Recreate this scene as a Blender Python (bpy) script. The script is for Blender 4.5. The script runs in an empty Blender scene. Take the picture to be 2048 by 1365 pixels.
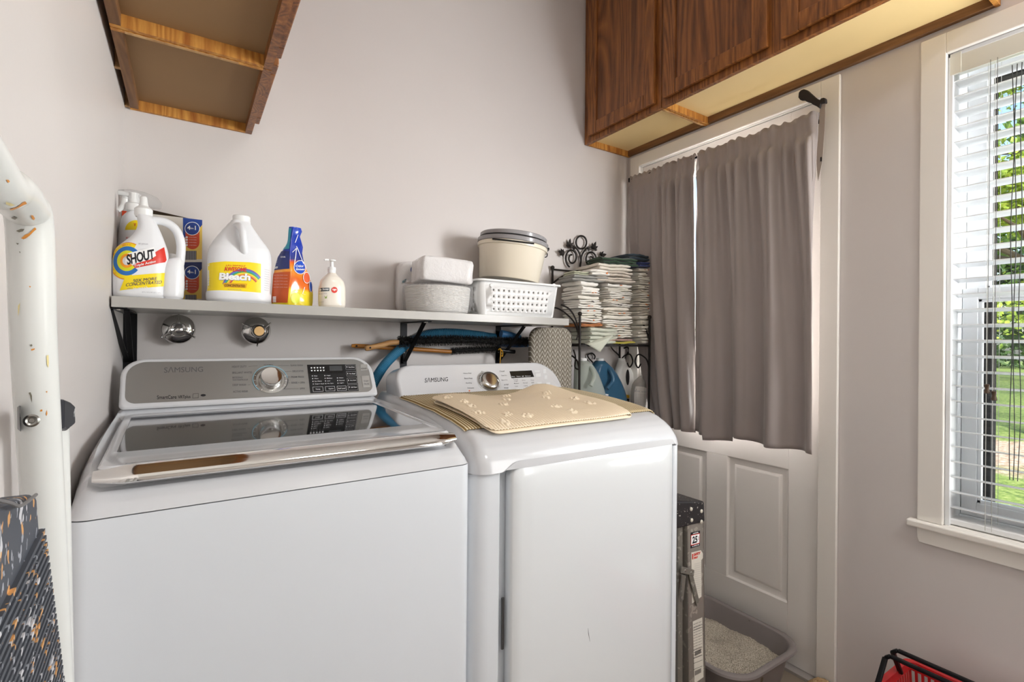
import bpy, bmesh, math, random
from mathutils import Vector, Matrix, noise
R = math.radians
PI = math.pi
scene = bpy.context.scene
C = scene.collection

# ------------------------------------------------------------------ camera
CAM = Vector((0.0, 0.0, 1.22))
YAW, PITCH, ROLL, FPX = R(32.95), 0.0, R(0.479), 1001.6
_f = Vector((math.sin(YAW) * math.cos(PITCH), math.cos(YAW) * math.cos(PITCH), math.sin(PITCH)))
_r0 = Vector((math.cos(YAW), -math.sin(YAW), 0.0))
_u0 = _r0.cross(_f)
_r = _r0 * math.cos(ROLL) + _u0 * math.sin(ROLL)
_u = _u0 * math.cos(ROLL) - _r0 * math.sin(ROLL)
cam_data = bpy.data.cameras.new('camera')
cam = bpy.data.objects.new('camera', cam_data)
C.objects.link(cam)
mw = Matrix.Identity(4)
for i in range(3):
    mw[i][0], mw[i][1], mw[i][2], mw[i][3] = _r[i], _u[i], -_f[i], CAM[i]
cam.matrix_world = mw
cam_data.sensor_width = 36.0
cam_data.lens = 36.0 * FPX / 2048.0
cam_data.clip_start = 0.02
cam_data.clip_end = 300
scene.camera = cam

# ------------------------------------------------------------------ exposure
vs = scene.view_settings
scene.display_settings.display_device = 'sRGB'
vs.view_transform = 'Standard'
vs.look = 'None'
vs.exposure = 0.05
vs.gamma = 1.0
vs.use_curve_mapping = False

# ------------------------------------------------------------------ sky, sun, added daylight lamps
world = bpy.data.worlds.new('world')
scene.world = world
world.use_nodes = True
wn = world.node_tree
wn.nodes.clear()
sky = wn.nodes.new('ShaderNodeTexSky')
sky.sky_type = 'NISHITA'
sky.sun_disc = False
sky.sun_elevation = R(48)
sky.sun_rotation = R(200)
sky.air_density = 1.0
sky.dust_density = 2.5
bg = wn.nodes.new('ShaderNodeBackground')
bg.inputs['Strength'].default_value = 0.42
wo = wn.nodes.new('ShaderNodeOutputWorld')
wn.links.new(sky.outputs[0], bg.inputs['Color'])
wn.links.new(bg.outputs[0], wo.inputs['Surface'])

def lamp(name, kind, loc, aim, energy, color=(1, 1, 1), **kw):
    d = bpy.data.lights.new(name, kind)
    d.energy = energy
    d.color = color
    for k, v in kw.items():
        setattr(d, k, v)
    o = bpy.data.objects.new(name, d)
    C.objects.link(o)
    o.location = loc
    dr = Vector(aim) - Vector(loc)
    o.rotation_euler = dr.to_track_quat('-Z', 'Y').to_euler()
    return o

# summer sun over the roof of the house, on the yard and the trees
lamp('sun', 'SUN', (-6, -5, 9), (4, 2, 0), 5.0, (1.0, 0.97, 0.92), angle=R(2))
# added yard lamp standing in for light thrown up by the sunlit gravel
lamp('yard_fill_lamp', 'AREA', (3.05, -1.15, 0.42), (1.75, 0.30, 1.62), 170, (1.0, 0.985, 0.97), shape='RECTANGLE', size=1.7, size_y=0.55)
# added area lamp behind the blind, standing in for the visible window's daylight
lamp('near_window_fill_lamp', 'AREA', (1.985, -0.12, 1.62), (0.45, 1.85, 2.2), 43, (0.98, 0.99, 1.0), shape='RECTANGLE', size=0.40, size_y=0.62)
# added lamp for daylight at the glazed door, mostly held back by the curtains
lamp('door_fill_lamp', 'AREA', (2.16, 1.26, 1.42), (1.0, 1.20, 1.42), 165, (0.96, 0.97, 1.0), shape='RECTANGLE', size=0.46, size_y=1.05)
# fill lamp in an added second window along the same wall, behind the camera
lamp('added_window_fill_lamp', 'AREA', (1.925, -1.16, 1.42), (0.0, 1.2, 1.5), 17, (1.0, 0.98, 0.96), shape='RECTANGLE', size=0.86, size_y=1.15)

# ------------------------------------------------------------------ helpers
def at(u, v, ax, val):
    """photo pixel (2048x1365) to the point where its ray meets the plane x|y|z = val"""
    d = _f + _r * ((u - 1024) / FPX) - _u * ((v - 682.5) / FPX)
    i = 'xyz'.index(ax)
    return CAM + d * ((val - CAM[i]) / d[i])

def lin(c):
    out = []
    for x in c[:3]:
        x = x / 255.0
        out.append(x / 12.92 if x <= 0.04045 else ((x + 0.055) / 1.055) ** 2.4)
    return (out[0], out[1], out[2], 1.0)

def mat(name, col=(200, 200, 200), rough=0.5, metal=0.0, spec=0.5, coat=0.0, trans=0.0, ior=1.45, emit=None, sss=0.0, alpha=None):
    m = bpy.data.materials.new(name)
    m.use_nodes = True
    b = m.node_tree.nodes['Principled BSDF']
    b.inputs['Base Color'].default_value = lin(col)
    b.inputs['Roughness'].default_value = rough
    b.inputs['Metallic'].default_value = metal
    b.inputs['Specular IOR Level'].default_value = spec
    b.inputs['IOR'].default_value = ior
    if coat:
        b.inputs['Coat Weight'].default_value = coat
        b.inputs['Coat Roughness'].default_value = 0.08
    if trans:
        b.inputs['Transmission Weight'].default_value = trans
    if emit:
        b.inputs['Emission Color'].default_value = lin(emit[0])
        b.inputs['Emission Strength'].default_value = emit[1]
    if alpha is not None:
        b.inputs['Alpha'].default_value = alpha
    return m

class NT:
    """tiny node helper"""
    def __init__(s, m):
        s.m = m; s.t = m.node_tree; s.b = s.t.nodes['Principled BSDF']
    def n(s, kind, **kw):
        q = s.t.nodes.new(kind)
        for k, v in kw.items():
            if k.startswith('i_'):
                q.inputs[k[2:].replace('_', ' ')].default_value = v
            else:
                setattr(q, k, v)
        return q
    def l(s, a, b):
        s.t.links.new(a, b)
    def coord(s, scale=(1, 1, 1), rot=(0, 0, 0), kind='Object'):
        tc = s.n('ShaderNodeTexCoord'); mp = s.n('ShaderNodeMapping')
        mp.inputs['Scale'].default_value = scale; mp.inputs['Rotation'].default_value = rot
        s.l(tc.outputs[kind], mp.inputs['Vector'])
        return mp.outputs[0]
    def noise(s, vec, scale=5, detail=4, rough=0.55, dist=0.0):
        q = s.n('ShaderNodeTexNoise'); q.inputs['Scale'].default_value = scale
        q.inputs['Detail'].default_value = detail; q.inputs['Roughness'].default_value = rough
        q.inputs['Distortion'].default_value = dist
        if vec: s.l(vec, q.inputs['Vector'])
        return q.outputs['Fac']
    def ramp(s, fac, stops, interp='LINEAR'):
        q = s.n('ShaderNodeValToRGB'); q.color_ramp.interpolation = interp
        e = q.color_ramp.elements
        while len(e) > 1: e.remove(e[-1])
        e[0].position = stops[0][0]; e[0].color = lin(stops[0][1])
        for p, c in stops[1:]:
            k = e.new(p); k.color = lin(c)
        s.l(fac, q.inputs['Fac'])
        return q.outputs['Color']
    def math(s, op, a, b=None, clamp=False):
        q = s.n('ShaderNodeMath', operation=op); q.use_clamp = clamp
        for i, x in enumerate((a, b)):
            if x is None: continue
            if isinstance(x, (int, float)): q.inputs[i].default_value = x
            else: s.l(x, q.inputs[i])
        return q.outputs[0]
    def mix(s, fac, a, b):
        q = s.n('ShaderNodeMix', data_type='RGBA')
        if isinstance(fac, (int, float)): q.inputs[0].default_value = fac
        else: s.l(fac, q.inputs[0])
        for i, x in ((6, a), (7, b)):
            if isinstance(x, tuple): q.inputs[i].default_value = lin(x)
            else: s.l(x, q.inputs[i])
        return q.outputs[2]
    def sep(s, vec):
        q = s.n('ShaderNodeSeparateXYZ'); s.l(vec, q.inputs[0]); return q.outputs
    def bump(s, h, strength=0.3, dist=0.01):
        q = s.n('ShaderNodeBump'); q.inputs['Strength'].default_value = strength; q.inputs['Distance'].default_value = dist
        s.l(h, q.inputs['Height']); s.l(q.outputs[0], s.b.inputs['Normal'])
    def col(s, c): s.l(c, s.b.inputs['Base Color'])

def spotted(name, base, spots, rough=0.5, scale=60, stretch=(1, 1, 1), bumps=0.0, metal=0.0, thresh=0.62, coat=0.0):
    """a base colour with worn or spattered patches: spots = list of colours"""
    m = mat(name, base, rough, metal, coat=coat); t = NT(m)
    c = base; cur = None
    for i, sc in enumerate(spots):
        v = t.coord(stretch, (0.3 * i, 0.5 * i, 0.2 * i))
        f = t.noise(v, scale * (1 + 0.35 * i), 2, 0.5)
        k = t.math('MULTIPLY', t.math('SUBTRACT', f, thresh), 60, clamp=True)
        cur = t.mix(k, base if cur is None else cur, sc)
    t.col(cur)
    if bumps:
        t.bump(t.noise(t.coord(), scale * 2, 3), bumps, 0.002)
    return m

def wood(name, light, dark, grain='z', scale=9.0, rough=0.45, streak=0.5, coat=0.0):
    m = mat(name, light, rough, coat=coat); t = NT(m)
    sc = {'x': (0.09, 1, 1), 'y': (1, 0.09, 1), 'z': (1, 1, 0.09)}[grain]
    v = t.coord(sc)
    a = t.noise(v, scale * 3, 6, 0.65, 1.2)
    b = t.noise(v, scale * 14, 3, 0.7)
    g_ = t.math('SUBTRACT', 0.5, t.math('ABSOLUTE', t.math('SUBTRACT', t.math('FRACT', t.math('MULTIPLY', t.noise(v, scale * 0.9, 2, 0.4, 0.6), 16.0)), 0.5)))
    f = t.math('ADD', t.math('ADD', t.math('MULTIPLY', a, 0.62 - streak * 0.3), t.math('MULTIPLY', b, streak * 0.5)), t.math('MULTIPLY', g_, 0.36))
    t.col(t.ramp(f, [(0.30, dark), (0.48, tuple(int((x * 0.45 + y * 0.55)) for x, y in zip(dark, light))), (0.66, light)]))
    t.bump(b, 0.12, 0.002)
    return m

class M:
    """collects shapes (world coordinates) and links them as ONE mesh object"""
    def __init__(s):
        s.v = []; s.f = []; s.mi = []; s.k = 0
    def add(s, verts, faces, k=None):
        o = len(s.v); s.v += [tuple(p) for p in verts]
        for fc in faces:
            s.f.append(tuple(o + i for i in fc)); s.mi.append(s.k if k is None else k)
        return s
    def box(s, x0, y0, z0, x1, y1, z1, k=None):
        x0, x1 = min(x0, x1), max(x0, x1); y0, y1 = min(y0, y1), max(y0, y1); z0, z1 = min(z0, z1), max(z0, z1)
        v = [(x0, y0, z0), (x1, y0, z0), (x1, y1, z0), (x0, y1, z0), (x0, y0, z1), (x1, y0, z1), (x1, y1, z1), (x0, y1, z1)]
        return s.add(v, [(0, 3, 2, 1), (4, 5, 6, 7), (0, 1, 5, 4), (1, 2, 6, 5), (2, 3, 7, 6), (3, 0, 4, 7)], k)
    def hexa(s, v, k=None):
        return s.add(v, [(0, 3, 2, 1), (4, 5, 6, 7), (0, 1, 5, 4), (1, 2, 6, 5), (2, 3, 7, 6), (3, 0, 4, 7)], k)
    def bar(s, p, q, w, h, up=(0, 0, 1), k=None):
        p, q = Vector(p), Vector(q); d = (q - p).normalized(); up = Vector(up)
        if abs(d.dot(up)) > 0.98: up = Vector((0, 1, 0)) if abs(d.y) < 0.9 else Vector((1, 0, 0))
        a = d.cross(up).normalized() * (w / 2); b = a.cross(d).normalized() * (h / 2)
        v = [p - a - b, p + a - b, p + a + b, p - a + b, q - a - b, q + a - b, q + a + b, q - a + b]
        return s.hexa(v, k)
    def loft(s, rings, cap=True, closed=False, k=None):
        n = len(rings[0]); vs_ = [p for r in rings for p in r]; fs = []
        m = len(rings)
        for i in range(m if closed else m - 1):
            a = i * n; b = ((i + 1) % m) * n
            for j in range(n):
                fs.append((a + j, a + (j + 1) % n, b + (j + 1) % n, b + j))
        if cap and not closed:
            fs.append(tuple(reversed(range(n)))); fs.append(tuple((m - 1) * n + j for j in range(n)))
        return s.add(vs_, fs, k)
    def tube(s, pts, r, n=10, closed=False, cap=True, k=None, flat=1.0):
        pts = [Vector(p) for p in pts]; m = len(pts)
        rs = r if isinstance(r, (list, tuple)) else [r] * m
        rings = []; nrm = None
        for i, p in enumerate(pts):
            if closed: t = pts[(i + 1) % m] - pts[i - 1]
            else: t = pts[min(i + 1, m - 1)] - pts[max(i - 1, 0)]
            t.normalize()
            if nrm is None:
                nrm = t.cross(Vector((0, 0, 1)))
                if nrm.length < 0.1: nrm = t.cross(Vector((0, 1, 0)))
            nrm = (nrm - t * nrm.dot(t)).normalized()
            bn = t.cross(nrm)
            rings.append([p + nrm * (rs[i] * math.cos(2 * PI * j / n)) + bn * (rs[i] * flat * math.sin(2 * PI * j / n)) for j in range(n)])
        return s.loft(rings, cap, closed, k)
    def lathe(s, prof, c, n=32, axis=(0, 0, 1), sx=1.0, sy=1.0, cap=True, k=None, xdir=None):
        c = Vector(c); ax = Vector(axis).normalized()
        e1 = Vector(xdir).normalized() if xdir else (Vector((1, 0, 0)) if abs(ax.x) < 0.9 else Vector((0, 1, 0)))
        e1 = (e1 - ax * e1.dot(ax)).normalized(); e2 = ax.cross(e1)
        rings = [[c + ax * z + e1 * (r * sx * math.cos(2 * PI * j / n)) + e2 * (r * sy * math.sin(2 * PI * j / n)) for j in range(n)] for r, z in prof]
        return s.loft(rings, cap, False, k)
    def grid(s, nu, nv, f, k=None, closed_u=False):
        v = [f(i / (nu if closed_u else nu - 1), j / (nv - 1)) for j in range(nv) for i in range(nu)]
        fs = []
        for j in range(nv - 1):
            for i in range(nu if closed_u else nu - 1):
                i2 = (i + 1) % nu
                fs.append((j * nu + i, j * nu + i2, (j + 1) * nu + i2, (j + 1) * nu + i))
        return s.add(v, fs, k)
    def prism(s, outline, d, k=None):
        """outline: coplanar 3D points, d: extrusion vector"""
        n = len(outline); o = [Vector(p) for p in outline]; d = Vector(d)
        fs = [tuple(reversed(range(n))), tuple(n + i for i in range(n))]
        fs += [(i, (i + 1) % n, n + (i + 1) % n, n + i) for i in range(n)]
        return s.add(o + [p + d for p in o], fs, k)
    def ball(s, c, r, n=12, sc=(1, 1, 1), k=None):
        c = Vector(c); rings = []
        for i in range(1, n):
            a = PI * i / n
            rings.append([c + Vector((r * sc[0] * math.sin(a) * math.cos(2 * PI * j / n), r * sc[1] * math.sin(a) * math.sin(2 * PI * j / n), -r * sc[2] * math.cos(a))) for j in range(n)])
        return s.loft(rings, True, False, k)
    def build(s, name, mats, parent=None, smooth=40, bevel=0.0, bseg=2, solid=0.0, subsurf=0, label=None, kind=None, fixn=True, weld=False):
        me = bpy.data.meshes.new(name)
        inv = Matrix.Identity(4)
        top = parent
        while top is not None and top.parent is not None: top = top.parent
        if top is not None: inv = Matrix.LocRotScale(top.location, top.rotation_euler, None).inverted()
        me.from_pydata([inv @ Vector(p) for p in s.v], [], s.f)
        if not isinstance(mats, (list, tuple)): mats = [mats]
        for m_ in mats: me.materials.append(m_)
        for p, mi in zip(me.polygons, s.mi): p.material_index = mi
        me.validate()
        if fixn:
            bm = bmesh.new(); bm.from_mesh(me)
            if weld: bmesh.ops.remove_doubles(bm, verts=bm.verts, dist=1e-6)
            bmesh.ops.recalc_face_normals(bm, faces=bm.faces)
            bm.to_mesh(me); bm.free()
        if smooth:
            me.shade_smooth(); me.set_sharp_from_angle(angle=R(smooth))
        o = bpy.data.objects.new(name, me); C.objects.link(o)
        if parent is not None: o.parent = parent
        if solid:
            q = o.modifiers.new('solid', 'SOLIDIFY'); q.thickness = solid; q.offset = 0
        if bevel:
            q = o.modifiers.new('bevel', 'BEVEL'); q.width = bevel; q.segments = bseg; q.limit_method = 'ANGLE'; q.angle_limit = R(35)
        if subsurf:
            q = o.modifiers.new('sub', 'SUBSURF'); q.levels = subsurf; q.render_levels = subsurf
        if label: o['label'] = label
        if kind: o['kind'] = kind
        return o

def thing(name, label, cat, loc, rotz=0.0, group=None):
    o = bpy.data.objects.new(name, None); C.objects.link(o)
    o.empty_display_size = 0.05
    o.location = Vector(loc); o.rotation_euler = (0, 0, rotz)
    o['label'] = label; o['category'] = cat
    if group: o['group'] = group
    return o

def tag(o, label, cat, group=None):
    o['label'] = label; o['category'] = cat
    if group: o['group'] = group
    return o

def setting(o):
    o['kind'] = 'structure'; return o

def rrect(x0, x1, y0, y1, r, n=6):
    """rounded rectangle outline, r one radius or four (x1y1, x0y1, x0y0, x1y0)"""
    rr = r if isinstance(r, (list, tuple)) else [r] * 4
    out = []
    for (cx, cy, sx, sy, a0), q in zip(((x1, y1, -1, -1, 0), (x0, y1, 1, -1, 90), (x0, y0, 1, 1, 180), (x1, y0, -1, 1, 270)), rr):
        for i in range(n + 1):
            a = R(a0 + 90 * i / n)
            out.append((cx + sx * q + q * math.cos(a), cy + sy * q + q * math.sin(a)))
    return out

def lerp(a, b, t): return a + (b - a) * t

def smoothpath(pts, m=8, closed=False):
    pts = [Vector(p) for p in pts]; out = []; n = len(pts)
    rng = n if closed else n - 1
    for i in range(rng):
        if closed: p0, p1, p2, p3 = pts[i - 1], pts[i], pts[(i + 1) % n], pts[(i + 2) % n]
        else: p0, p1, p2, p3 = pts[max(i - 1, 0)], pts[i], pts[i + 1], pts[min(i + 2, n - 1)]
        for j in range(m):
            t = j / m
            out.append(0.5 * ((2 * p1) + (p2 - p0) * t + (2 * p0 - 5 * p1 + 4 * p2 - p3) * t * t + (3 * p1 - p0 - 3 * p2 + p3) * t ** 3))
    if not closed: out.append(pts[-1])
    return out

def text_verts(s, bold=0.0, shear=0.0, spacing=1.0):
    cu = bpy.data.curves.new('t', 'FONT'); cu.body = s; cu.size = 1.0; cu.offset = bold; cu.shear = shear
    cu.space_character = spacing; cu.resolution_u = 3; cu.fill_mode = 'BOTH'
    o = bpy.data.objects.new('t', cu); C.objects.link(o)
    bpy.context.view_layer.update()
    dg = bpy.context.evaluated_depsgraph_get()
    me = bpy.data.meshes.new_from_object(o.evaluated_get(dg))
    v = [(p.co.x, p.co.y) for p in me.vertices]; f = [tuple(p.vertices) for p in me.polygons]
    bpy.data.objects.remove(o); bpy.data.curves.remove(cu); bpy.data.meshes.remove(me)
    if not v: return [], []
    x0 = min(p[0] for p in v); x1 = max(p[0] for p in v); y0 = min(p[1] for p in v); y1 = max(p[1] for p in v)
    return [((p[0] - x0) / (x1 - x0), (p[1] - y0) / max(y1 - y0, 1e-6)) for p in v], f

def text_into(m, s, f, bold=0.0, shear=0.0, spacing=1.0, k=None):
    """text s mapped by f(s, t) -> 3D, s and t in 0..1 over its bounding box"""
    v, fs = text_verts(s, bold, shear, spacing)
    m.add([f(a, b) for a, b in v], fs, k)
    return m

def quad(A, B, D):
    """affine frame: A = lower left, B = lower right, D = upper left"""
    A, B, D = Vector(A), Vector(B), Vector(D)
    return lambda s, t: A + (B - A) * s + (D - A) * t

def cut_poly(poly, step=0.004):
    """2D polygon -> (verts, faces) cut into strips of 'step' along x and y"""
    bm = bmesh.new()
    vs_ = [bm.verts.new((x, y, 0)) for x, y in poly]
    bm.faces.new(vs_)
    bmesh.ops.triangulate(bm, faces=bm.faces)
    xs = [p[0] for p in poly]; ys = [p[1] for p in poly]
    x = min(xs) + step
    while x < max(xs):
        bmesh.ops.bisect_plane(bm, geom=bm.verts[:] + bm.edges[:] + bm.faces[:], plane_co=(x, 0, 0), plane_no=(1, 0, 0)); x += step
    y = min(ys) + step * 2
    while y < max(ys):
        bmesh.ops.bisect_plane(bm, geom=bm.verts[:] + bm.edges[:] + bm.faces[:], plane_co=(0, y, 0), plane_no=(0, 1, 0)); y += step * 2
    bm.verts.index_update()
    v = [(p.co.x, p.co.y) for p in bm.verts]; f = [tuple(q.index for q in fc.verts) for fc in bm.faces]
    bm.free()
    return v, f

class Bottle:
    """body lofted from photo-measured silhouette rows: rows = (v, u_left, u_right, depth) on the plane y = yc"""
    def __init__(s, rows, yc, p=2.6, n=40, sub=4):
        pts = []
        for v, ul, ur, d in rows:
            a = at(ul, v, 'y', yc); b = at(ur, v, 'y', yc)
            pts.append((0.5 * (a.z + b.z), a.x, b.x, d))
        pts.sort()
        s.rows = []
        for i in range(len(pts) - 1):
            p0, p1, p2, p3 = pts[max(i - 1, 0)], pts[i], pts[i + 1], pts[min(i + 2, len(pts) - 1)]
            for j in range(sub):
                t = j / sub
                row = [lerp(p1[0], p2[0], t)]
                for q in (1, 2, 3):
                    m1 = (p2[q] - p0[q]) * 0.5; m2 = (p3[q] - p1[q]) * 0.5
                    h = (2 * t ** 3 - 3 * t * t + 1) * p1[q] + (t ** 3 - 2 * t * t + t) * m1 + (-2 * t ** 3 + 3 * t * t) * p2[q] + (t ** 3 - t * t) * m2
                    row.append(h)
                s.rows.append(row)
        s.rows.append(list(pts[-1]))
        s.yc = yc; s.p = p; s.n = n
    def into(s, m, zmin=None, zmax=None, shrink=0.0, k=None):
        rings = []
        for z, xl, xr, d in s.rows:
            if zmin is not None and z < zmin - 1e-6: continue
            if zmax is not None and z > zmax + 1e-6: continue
            cx = (xl + xr) / 2; a = (xr - xl) / 2 - shrink; b = d / 2 - shrink; ring = []
            for j in range(s.n):
                t = 2 * PI * j / s.n; c_, s_ = math.cos(t), math.sin(t)
                ring.append((cx + a * math.copysign(abs(c_) ** (2 / s.p), c_), s.yc + b * math.copysign(abs(s_) ** (2 / s.p), s_), z))
            rings.append(ring)
        m.loft(rings, True, False, k)
        return m
    def front(s, x, z, eps=0.0006):
        rows = s.rows
        if z <= rows[0][0]: r = rows[0]
        elif z >= rows[-1][0]: r = rows[-1]
        else:
            for i in range(len(rows) - 1):
                if rows[i][0] <= z <= rows[i + 1][0]:
                    t = (z - rows[i][0]) / (rows[i + 1][0] - rows[i][0]); r = [lerp(a, b, t) for a, b in zip(rows[i], rows[i + 1])]; break
        cx = (r[1] + r[2]) / 2; a = (r[2] - r[1]) / 2; q = min(abs((x - cx) / a), 0.985)
        return Vector((max(min(x, cx + a * 0.985), cx - a * 0.985), s.yc - (r[3] / 2) * (1 - q ** s.p) ** (1 / s.p) - eps, z))
    def px(s, u, v):
        d = s.rows[len(s.rows) // 3][3]
        a = at(u, v, 'y', s.yc - d / 2 * 0.92); return (a.x, a.z)
    def decal(s, poly, eps=0.0006, step=0.004, m=None, k=None):
        pts = [s.px(u, v) for u, v in poly]
        v, f = cut_poly(pts, step)
        m = m or M()
        m.add([s.front(x, z, eps) for x, z in v], f, k)
        return m
    def text(s, m, txt, bl, br, tl, eps=0.0014, bold=0.0, shear=0.0, spacing=1.0, k=None):
        A, B, D = Vector(s.px(*bl)), Vector(s.px(*br)), Vector(s.px(*tl))
        def f(a, b):
            p = A + (B - A) * a + (D - A) * b
            return s.front(p.x, p.y, eps)
        return text_into(m, txt, f, bold, shear, spacing, k)

def ell(cu, cv, ru, rv, n=28, a0=0, a1=360):
    return [(cu + ru * math.cos(R(a0 + (a1 - a0) * i / n)), cv + rv * math.sin(R(a0 + (a1 - a0) * i / n))) for i in range(n if a1 - a0 == 360 else n + 1)]

def holed(m, nu, nv, f, rad=0.32, k=None, margin=0.0, skip=None):
    """sheet of nu x nv cells mapped by f(s,t); each cell has an octagonal hole of radius rad (in cells)"""
    for i in range(nu):
        for j in range(nv):
            cs = [(-.5, -.5), (0, -.5), (.5, -.5), (.5, 0), (.5, .5), (0, .5), (-.5, .5), (-.5, 0)]
            if skip and skip(i, j):
                m.add([f((i + .5 + a) / nu, (j + .5 + b) / nv) for a, b in (cs[0], cs[2], cs[4], cs[6])], [(0, 1, 2, 3)], k); continue
            hs = [(rad * math.cos(R(225 + 45 * q)), rad * math.sin(R(225 + 45 * q))) for q in range(8)]
            vv = [f((i + .5 + a) / nu, (j + .5 + b) / nv) for a, b in cs + hs]
            m.add(vv, [(q, (q + 1) % 8, 8 + (q + 1) % 8, 8 + q) for q in range(8)], k)
    return m

def nz(x, y, z=0.0, s=1.0):
    return noise.noise(Vector((x * s, y * s, z * s)))
# ------------------------------------------------------------------ materials
def painted(name, col, rough=0.5, bumps=0.08, scale=160, var=4):
    m = mat(name, col, rough); t = NT(m)
    v = t.coord()
    c2 = tuple(max(0, x - var) for x in col)
    t.col(t.mix(t.noise(v, 3, 3), col, c2))
    t.bump(t.noise(v, scale, 2), bumps, 0.002)
    return m
m_wall = painted('wall_paint', (217, 211, 208), 0.42, 0.06, 120)
m_ceil = painted('ceiling_paint', (232, 230, 226), 0.6)
m_trim = painted('trim_paint', (240, 236, 229), 0.35, 0.05, 90, 3)
m_door = painted('door_paint', (240, 236, 231), 0.38, 0.05, 90, 4)
m_vinyl = mat('white_vinyl', (232, 234, 236), 0.3)
m_blind = mat('blind_slat', (238, 240, 241), 0.28)
m_white = mat('white_enamel', (207, 208, 211), 0.16, coat=0.5)
m_whiteplastic = mat('white_plastic', (236, 236, 235), 0.3)
m_chrome = mat('chrome', (220, 218, 216), 0.06, 1.0)
m_black = mat('black_plastic', (26, 26, 29), 0.35)
m_blackmetal = mat('black_metal', (20, 20, 23), 0.38, 0.6)
m_iron = mat('wrought_iron', (46, 42, 40), 0.5, 0.7)
m_dark = mat('gap_shade', (30, 29, 30), 0.8)  # dark colour painted for the shade inside holes, slots and grooves
m_ink = mat('grey_ink', (92, 92, 96), 0.5)
m_blackink = mat('black_ink', (32, 32, 38), 0.5)
m_whiteink = mat('white_ink', (228, 228, 230), 0.5)
m_screw = mat('screw_metal', (190, 188, 182), 0.3, 1.0)
m_wood_cab = wood('stained_oak', (176, 112, 54), (88, 48, 20), 'z', 10, 0.42, 0.6, 0.15)
m_wood_cab_h = wood('stained_oak_level', (176, 112, 54), (88, 48, 20), 'y', 10, 0.42, 0.6, 0.15)
m_ply_raw = wood('raw_oak_strip', (226, 170, 84), (156, 92, 34), 'z', 9, 0.6, 0.5)
m_under = painted('bare_maple_underside', (250, 222, 162), 0.5, 0.05, 60, 14)
m_hardboard = painted('hardboard', (150, 118, 82), 0.7, 0.05, 200, 10)
m_raw = wood('raw_rail', (214, 176, 122), (166, 124, 78), 'y', 8, 0.6, 0.4)
m_rail = wood('rear_rail', (146, 106, 66), (104, 70, 42), 'y', 8, 0.6, 0.4)

def glass_mat():
    m = bpy.data.materials.new('window_glass'); m.use_nodes = True; t = m.node_tree; t.nodes.clear()
    o = t.nodes.new('ShaderNodeOutputMaterial'); mx = t.nodes.new('ShaderNodeMixShader'); tr = t.nodes.new('ShaderNodeBsdfTransparent')
    gl = t.nodes.new('ShaderNodeBsdfGlossy'); gl.inputs['Roughness'].default_value = 0.01; fr = t.nodes.new('ShaderNodeFresnel'); fr.inputs['IOR'].default_value = 1.35
    tr.inputs['Color'].default_value = (0.96, 0.98, 0.97, 1)
    t.links.new(fr.outputs[0], mx.inputs[0]); t.links.new(tr.outputs[0], mx.inputs[1]); t.links.new(gl.outputs[0], mx.inputs[2]); t.links.new(mx.outputs[0], o.inputs['Surface'])
    return m
m_glass = glass_mat()

# ------------------------------------------------------------------ room shell
XL, XR, YB, YF, ZC = -0.158, 1.908, 1.85, -2.2, 2.98
T = 0.12
def wallbox(name, *b, m=m_wall):
    return setting(M().box(*b).build(name, m, smooth=0))
m_floor = spotted('vinyl_floor', (150, 136, 120), [(128, 112, 96)], 0.45, 3)
wallbox('floor', XL - T, YF - T, -0.1, XR + 0.2, YB + T, 0.0, m=m_floor)
wallbox('ceiling', XL - T, YF - T, ZC, XR + 0.2, YB + T, ZC + 0.1, m=m_ceil)
wallbox('wall_left', XL - T, YF - T, 0.0, XL, YB + T, ZC)
wallbox('wall_back', XL, YB, 0.0, XR + 0.2, YB + T, ZC)
wallbox('wall_front', XL, YF - T, 0.0, XR + 0.2, YF, ZC)
# right wall with door opening and two window openings, the second one added for fill light
W1 = (-0.36, 0.553, 0.68, 2.09)      # y0 y1 z0 z1
W2 = (-1.62, -0.70, 0.80, 2.05)
D1 = (0.905, 1.765, 0.0, 2.103)
XO = XR + 0.17
mw_ = M()
def wseg(y0, y1, z0, z1): mw_.box(XR, y0, z0, XO, y1, z1)
wseg(YF, W2[0], 0, ZC); wseg(W2[0], W2[1], 0, W2[2]); wseg(W2[0], W2[1], W2[3], ZC)
wseg(W2[1], W1[0], 0, ZC); wseg(W1[0], W1[1], 0, W1[2]); wseg(W1[0], W1[1], W1[3], ZC)
wseg(W1[1], D1[0], 0, ZC); wseg(D1[0], D1[1], D1[3], ZC); wseg(D1[1], YB, 0, ZC)
setting(mw_.build('wall_right', m_wall, smooth=0))

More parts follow.
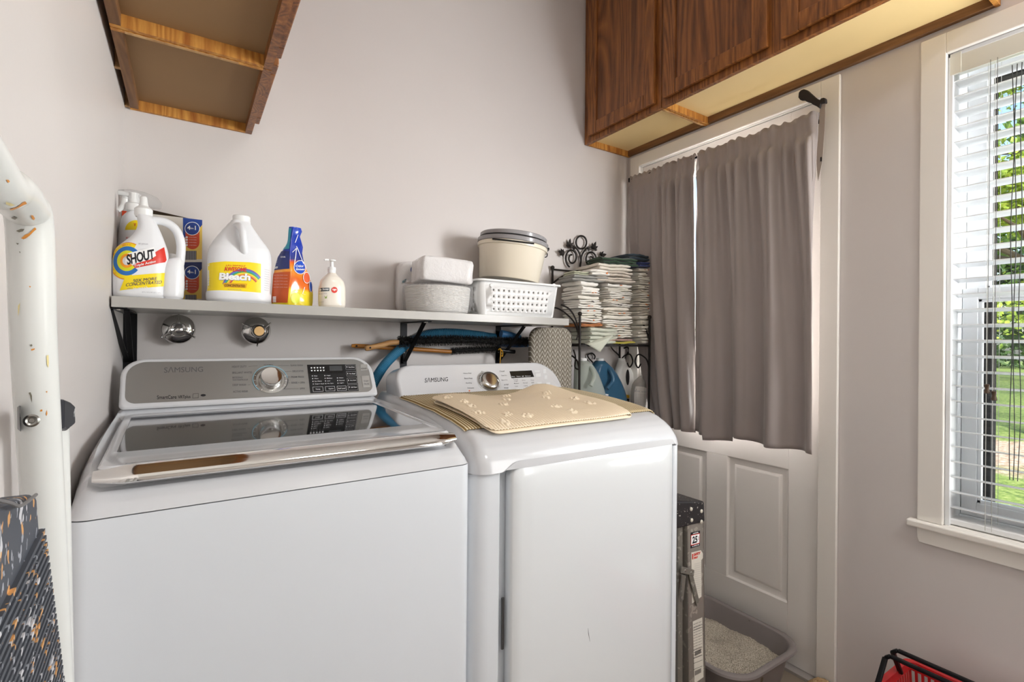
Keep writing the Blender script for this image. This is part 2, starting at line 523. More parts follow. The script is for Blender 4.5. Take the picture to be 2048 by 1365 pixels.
# ---- window_1: casing, stool, apron, jamb, sashes, panes
def window(n, W, sill=True):
    y0, y1, z0, z1 = W
    root = bpy.data.objects.new('window_%d' % n, None); C.objects.link(root); root.location = (XR, (y0 + y1) / 2, z0); setting(root)
    cw, ct = 0.062, 0.016
    c = M()
    c.box(XR - ct, y1 - 0.001, z0, XR - 0.001, y1 + cw, z1 + cw)
    c.box(XR - ct, y0 - cw, z0, XR - 0.001, y0 + 0.001, z1 + cw)
    c.box(XR - ct, y0, z1 - 0.001, XR - 0.001, y1, z1 + cw)
    c.build('casing', m_trim, root, smooth=0, bevel=0.003)
    s_ = M(); s_.box(XR - 0.034, y0 - cw - 0.022, z0 - 0.021, XR - 0.001, y1 + cw + 0.022, z0)
    s_.box(XR - 0.004, y0 + 0.001, z0 - 0.018, XR + 0.085, y1 - 0.001, z0 + 0.001)
    s_.build('stool', m_trim, root, smooth=0, bevel=0.005, bseg=3)
    a = M()
    out = [(XR - 0.001, y0 - cw, z0 - 0.022), (XR - 0.001, y1 + cw, z0 - 0.022), (XR - 0.001, y1 + cw - 0.001, z0 - 0.055), (XR - 0.001, y1 + cw - 0.006, z0 - 0.068), (XR - 0.001, y0 - cw + 0.006, z0 - 0.068), (XR - 0.001, y0 - cw + 0.001, z0 - 0.055)]
    a.prism(out, (-0.015, 0, 0)); a.build('apron', m_trim, root, smooth=0, bevel=0.002)
    j = M(); jt = 0.012
    j.box(XR, y1 - jt, z0, XR + 0.16, y1 - 0.0005, z1); j.box(XR, y0 + 0.0005, z0, XR + 0.16, y0 + jt, z1); j.box(XR, y0, z1 - jt, XR + 0.16, y1, z1 - 0.0005)
    j.box(XR + 0.085, y0, z0 + 0.0005, XR + 0.16, y1, z0 + 0.02)
    j.build('jamb', m_vinyl, root, smooth=0, bevel=0.001)
    def sash(nm, xa, xb, za, zb, st, rb, rt):
        f = M(); ya, yb = y0 + jt + 0.001, y1 - jt - 0.001
        f.box(xa, ya, za, xb, ya + st, zb); f.box(xa, yb - st, za, xb, yb, zb)
        f.box(xa, ya + st, za, xb, yb - st, za + rb); f.box(xa, ya + st, zb - rt, xb, yb - st, zb)
        # inner glazing bead, a stepped profile
        g = 0.009; xc = (xa + xb) / 2
        f.box(xc - 0.008, ya + st, za + rb, xc + 0.008, ya + st + g, zb - rt); f.box(xc - 0.008, yb - st - g, za + rb, xc + 0.008, yb - st, zb - rt)
        f.box(xc - 0.008, ya + st, za + rb, xc + 0.008, yb - st, za + rb + g); f.box(xc - 0.008, ya + st, zb - rt - g, xc + 0.008, yb - st, zb - rt)
        fo = f.build(nm, m_vinyl, root, smooth=0, bevel=0.0015)
        p = M(); p.box(xc - 0.002, ya + st + 0.002, za + rb + 0.002, xc + 0.002, yb - st - 0.002, zb - rt - 0.002); p.build('pane', m_glass, fo, smooth=0)
    zm = z0 + (z1 - z0) * 0.505
    sash('lower_sash', XR + 0.092, XR + 0.122, z0 + 0.021, zm, 0.036, 0.042, 0.034)
    sash('upper_sash', XR + 0.126, XR + 0.152, zm - 0.036, z1 - 0.014, 0.046, 0.036, 0.034)
    d = M()
    for (ya, yb) in ((y1 - 0.062, y1 + 0.05), (y0 - 0.05, y0 + 0.062)):
        d.box(XO - 0.002, ya, z0 - 0.05, XO + 0.05, yb, z1 + 0.06)
    d.box(XO - 0.002, y0, z1 - 0.055, XO + 0.05, y1, z1 + 0.06)
    d.build('outer_frame', mat('dark_outer_frame', (24, 23, 23), 0.95, spec=0.05), root, smooth=0)
    return root
window(1, W1)
window(2, W2)  # unseen window, added to hold a fill lamp

# ---- door_1 in the right wall next to the back corner
dr = bpy.data.objects.new('door_1', None); C.objects.link(dr); dr.location = (XR, 1.33, 0); setting(dr)
XD = XR + 0.006
c = M(); cw = 0.062
c.box(XR - 0.016, D1[0] - cw, 0, XR - 0.001, D1[0] + 0.001, D1[3] + 0.055)
c.box(XR - 0.016, D1[1] - 0.002, 0, XR - 0.001, D1[1] + cw - 0.004, D1[3] + 0.055)
c.box(XR - 0.016, D1[0], D1[3] - 0.002, XR - 0.001, D1[1], D1[3] + 0.055)
c.build('casing', m_trim, dr, smooth=0, bevel=0.003)
def door_slab():
    y0, y1, z0, z1 = 0.9105, 1.758, 0.012, 2.096
    gl = (1.02, 1.635, 0.90, 1.985)                       # glazed opening
    lows = [(1.02, 1.276, 0.235, 0.742), (1.377, 1.632, 0.235, 0.742)]
    m = M(); xa, xb = XD, XD + 0.042
    m.box(xa, y0, z0, xb, gl[0], z1); m.box(xa, gl[1], z0, xb, y1, z1)
    m.box(xa, gl[0], gl[3], xb, gl[1], z1); m.box(xa, gl[0], lows[0][3], xb, gl[1], gl[2]); m.box(xa, gl[0], z0, xb, gl[1], lows[0][2])
    m.box(xa, lows[0][1], lows[0][2], xb, lows[1][0], lows[0][3])
    so = m.build('door_slab', m_door, dr, smooth=0, bevel=0.0015)
    for (a, b, c_, d) in lows:
        p = M()
        # ogee step down, flat, and raised field
        def ring(i, dx): return [(xa + dx, a + i, c_ + i), (xa + dx, b - i, c_ + i), (xa + dx, b - i, d - i), (xa + dx, a + i, d - i)]
        p.loft([ring(0.0, 0.0), ring(0.006, 0.007), ring(0.014, 0.010), ring(0.028, 0.011), ring(0.036, 0.006), ring(0.040, 0.005)], cap=False)
        p.add(ring(0.040, 0.005), [(0, 1, 2, 3)])
        p.box(xa + 0.016, a, c_, xb - 0.004, b, d)
        p.build('panel', m_door, dr, smooth=20, fixn=True)
    f = M(); a, b, c_, d = gl
    f.box(xa - 0.006, a - 0.014, c_ - 0.014, xa + 0.012, a + 0.014, d + 0.014); f.box(xa - 0.006, b - 0.014, c_ - 0.014, xa + 0.012, b + 0.014, d + 0.014)
    f.box(xa - 0.006, a + 0.014, c_ - 0.014, xa + 0.012, b - 0.014, c_ + 0.014); f.box(xa - 0.006, a + 0.014, d - 0.014, xa + 0.012, b - 0.014, d + 0.014)
    f.build('glass_bead', m_trim, dr, smooth=0, bevel=0.004)
    M().box(xa + 0.018, a + 0.001, c_ + 0.001, xa + 0.022, b - 0.001, d - 0.001).build('pane', m_glass, dr, smooth=0)
door_slab()
M().box(XR - 0.03, D1[0], 0.0, XO, D1[1], 0.011).build('threshold', mat('worn_threshold', (196, 192, 190), 0.4, 0.5), dr, smooth=0)
j = M()
j.box(XR + 0.055, D1[0] - 0.0, 0, XO, D1[0] + 0.012, D1[3]); j.box(XR, D1[1] - 0.004, 0, XO, D1[1], D1[3]); j.box(XR, D1[0], D1[3] - 0.004, XO, D1[1], D1[3])
j.build('jamb', m_trim, dr, smooth=0)
# unseen ceiling light added behind the camera as fill
fx = thing('ceiling_fill_light', 'round white fill light added on the unseen ceiling', 'fill light', (0.9, -0.9, ZC))
M().lathe([(0.02, 0.0), (0.17, 0.0), (0.175, -0.02), (0.165, -0.03)], (0.9, -0.9, ZC), 32).build('base', m_whiteplastic, fx)
M().lathe([(0.16, -0.03), (0.15, -0.06), (0.11, -0.085), (0.05, -0.098), (0.005, -0.1)], (0.9, -0.9, ZC), 32).build('diffuser', mat('fill_diffuser', (255, 246, 232), 0.5, emit=((255, 244, 230), 5.5)), fx)
lamp('ceiling_fill_lamp', 'AREA', (0.9, -0.9, ZC - 0.12), (0.9, -0.9, 0), 12.5, (1.0, 0.97, 0.93), shape='DISK', size=0.5)
# ------------------------------------------------------------------ blind in window_1
def blind():
    y0, y1, z0, z1 = W1
    ya, yb = y0 + 0.006, y1 - 0.005
    xc = XR + 0.035
    r = thing('window_blind', 'white horizontal slat blind filling the window, slats open', 'window blind', (xc, (ya + yb) / 2, z0 + 0.001))
    h = M(); h.box(xc - 0.028, ya, z1 - 0.050, xc + 0.026, yb, z1 - 0.0135)
    h.box(xc - 0.034, ya, z1 - 0.066, xc - 0.028, yb, z1 - 0.003)                       # valance
    h.box(xc - 0.036, yb - 0.026, z1 - 0.066, xc - 0.034, yb, z1 - 0.003)
    h.build('headrail', mat('blind_valance', (222, 220, 208), 0.35), r, smooth=0, bevel=0.0015)
    s_ = M(); N = 29; zt = z1 - 0.086; zb = z0 + 0.052; dz = (zt - zb) / (N - 1)
    for i in range(N):
        z = zb + i * dz
        prof = []
        for q in range(6):
            t = q / 5 - 0.5
            prof.append((xc + t * 0.050, z + 0.0022 * (1 - 4 * t * t) - t * 0.007))
        ring0 = [(x, ya + 0.002, zz) for x, zz in prof] + [(x, ya + 0.002, zz - 0.0024) for x, zz in reversed(prof)]
        ring1 = [(x, yb - 0.003, zz) for x, _, zz in ring0]
        s_.loft([ring0, ring1])
    s_.build('slats', m_blind, r, smooth=30)
    b = M(); b.box(xc - 0.026, ya + 0.002, z0 + 0.003, xc + 0.026, yb - 0.003, z0 + 0.021); b.build('bottom_rail', m_blind, r, smooth=0, bevel=0.004)
    cd = M()
    for y in (yb - 0.085, yb - 0.42, ya + 0.085):
        for x in (xc - 0.0275, xc + 0.0275):
            cd.tube([(x, y, z0 + 0.01), (x, y, z1 - 0.05)], 0.0008, 5); cd.tube([(x, y - 0.014, z0 + 0.01), (x, y - 0.014, z1 - 0.05)], 0.0006, 5)
    cd.build('ladder_cords', mat('cord', (196, 196, 190), 0.7), r)
    m_tas = mat('brown_wood_tassel', (70, 52, 34), 0.5)
    for (u, v) in ((1974, 778), (1988, 792)):
        p = at(u, v, 'x', xc - 0.045)
        k = M(); k.tube([(p.x, p.y, p.z + 0.012), (xc - 0.037, p.y, z1 - 0.06)], 0.0008, 5)
        k.build('lift_cord', mat('pull_cord', (110, 108, 100), 0.7), r)
        M().lathe([(0.003, 0.013), (0.0062, 0.012), (0.0056, 0.006), (0.0045, 0.0), (0.0062, -0.006), (0.0072, -0.012), (0.0045, -0.014)], p, 12).build('cord_tassel', m_tas, r)
    m_c2 = mat('dark_cord', (60, 62, 60), 0.7)
    for dy in (0.0, 0.011, 0.017):
        q = at(2036 + 5, 500, 'x', xc - 0.045)
        pts = [(q.x + 0.002 * math.sin(i * 0.9 + dy * 300), q.y + dy + 0.0025 * math.sin(i * 0.7 + dy * 500), 1.99 - i * 0.06) for i in range(20)]
        M().tube(smoothpath(pts, 3), 0.0011, 5).build('lift_cord', m_c2, r)
blind()

# ------------------------------------------------------------------ wall cupboards
def cab_door(y0, y1, z0, z1, xf, sgn, parent, hinge_low=False):
    """framed door with a recessed flat panel lying on the plane x = xf, front towards sgn"""
    t = 0.019; fw = 0.055
    def X(d): return xf + sgn * d
    m = M()
    for (a, b, c_, d) in ((y0, y0 + fw, z0, z1), (y1 - fw, y1, z0, z1), (y0 + fw, y1 - fw, z0, z0 + fw), (y0 + fw, y1 - fw, z1 - fw, z1)):
        m.box(X(0.001), a, c_, X(t), b, d)
    o = m.build('door', m_wood_cab, parent, smooth=0, bevel=0.003)
    M().box(X(0.004), y0 + fw - 0.004, z0 + fw - 0.004, X(t - 0.008), y1 - fw + 0.004, z1 - fw + 0.004).build('door_panel', wood_panel, o, smooth=0)
    return o
wood_panel = wood('stained_oak_panel', (170, 108, 54), (90, 52, 26), 'z', 7, 0.4, 0.35, 0.15)
m_hinge = mat('dark_hinge', (34, 26, 22), 0.4, 0.8)

def cupboard(y0, y1, x_wall, x_front, z0, z1, doors, label, under, name='wall_cabinet'):
    sgn = 1 if x_front > x_wall else -1
    r = thing(name, label, 'wall cabinet', ((x_wall + x_front) / 2, (y0 + y1) / 2, z0), 0, 'dark oak wall cabinets')
    xw = x_wall + sgn * 0.002; xi = x_front - sgn * 0.019
    b = M(); st = 0.012; rec = 0.028
    b.box(xw, y0 + 0.001, z0, xi, y0 + st, z1); b.box(xw, y1 - st, z0, xi, y1 - 0.001, z1)
    b.box(xw, y0 + st, z1 - 0.012, xi, y1 - st, z1); b.box(xw, y0 + st, z0 + rec + 0.012, xw + sgn * 0.006, y1 - st, z1 - 0.012)
    b.build('carcass', [m_ply_raw], r, smooth=0)
    M().box(xw + sgn * 0.0, y0 + st, z0 + rec, xi, y1 - st, z0 + rec + 0.012).build('bottom_panel', under, r, smooth=0)
    M().box(xw, y0 + st, z0 + 0.001, xw + sgn * (0.018 if sgn < 0 else 0.02), y1 - st, z0 + rec).build('rear_rail', m_rail, r, smooth=0)
    f = M(); sw = 0.045
    f.box(xi, y0 + 0.001, z0, x_front, y0 + sw, z1); f.box(xi, y1 - sw, z0, x_front, y1 - 0.001, z1)
    f.box(xi, y0 + sw, z1 - 0.04, x_front, y1 - sw, z1)
    for a, b_ in zip(doors[:-1], doors[1:]):
        f.box(xi, a[1] - 0.012, z0 + 0.036, x_front, b_[0] + 0.012, z1 - 0.04)
    f.box(xi, y0 + sw, z0, x_front, y1 - sw, z0 + 0.036)
    fr = f.build('face_frame', m_wood_cab, r, smooth=0)
    for (a, b_) in doors:
        cab_door(a, b_, z0 + 0.025, z1 - 0.02, x_front, sgn, r)
    return r, sgn
zr = 2.172
r, s_ = cupboard(1.380, 1.848, XR, 1.607, zr, 2.93, [(1.405, 1.806)], 'narrow dark oak wall cabinet in the corner above the door, one door', m_under)
M().box(XR - 0.02, 1.384, zr - 0.0016, 1.628, 1.394, zr + 0.002).build('splintered_edge', m_raw, r, smooth=0)
r, s_ = cupboard(0.436, 1.378, XR, 1.607, zr, 2.93, [(0.455, 0.884), (0.929, 1.356)], 'wide dark oak two-door wall cabinet beside the window above the door', m_under)
M().tube([(1.603, 1.352, zr + 0.06), (1.603, 1.352, zr + 0.088)], 0.004, 8).build('hinge', m_hinge, r)
zl = 1.891
r, s_ = cupboard(1.381, 1.848, XL + 0.011, 0.172, zl, 2.62, [(1.397, 1.815)], 'dark oak wall cabinet in the upper left corner against the back wall', m_hardboard)
M().box(0.10, 1.3835, zl - 0.001, -0.12, 1.3925, zl + 0.001).build('edge_strip', m_raw, r, smooth=0)
r, s_ = cupboard(0.55, 1.379, XL + 0.011, 0.172, zl, 2.62, [(0.57, 0.955), (0.975, 1.362)], 'dark oak wall cabinet at the top left edge, nearer the front', m_hardboard)

for y in (1.585, 1.833): M().box(XL + 0.001, y, zl + 0.004, XL + 0.0128, y + 0.012, zl + 0.05).build('shim', m_raw, [o for o in C.objects if o.name.startswith('wall_cabinet') and o.location.x < 0.5 and o.location.y > 1.3][0], smooth=0)
# ------------------------------------------------------------------ washing machine
class Local:
    def __init__(s, x, y, rot): s.o = Vector((x, y, 0)); s.m = Matrix.Rotation(rot, 3, 'Z')
    def __call__(s, x, y, z): return s.o + s.m @ Vector((x, y, z))
def plane_at(u, v, p, n):
    d = _f + _r * ((u - 1024) / FPX) - _u * ((v - 682.5) / FPX)
    p, n = Vector(p), Vector(n)
    return CAM + d * ((p - CAM).dot(n) / d.dot(n))
m_body = mat('white_painted_steel', (224, 228, 233), 0.24, coat=0.35)
m_fascia = mat('brushed_silver_fascia', (158, 158, 156), 0.36, 0.75)
m_glasslid = mat('dark_glass', (14, 14, 16), 0.015, 0.0, spec=1.0, coat=1.0)
m_glasslid.node_tree.nodes['Principled BSDF'].inputs['IOR'].default_value = 2.6
m_display = mat('black_display', (24, 25, 28), 0.15)

def washer():
    L = Local(-0.1495, 0.9545, R(1.19))
    W, D = 0.677, 0.715
    r = thing('washing_machine', 'white top-loading washing machine with dark glass lid, against the left wall', 'washing machine', L(W / 2, D / 2, 0), R(1.19))
    zs = 0.951
    b = M()
    out = rrect(0.0, W, 0.0, D, [0.004, 0.004, 0.028, 0.028], 7)
    b.loft([[L(x, y, z) for x, y in out] for z in (0.02, zs - 0.002)])
    b.build('cabinet', m_body, r, smooth=35)
    for x in (0.05, W - 0.05):
        for y in (0.06, D - 0.06): M().lathe([(0.02, 0.0), (0.022, 0.004), (0.012, 0.012), (0.012, 0.022)], L(x, y, 0), 14).build('foot', m_black, r)
    # top deck: height field with a hollow for the lid
    def S(y):
        pts = [(0, 0.0), (0.012, 0.018), (0.03, 0.034), (0.06, 0.056), (0.11, 0.077), (0.18, 0.091), (0.30, 0.097), (0.5, 0.100), (0.72, 0.104)]
        for (a, p), (b_, q) in zip(pts, pts[1:]):
            if y <= b_: return p + (q - p) * (y - a) / (b_ - a)
        return pts[-1][1]
    def lidz(y): return 1.0185 + 0.029 * y            # upper face of the lid
    def deck(s, t):
        x = W * s; e0 = min(x, W - x); rc = 0.030
        y0 = rc - math.sqrt(max(0, rc * rc - (rc - e0) ** 2)) if e0 < rc else 0
        y = y0 + (D - y0) * t ** 1.35
        h = S(y - y0); e = min(x, W - x)
        rad = 0.040
        if e < rad: h *= math.sqrt(max(0, 1 - (1 - e / rad) ** 2)) * 0.94 + 0.06 * (e / rad)
        z = zs + h
        # hollow
        ex = min(x - 0.020, W - 0.020 - x); ey = min(y - 0.020, 0.575 - y)
        q = min(ex, ey * 1.0) / 0.016
        if q > 0:
            q = min(1, q); q = q * q * (3 - 2 * q)
            z = lerp(z, min(z, lidz(y) - 0.021 - (0.016 if y < 0.06 else 0)), q)
        if t > 0.995: pass
        return L(x, y, z)
    d = M(); nu, nv = 91, 91
    d.grid(nu, nv, deck)
    # skirt
    rim = [deck(i / 90, 0) for i in range(91)] + [deck(1, j / 90) for j in range(1, 91)] + [deck(1 - i / 90, 1) for i in range(1, 91)] + [deck(0, 1 - j / 90) for j in range(1, 90)]
    d.loft([rim, [Vector((p.x, p.y, zs - 0.0002)) for p in rim]], cap=False)
    d.build('top_deck', m_white, r, smooth=50)
    # lid: frame, glass, chrome handle
    x0, x1, ya, yb = 0.034, W - 0.034, 0.034, 0.568
    def ring(i, dz): 
        return [L(x, y, lidz(y) + dz) for x, y in rrect(x0 + i, x1 - i, ya + i, yb - i, [0.03, 0.03, 0.02, 0.02], 6)]
    gx0, gx1, gy0, gy1 = 0.051, 0.626, 0.140, 0.534
    def gring(dz, i=0.0): return [L(x, y, lidz(y) + dz) for x, y in rrect(gx0 + i, gx1 - i, gy0 + i, gy1 - i, 0.012, 6)]
    lf = M()
    lf.loft([gring(-0.012), ring(0.004, -0.018), ring(0, -0.012), ring(0, -0.004), ring(0.004, 0.0), gring(0.0, -0.003), gring(-0.0012, 0.0)], cap=False, closed=True)
    lid = lf.build('lid', m_white, r, smooth=35)
    g = M(); g.loft([gring(-0.010, 0.0005), gring(-0.0012, 0.0005)]); g.build('glass', m_glasslid, lid, smooth=30)
    # chrome handle: a bowed band running along the front of the lid
    hd = M(); rings = []
    for i in range(33):
        s = i / 32; x = lerp(0.030, W - 0.028, s)
        e = min(s, 1 - s) * 32; sh = min(1, 0.55 + e * 0.25)
        prof = [(0.046, 1.0199), (0.036, 1.0192), (0.026, 1.0150), (0.018, 1.0085), (0.013, 1.0020), (0.0125, 0.9975), (0.015, 0.9950), (0.024, 0.9970), (0.034, 0.9990), (0.046, 1.0000)]
        cy, cz = 0.034, 1.006
        rings.append([L(x, cy + (a - cy) * sh, cz + (b_ - cz) * sh) for a, b_ in prof])
    hd.loft(rings); hd.build('handle', m_chrome, lid, smooth=50)
    # console
    n0 = Vector(L(0, 0.563, 1.050)); nn = (L.m @ Vector((0, -0.115, 0.075))).normalized()
    nn = (L.m @ Vector((0, -0.83, 0.557))).normalized()
    up = nn.cross(L.m @ Vector((1, 0, 0))) * -1
    if up.z < 0: up = -up
    ex = L.m @ Vector((1, 0, 0))
    def F(a, c_, d=0.0): return n0 + ex * a + up * c_ + nn * d         # a along width, c_ up the slope
    H = 0.136
    out = rrect(0.024, W - 0.020, -0.006, H, [0.062, 0.052, 0.012, 0.012], 8)
    cn = M()
    back = [F(a, c_, 0) for a, c_ in out]
    def ringc(i, dd):
        o2 = rrect(0.024 + i, W - 0.020 - i, -0.006 + i, H - i, [0.060, 0.050, 0.012, 0.012], 8)
        return [F(a, c_, dd) for a, c_ in o2]
    low = []
    for a, c_ in out:
        p = F(a, c_, 0); q = L.m.transposed() @ (p - L.o)
        low.append(L(q.x, min(max(q.y + 0.10, 0.66), 0.70), q.z - 0.012 * (c_ / H)))
    cn.loft([low, [lerp(Vector(a), Vector(b_), 0.85) for a, b_ in zip(low, ringc(0, 0.004))], ringc(0, 0.004), ringc(0.0025, 0.0085), ringc(0.006, 0.010)])
    con = cn.build('control_console', m_white, r, smooth=40)
    fo = rrect(0.036, W - 0.034, 0.006, H - 0.0125, [0.050, 0.042, 0.022, 0.022], 8)
    fz = 0.0112
    fm = M(); fm.prism([F(a, c_, fz - 0.0025) for a, c_ in fo], nn * 0.0025)
    fas = fm.build('silver_fascia', m_fascia, con, smooth=30)
    P = lambda u, v, dd=0.0: plane_at(u, v, n0 + nn * (fz + dd), nn)
    def txt(nm, items, m, pr=con, bold=0.0):
        t = M()
        for s_, bl, br, tl in items:
            text_into(t, s_, quad(P(*bl, 0.0005), P(*br, 0.0005), P(*tl, 0.0005)), bold)
        return t.build(nm, m, pr, smooth=0, fixn=False)
    txt('logo_lettering', [('S\u039bMSUNG', (328, 746), (406, 744), (328.5, 735))], m_ink, bold=0.0)
    txt('model_lettering', [('SmartCare', (314, 799), (353, 798), (314, 791.5)), ('VRTplus', (356, 799.5), (381, 798.5), (356, 791.5))], m_blackink, bold=0.012)
    txt('programme_lettering', [('HEAVY DUTY', (464, 736), (493, 735.4), (464.3, 732)), ('BRILLIANT WHITES', (464.5, 748), (504, 747.2), (464.8, 744)), ('BEDDING/', (465, 757.5), (486, 757), (465, 754)), ('WATERPROOF', (465, 762), (496, 761.5), (465, 758.8)), ('DEEP WASH', (465.3, 772.5), (492, 772), (465.3, 768.5)), ('ACTIVE WEAR', (466, 786), (496, 785), (466, 782)),
        ('NORMAL', (528, 731.8), (547, 731.6), (528, 729)), ('QUICK WASH', (581, 733.2), (606, 733.2), (580.5, 729.5)), ('DELICATES', (585, 744.6), (607, 744.4), (585, 741.2)), ('PERM PRESS', (582.5, 756.3), (608, 756), (582.5, 752.7)), ('RINSE + SPIN', (583, 767.8), (609.5, 767.3), (583, 764)), ('SPIN', (600, 779.5), (609.5, 779), (600, 776))], m_ink, bold=0.01)
    ln = M()
    for a, b_ in (((560, 744), (583, 743)), ((563, 755), (581, 754.4)), ((563, 766.5), (581, 766)), ((558, 778.6), (597, 777.8)), ((497, 733.5), (515, 732)), ((556, 731.5), (578, 731.5)), ((495, 770.3), (501, 770))):
        ln.bar(P(*a, 0.0004), P(*b_, 0.0004), 0.0003, 0.0005, nn)
    ln.build('programme_lines', m_ink, con, smooth=0)
    # badge icons
    ic = M()
    q = [P(385.5, 797, .0003), P(396.5, 796.4, .0003), P(397, 787.5, .0003), (P(386, 788.3, .0003))]
    for a, b_ in zip(q, q[1:] + q[:1]): ic.bar(a, b_, 0.0007, 0.0004, nn)
    cpt = P(406.5, 791, 0.0003); 
    ic.lathe([(0.0058, 0), (0.0054, 0.0003)], cpt, 18, nn, 1, 0.62); ic.build('badges', m_blackink, con, smooth=0)
    # dial
    c0 = P(541, 760); rad = (P(575, 760) - P(507, 760)).length / 2
    M().lathe([(rad * 1.0, -0.0005), (rad * 1.0, 0.0012), (rad * 0.86, 0.0018), (rad * 0.84, 0.0008)], c0, 56, nn).build('dial_ring', mat('silver_ring', (176, 176, 174), 0.25, 0.85), con)
    arc = M(); arc.tube([c0 + nn * 0.0016 + (ex * math.cos(R(a)) + up * math.sin(R(a))) * rad * 1.02 for a in range(5, 226, 5)], 0.0011, 6)
    arc.build('blue_arc', mat('pale_blue_arc', (150, 196, 214), 0.3), con)
    arc = M(); arc.tube([c0 + nn * 0.0016 + (ex * math.cos(R(a)) + up * math.sin(R(a))) * rad * 1.04 for a in range(-45, 1, 5)], 0.0010, 6)
    arc.build('dark_arc', m_ink, con)
    tk = M()
    for a in (-62, -30, -8, 14, 160, 182, 205, 232):
        dv = ex * math.cos(R(a)) + up * math.sin(R(a)); tk.bar(c0 + dv * rad * 0.86 + nn * 0.002, c0 + dv * rad * 0.97 + nn * 0.002, 0.0009, 0.0005, nn)
    tk.build('dial_ticks', m_whiteink, con, smooth=0)
    kn = M(); kn.lathe([(rad * 0.70, 0.0008), (rad * 0.69, 0.005), (rad * 0.645, 0.012), (rad * 0.635, 0.021), (rad * 0.60, 0.0235), (rad * 0.5, 0.0225), (0.002, 0.0215)], c0, 48, nn)
    kn.build('dial', m_chrome, con)
    # button panel
    pq = [(614, 730.2), (711, 729.2), (717.5, 782.5), (620.5, 787)]
    pp = [P(*a) for a in pq]
    pm = M(); pm.prism([p + nn * 0.0 for p in pp], nn * 0.0009); pn = pm.build('button_panel', m_display, con, smooth=0, bevel=0.0006)
    def B(s, t, dd=0.0012):      # s right, t down within the panel
        return lerp(lerp(pp[0], pp[1], s), lerp(pp[3], pp[2], s), t) + nn * dd
    def brect(m, s0, t0, s1, t1, dd=0.0011, w=0.0006):
        q = [B(s0, t0, dd), B(s1, t0, dd), B(s1, t1, dd), B(s0, t1, dd)]
        for a, b_ in zip(q, q[1:] + q[:1]): m.bar(a, b_, w, 0.0003, nn)
    dp = M(); dp.prism([B(.02, .03, .001), B(.72, .03, .001), B(.72, .33, .001), B(.02, .33, .001)], nn * 0.0003); dp.build('icon_strip', mat('glossy_black', (10, 10, 12), 0.08), pn, smooth=0)
    ds = M(); ds.prism([B(.44, .06, .0014), B(.70, .06, .0014), B(.70, .24, .0014), B(.44, .24, .0014)], nn * 0.0002); ds.build('clock_display', mat('unlit_segments', (66, 68, 70), 0.2), pn, smooth=0)
    fr = M()
    for s0, s1 in ((.06, .26), (.31, .50), (.55, .74)): brect(fr, s0, .80, s1, .96)
    for j in range(4): brect(fr, .78, .03 + j * .245, .985, .20 + j * .245 + (.03 if j > 1 else 0), w=0.0003)
    fr.build('button_frames', m_whiteink, pn, smooth=0)
    t = M()
    def bt(s_, s0, t0, s1, t1): text_into(t, s_, quad(B(s0, t1, .0016), B(s1, t1, .0016), B(s0, t0, .0016)), 0.01)
    for row, words in enumerate((('Hot', 'High', ''), ('Warm', 'Medium', 'Heavy'), ('Eco Warm', 'Low', 'Normal'), ('Cold + Cool', 'No Spin', 'Light'))):
        for col_, w_ in enumerate(words):
            if w_: bt(w_, .11 + .25 * col_, .395 + .095 * row, .11 + .25 * col_ + .015 * len(w_) + .02, .43 + .095 * row); t.prism([B(.07 + .25 * col_ + a, .395 + .095 * row + b_, .0014) for a, b_ in ((0, 0), (.014, 0), (.014, .034), (0, .034))], nn * .0002)
    for w_, a in (('Temp.', .11), ('Spin', .37), ('Soil Level', .57)): bt(w_, a, .86, a + .10 + (.05 if len(w_) > 6 else 0), .91)
    for j, w_ in enumerate(('Extra Rinse', 'Pre Soak', 'Deep Steam', 'Self Clean')): bt(w_, .84, .09 + j * .25, .965, .135 + j * .25); t.prism([B(.80 + a, .08 + j * .25 + b_, .0014) for a, b_ in ((0, 0), (.012, 0), (.012, .05), (0, .05))], nn * .0002)
    for j in range(5):
        for q_ in range(2): t.prism([B(.06 + j * .06 + a, .10 + q_ * .10 + b_, .0016) for a, b_ in ((0, 0), (.035, 0), (.028, .045), (.006, .045))], nn * .0002)
    t.build('button_lettering', m_whiteink, pn, smooth=0, fixn=False)
    # power and start buttons
    for nm, q4, lines in (('power_button', [(720, 729.5), (734.5, 729.3), (735.5, 741), (720.5, 741.7)], [('POWER', (722.5, 739.5), (733.5, 739.2), (722.5, 736.3))]), ('start_button', [(722, 752.6), (738, 752), (740.5, 774.5), (726, 775.5)], [('START', (727.5, 764.5), (738, 764), (727, 761.3)), ('PAUSE', (728, 770.2), (738.5, 769.7), (728, 767))])):
        p4 = [P(*a) for a in q4]; m1 = M(); m1.prism(p4, nn * 0.0015)
        bo = m1.build(nm, mat(nm + '_silver', (186, 186, 184), 0.3, 0.7), con, smooth=0, bevel=0.001)
        t = M()
        for s_, bl, br, tl in lines: text_into(t, s_, quad(P(*bl, .0018), P(*br, .0018), P(*tl, .0018)), 0.01)
        t.build('lettering', m_ink, bo, smooth=0, fixn=False)
    return r
washer()

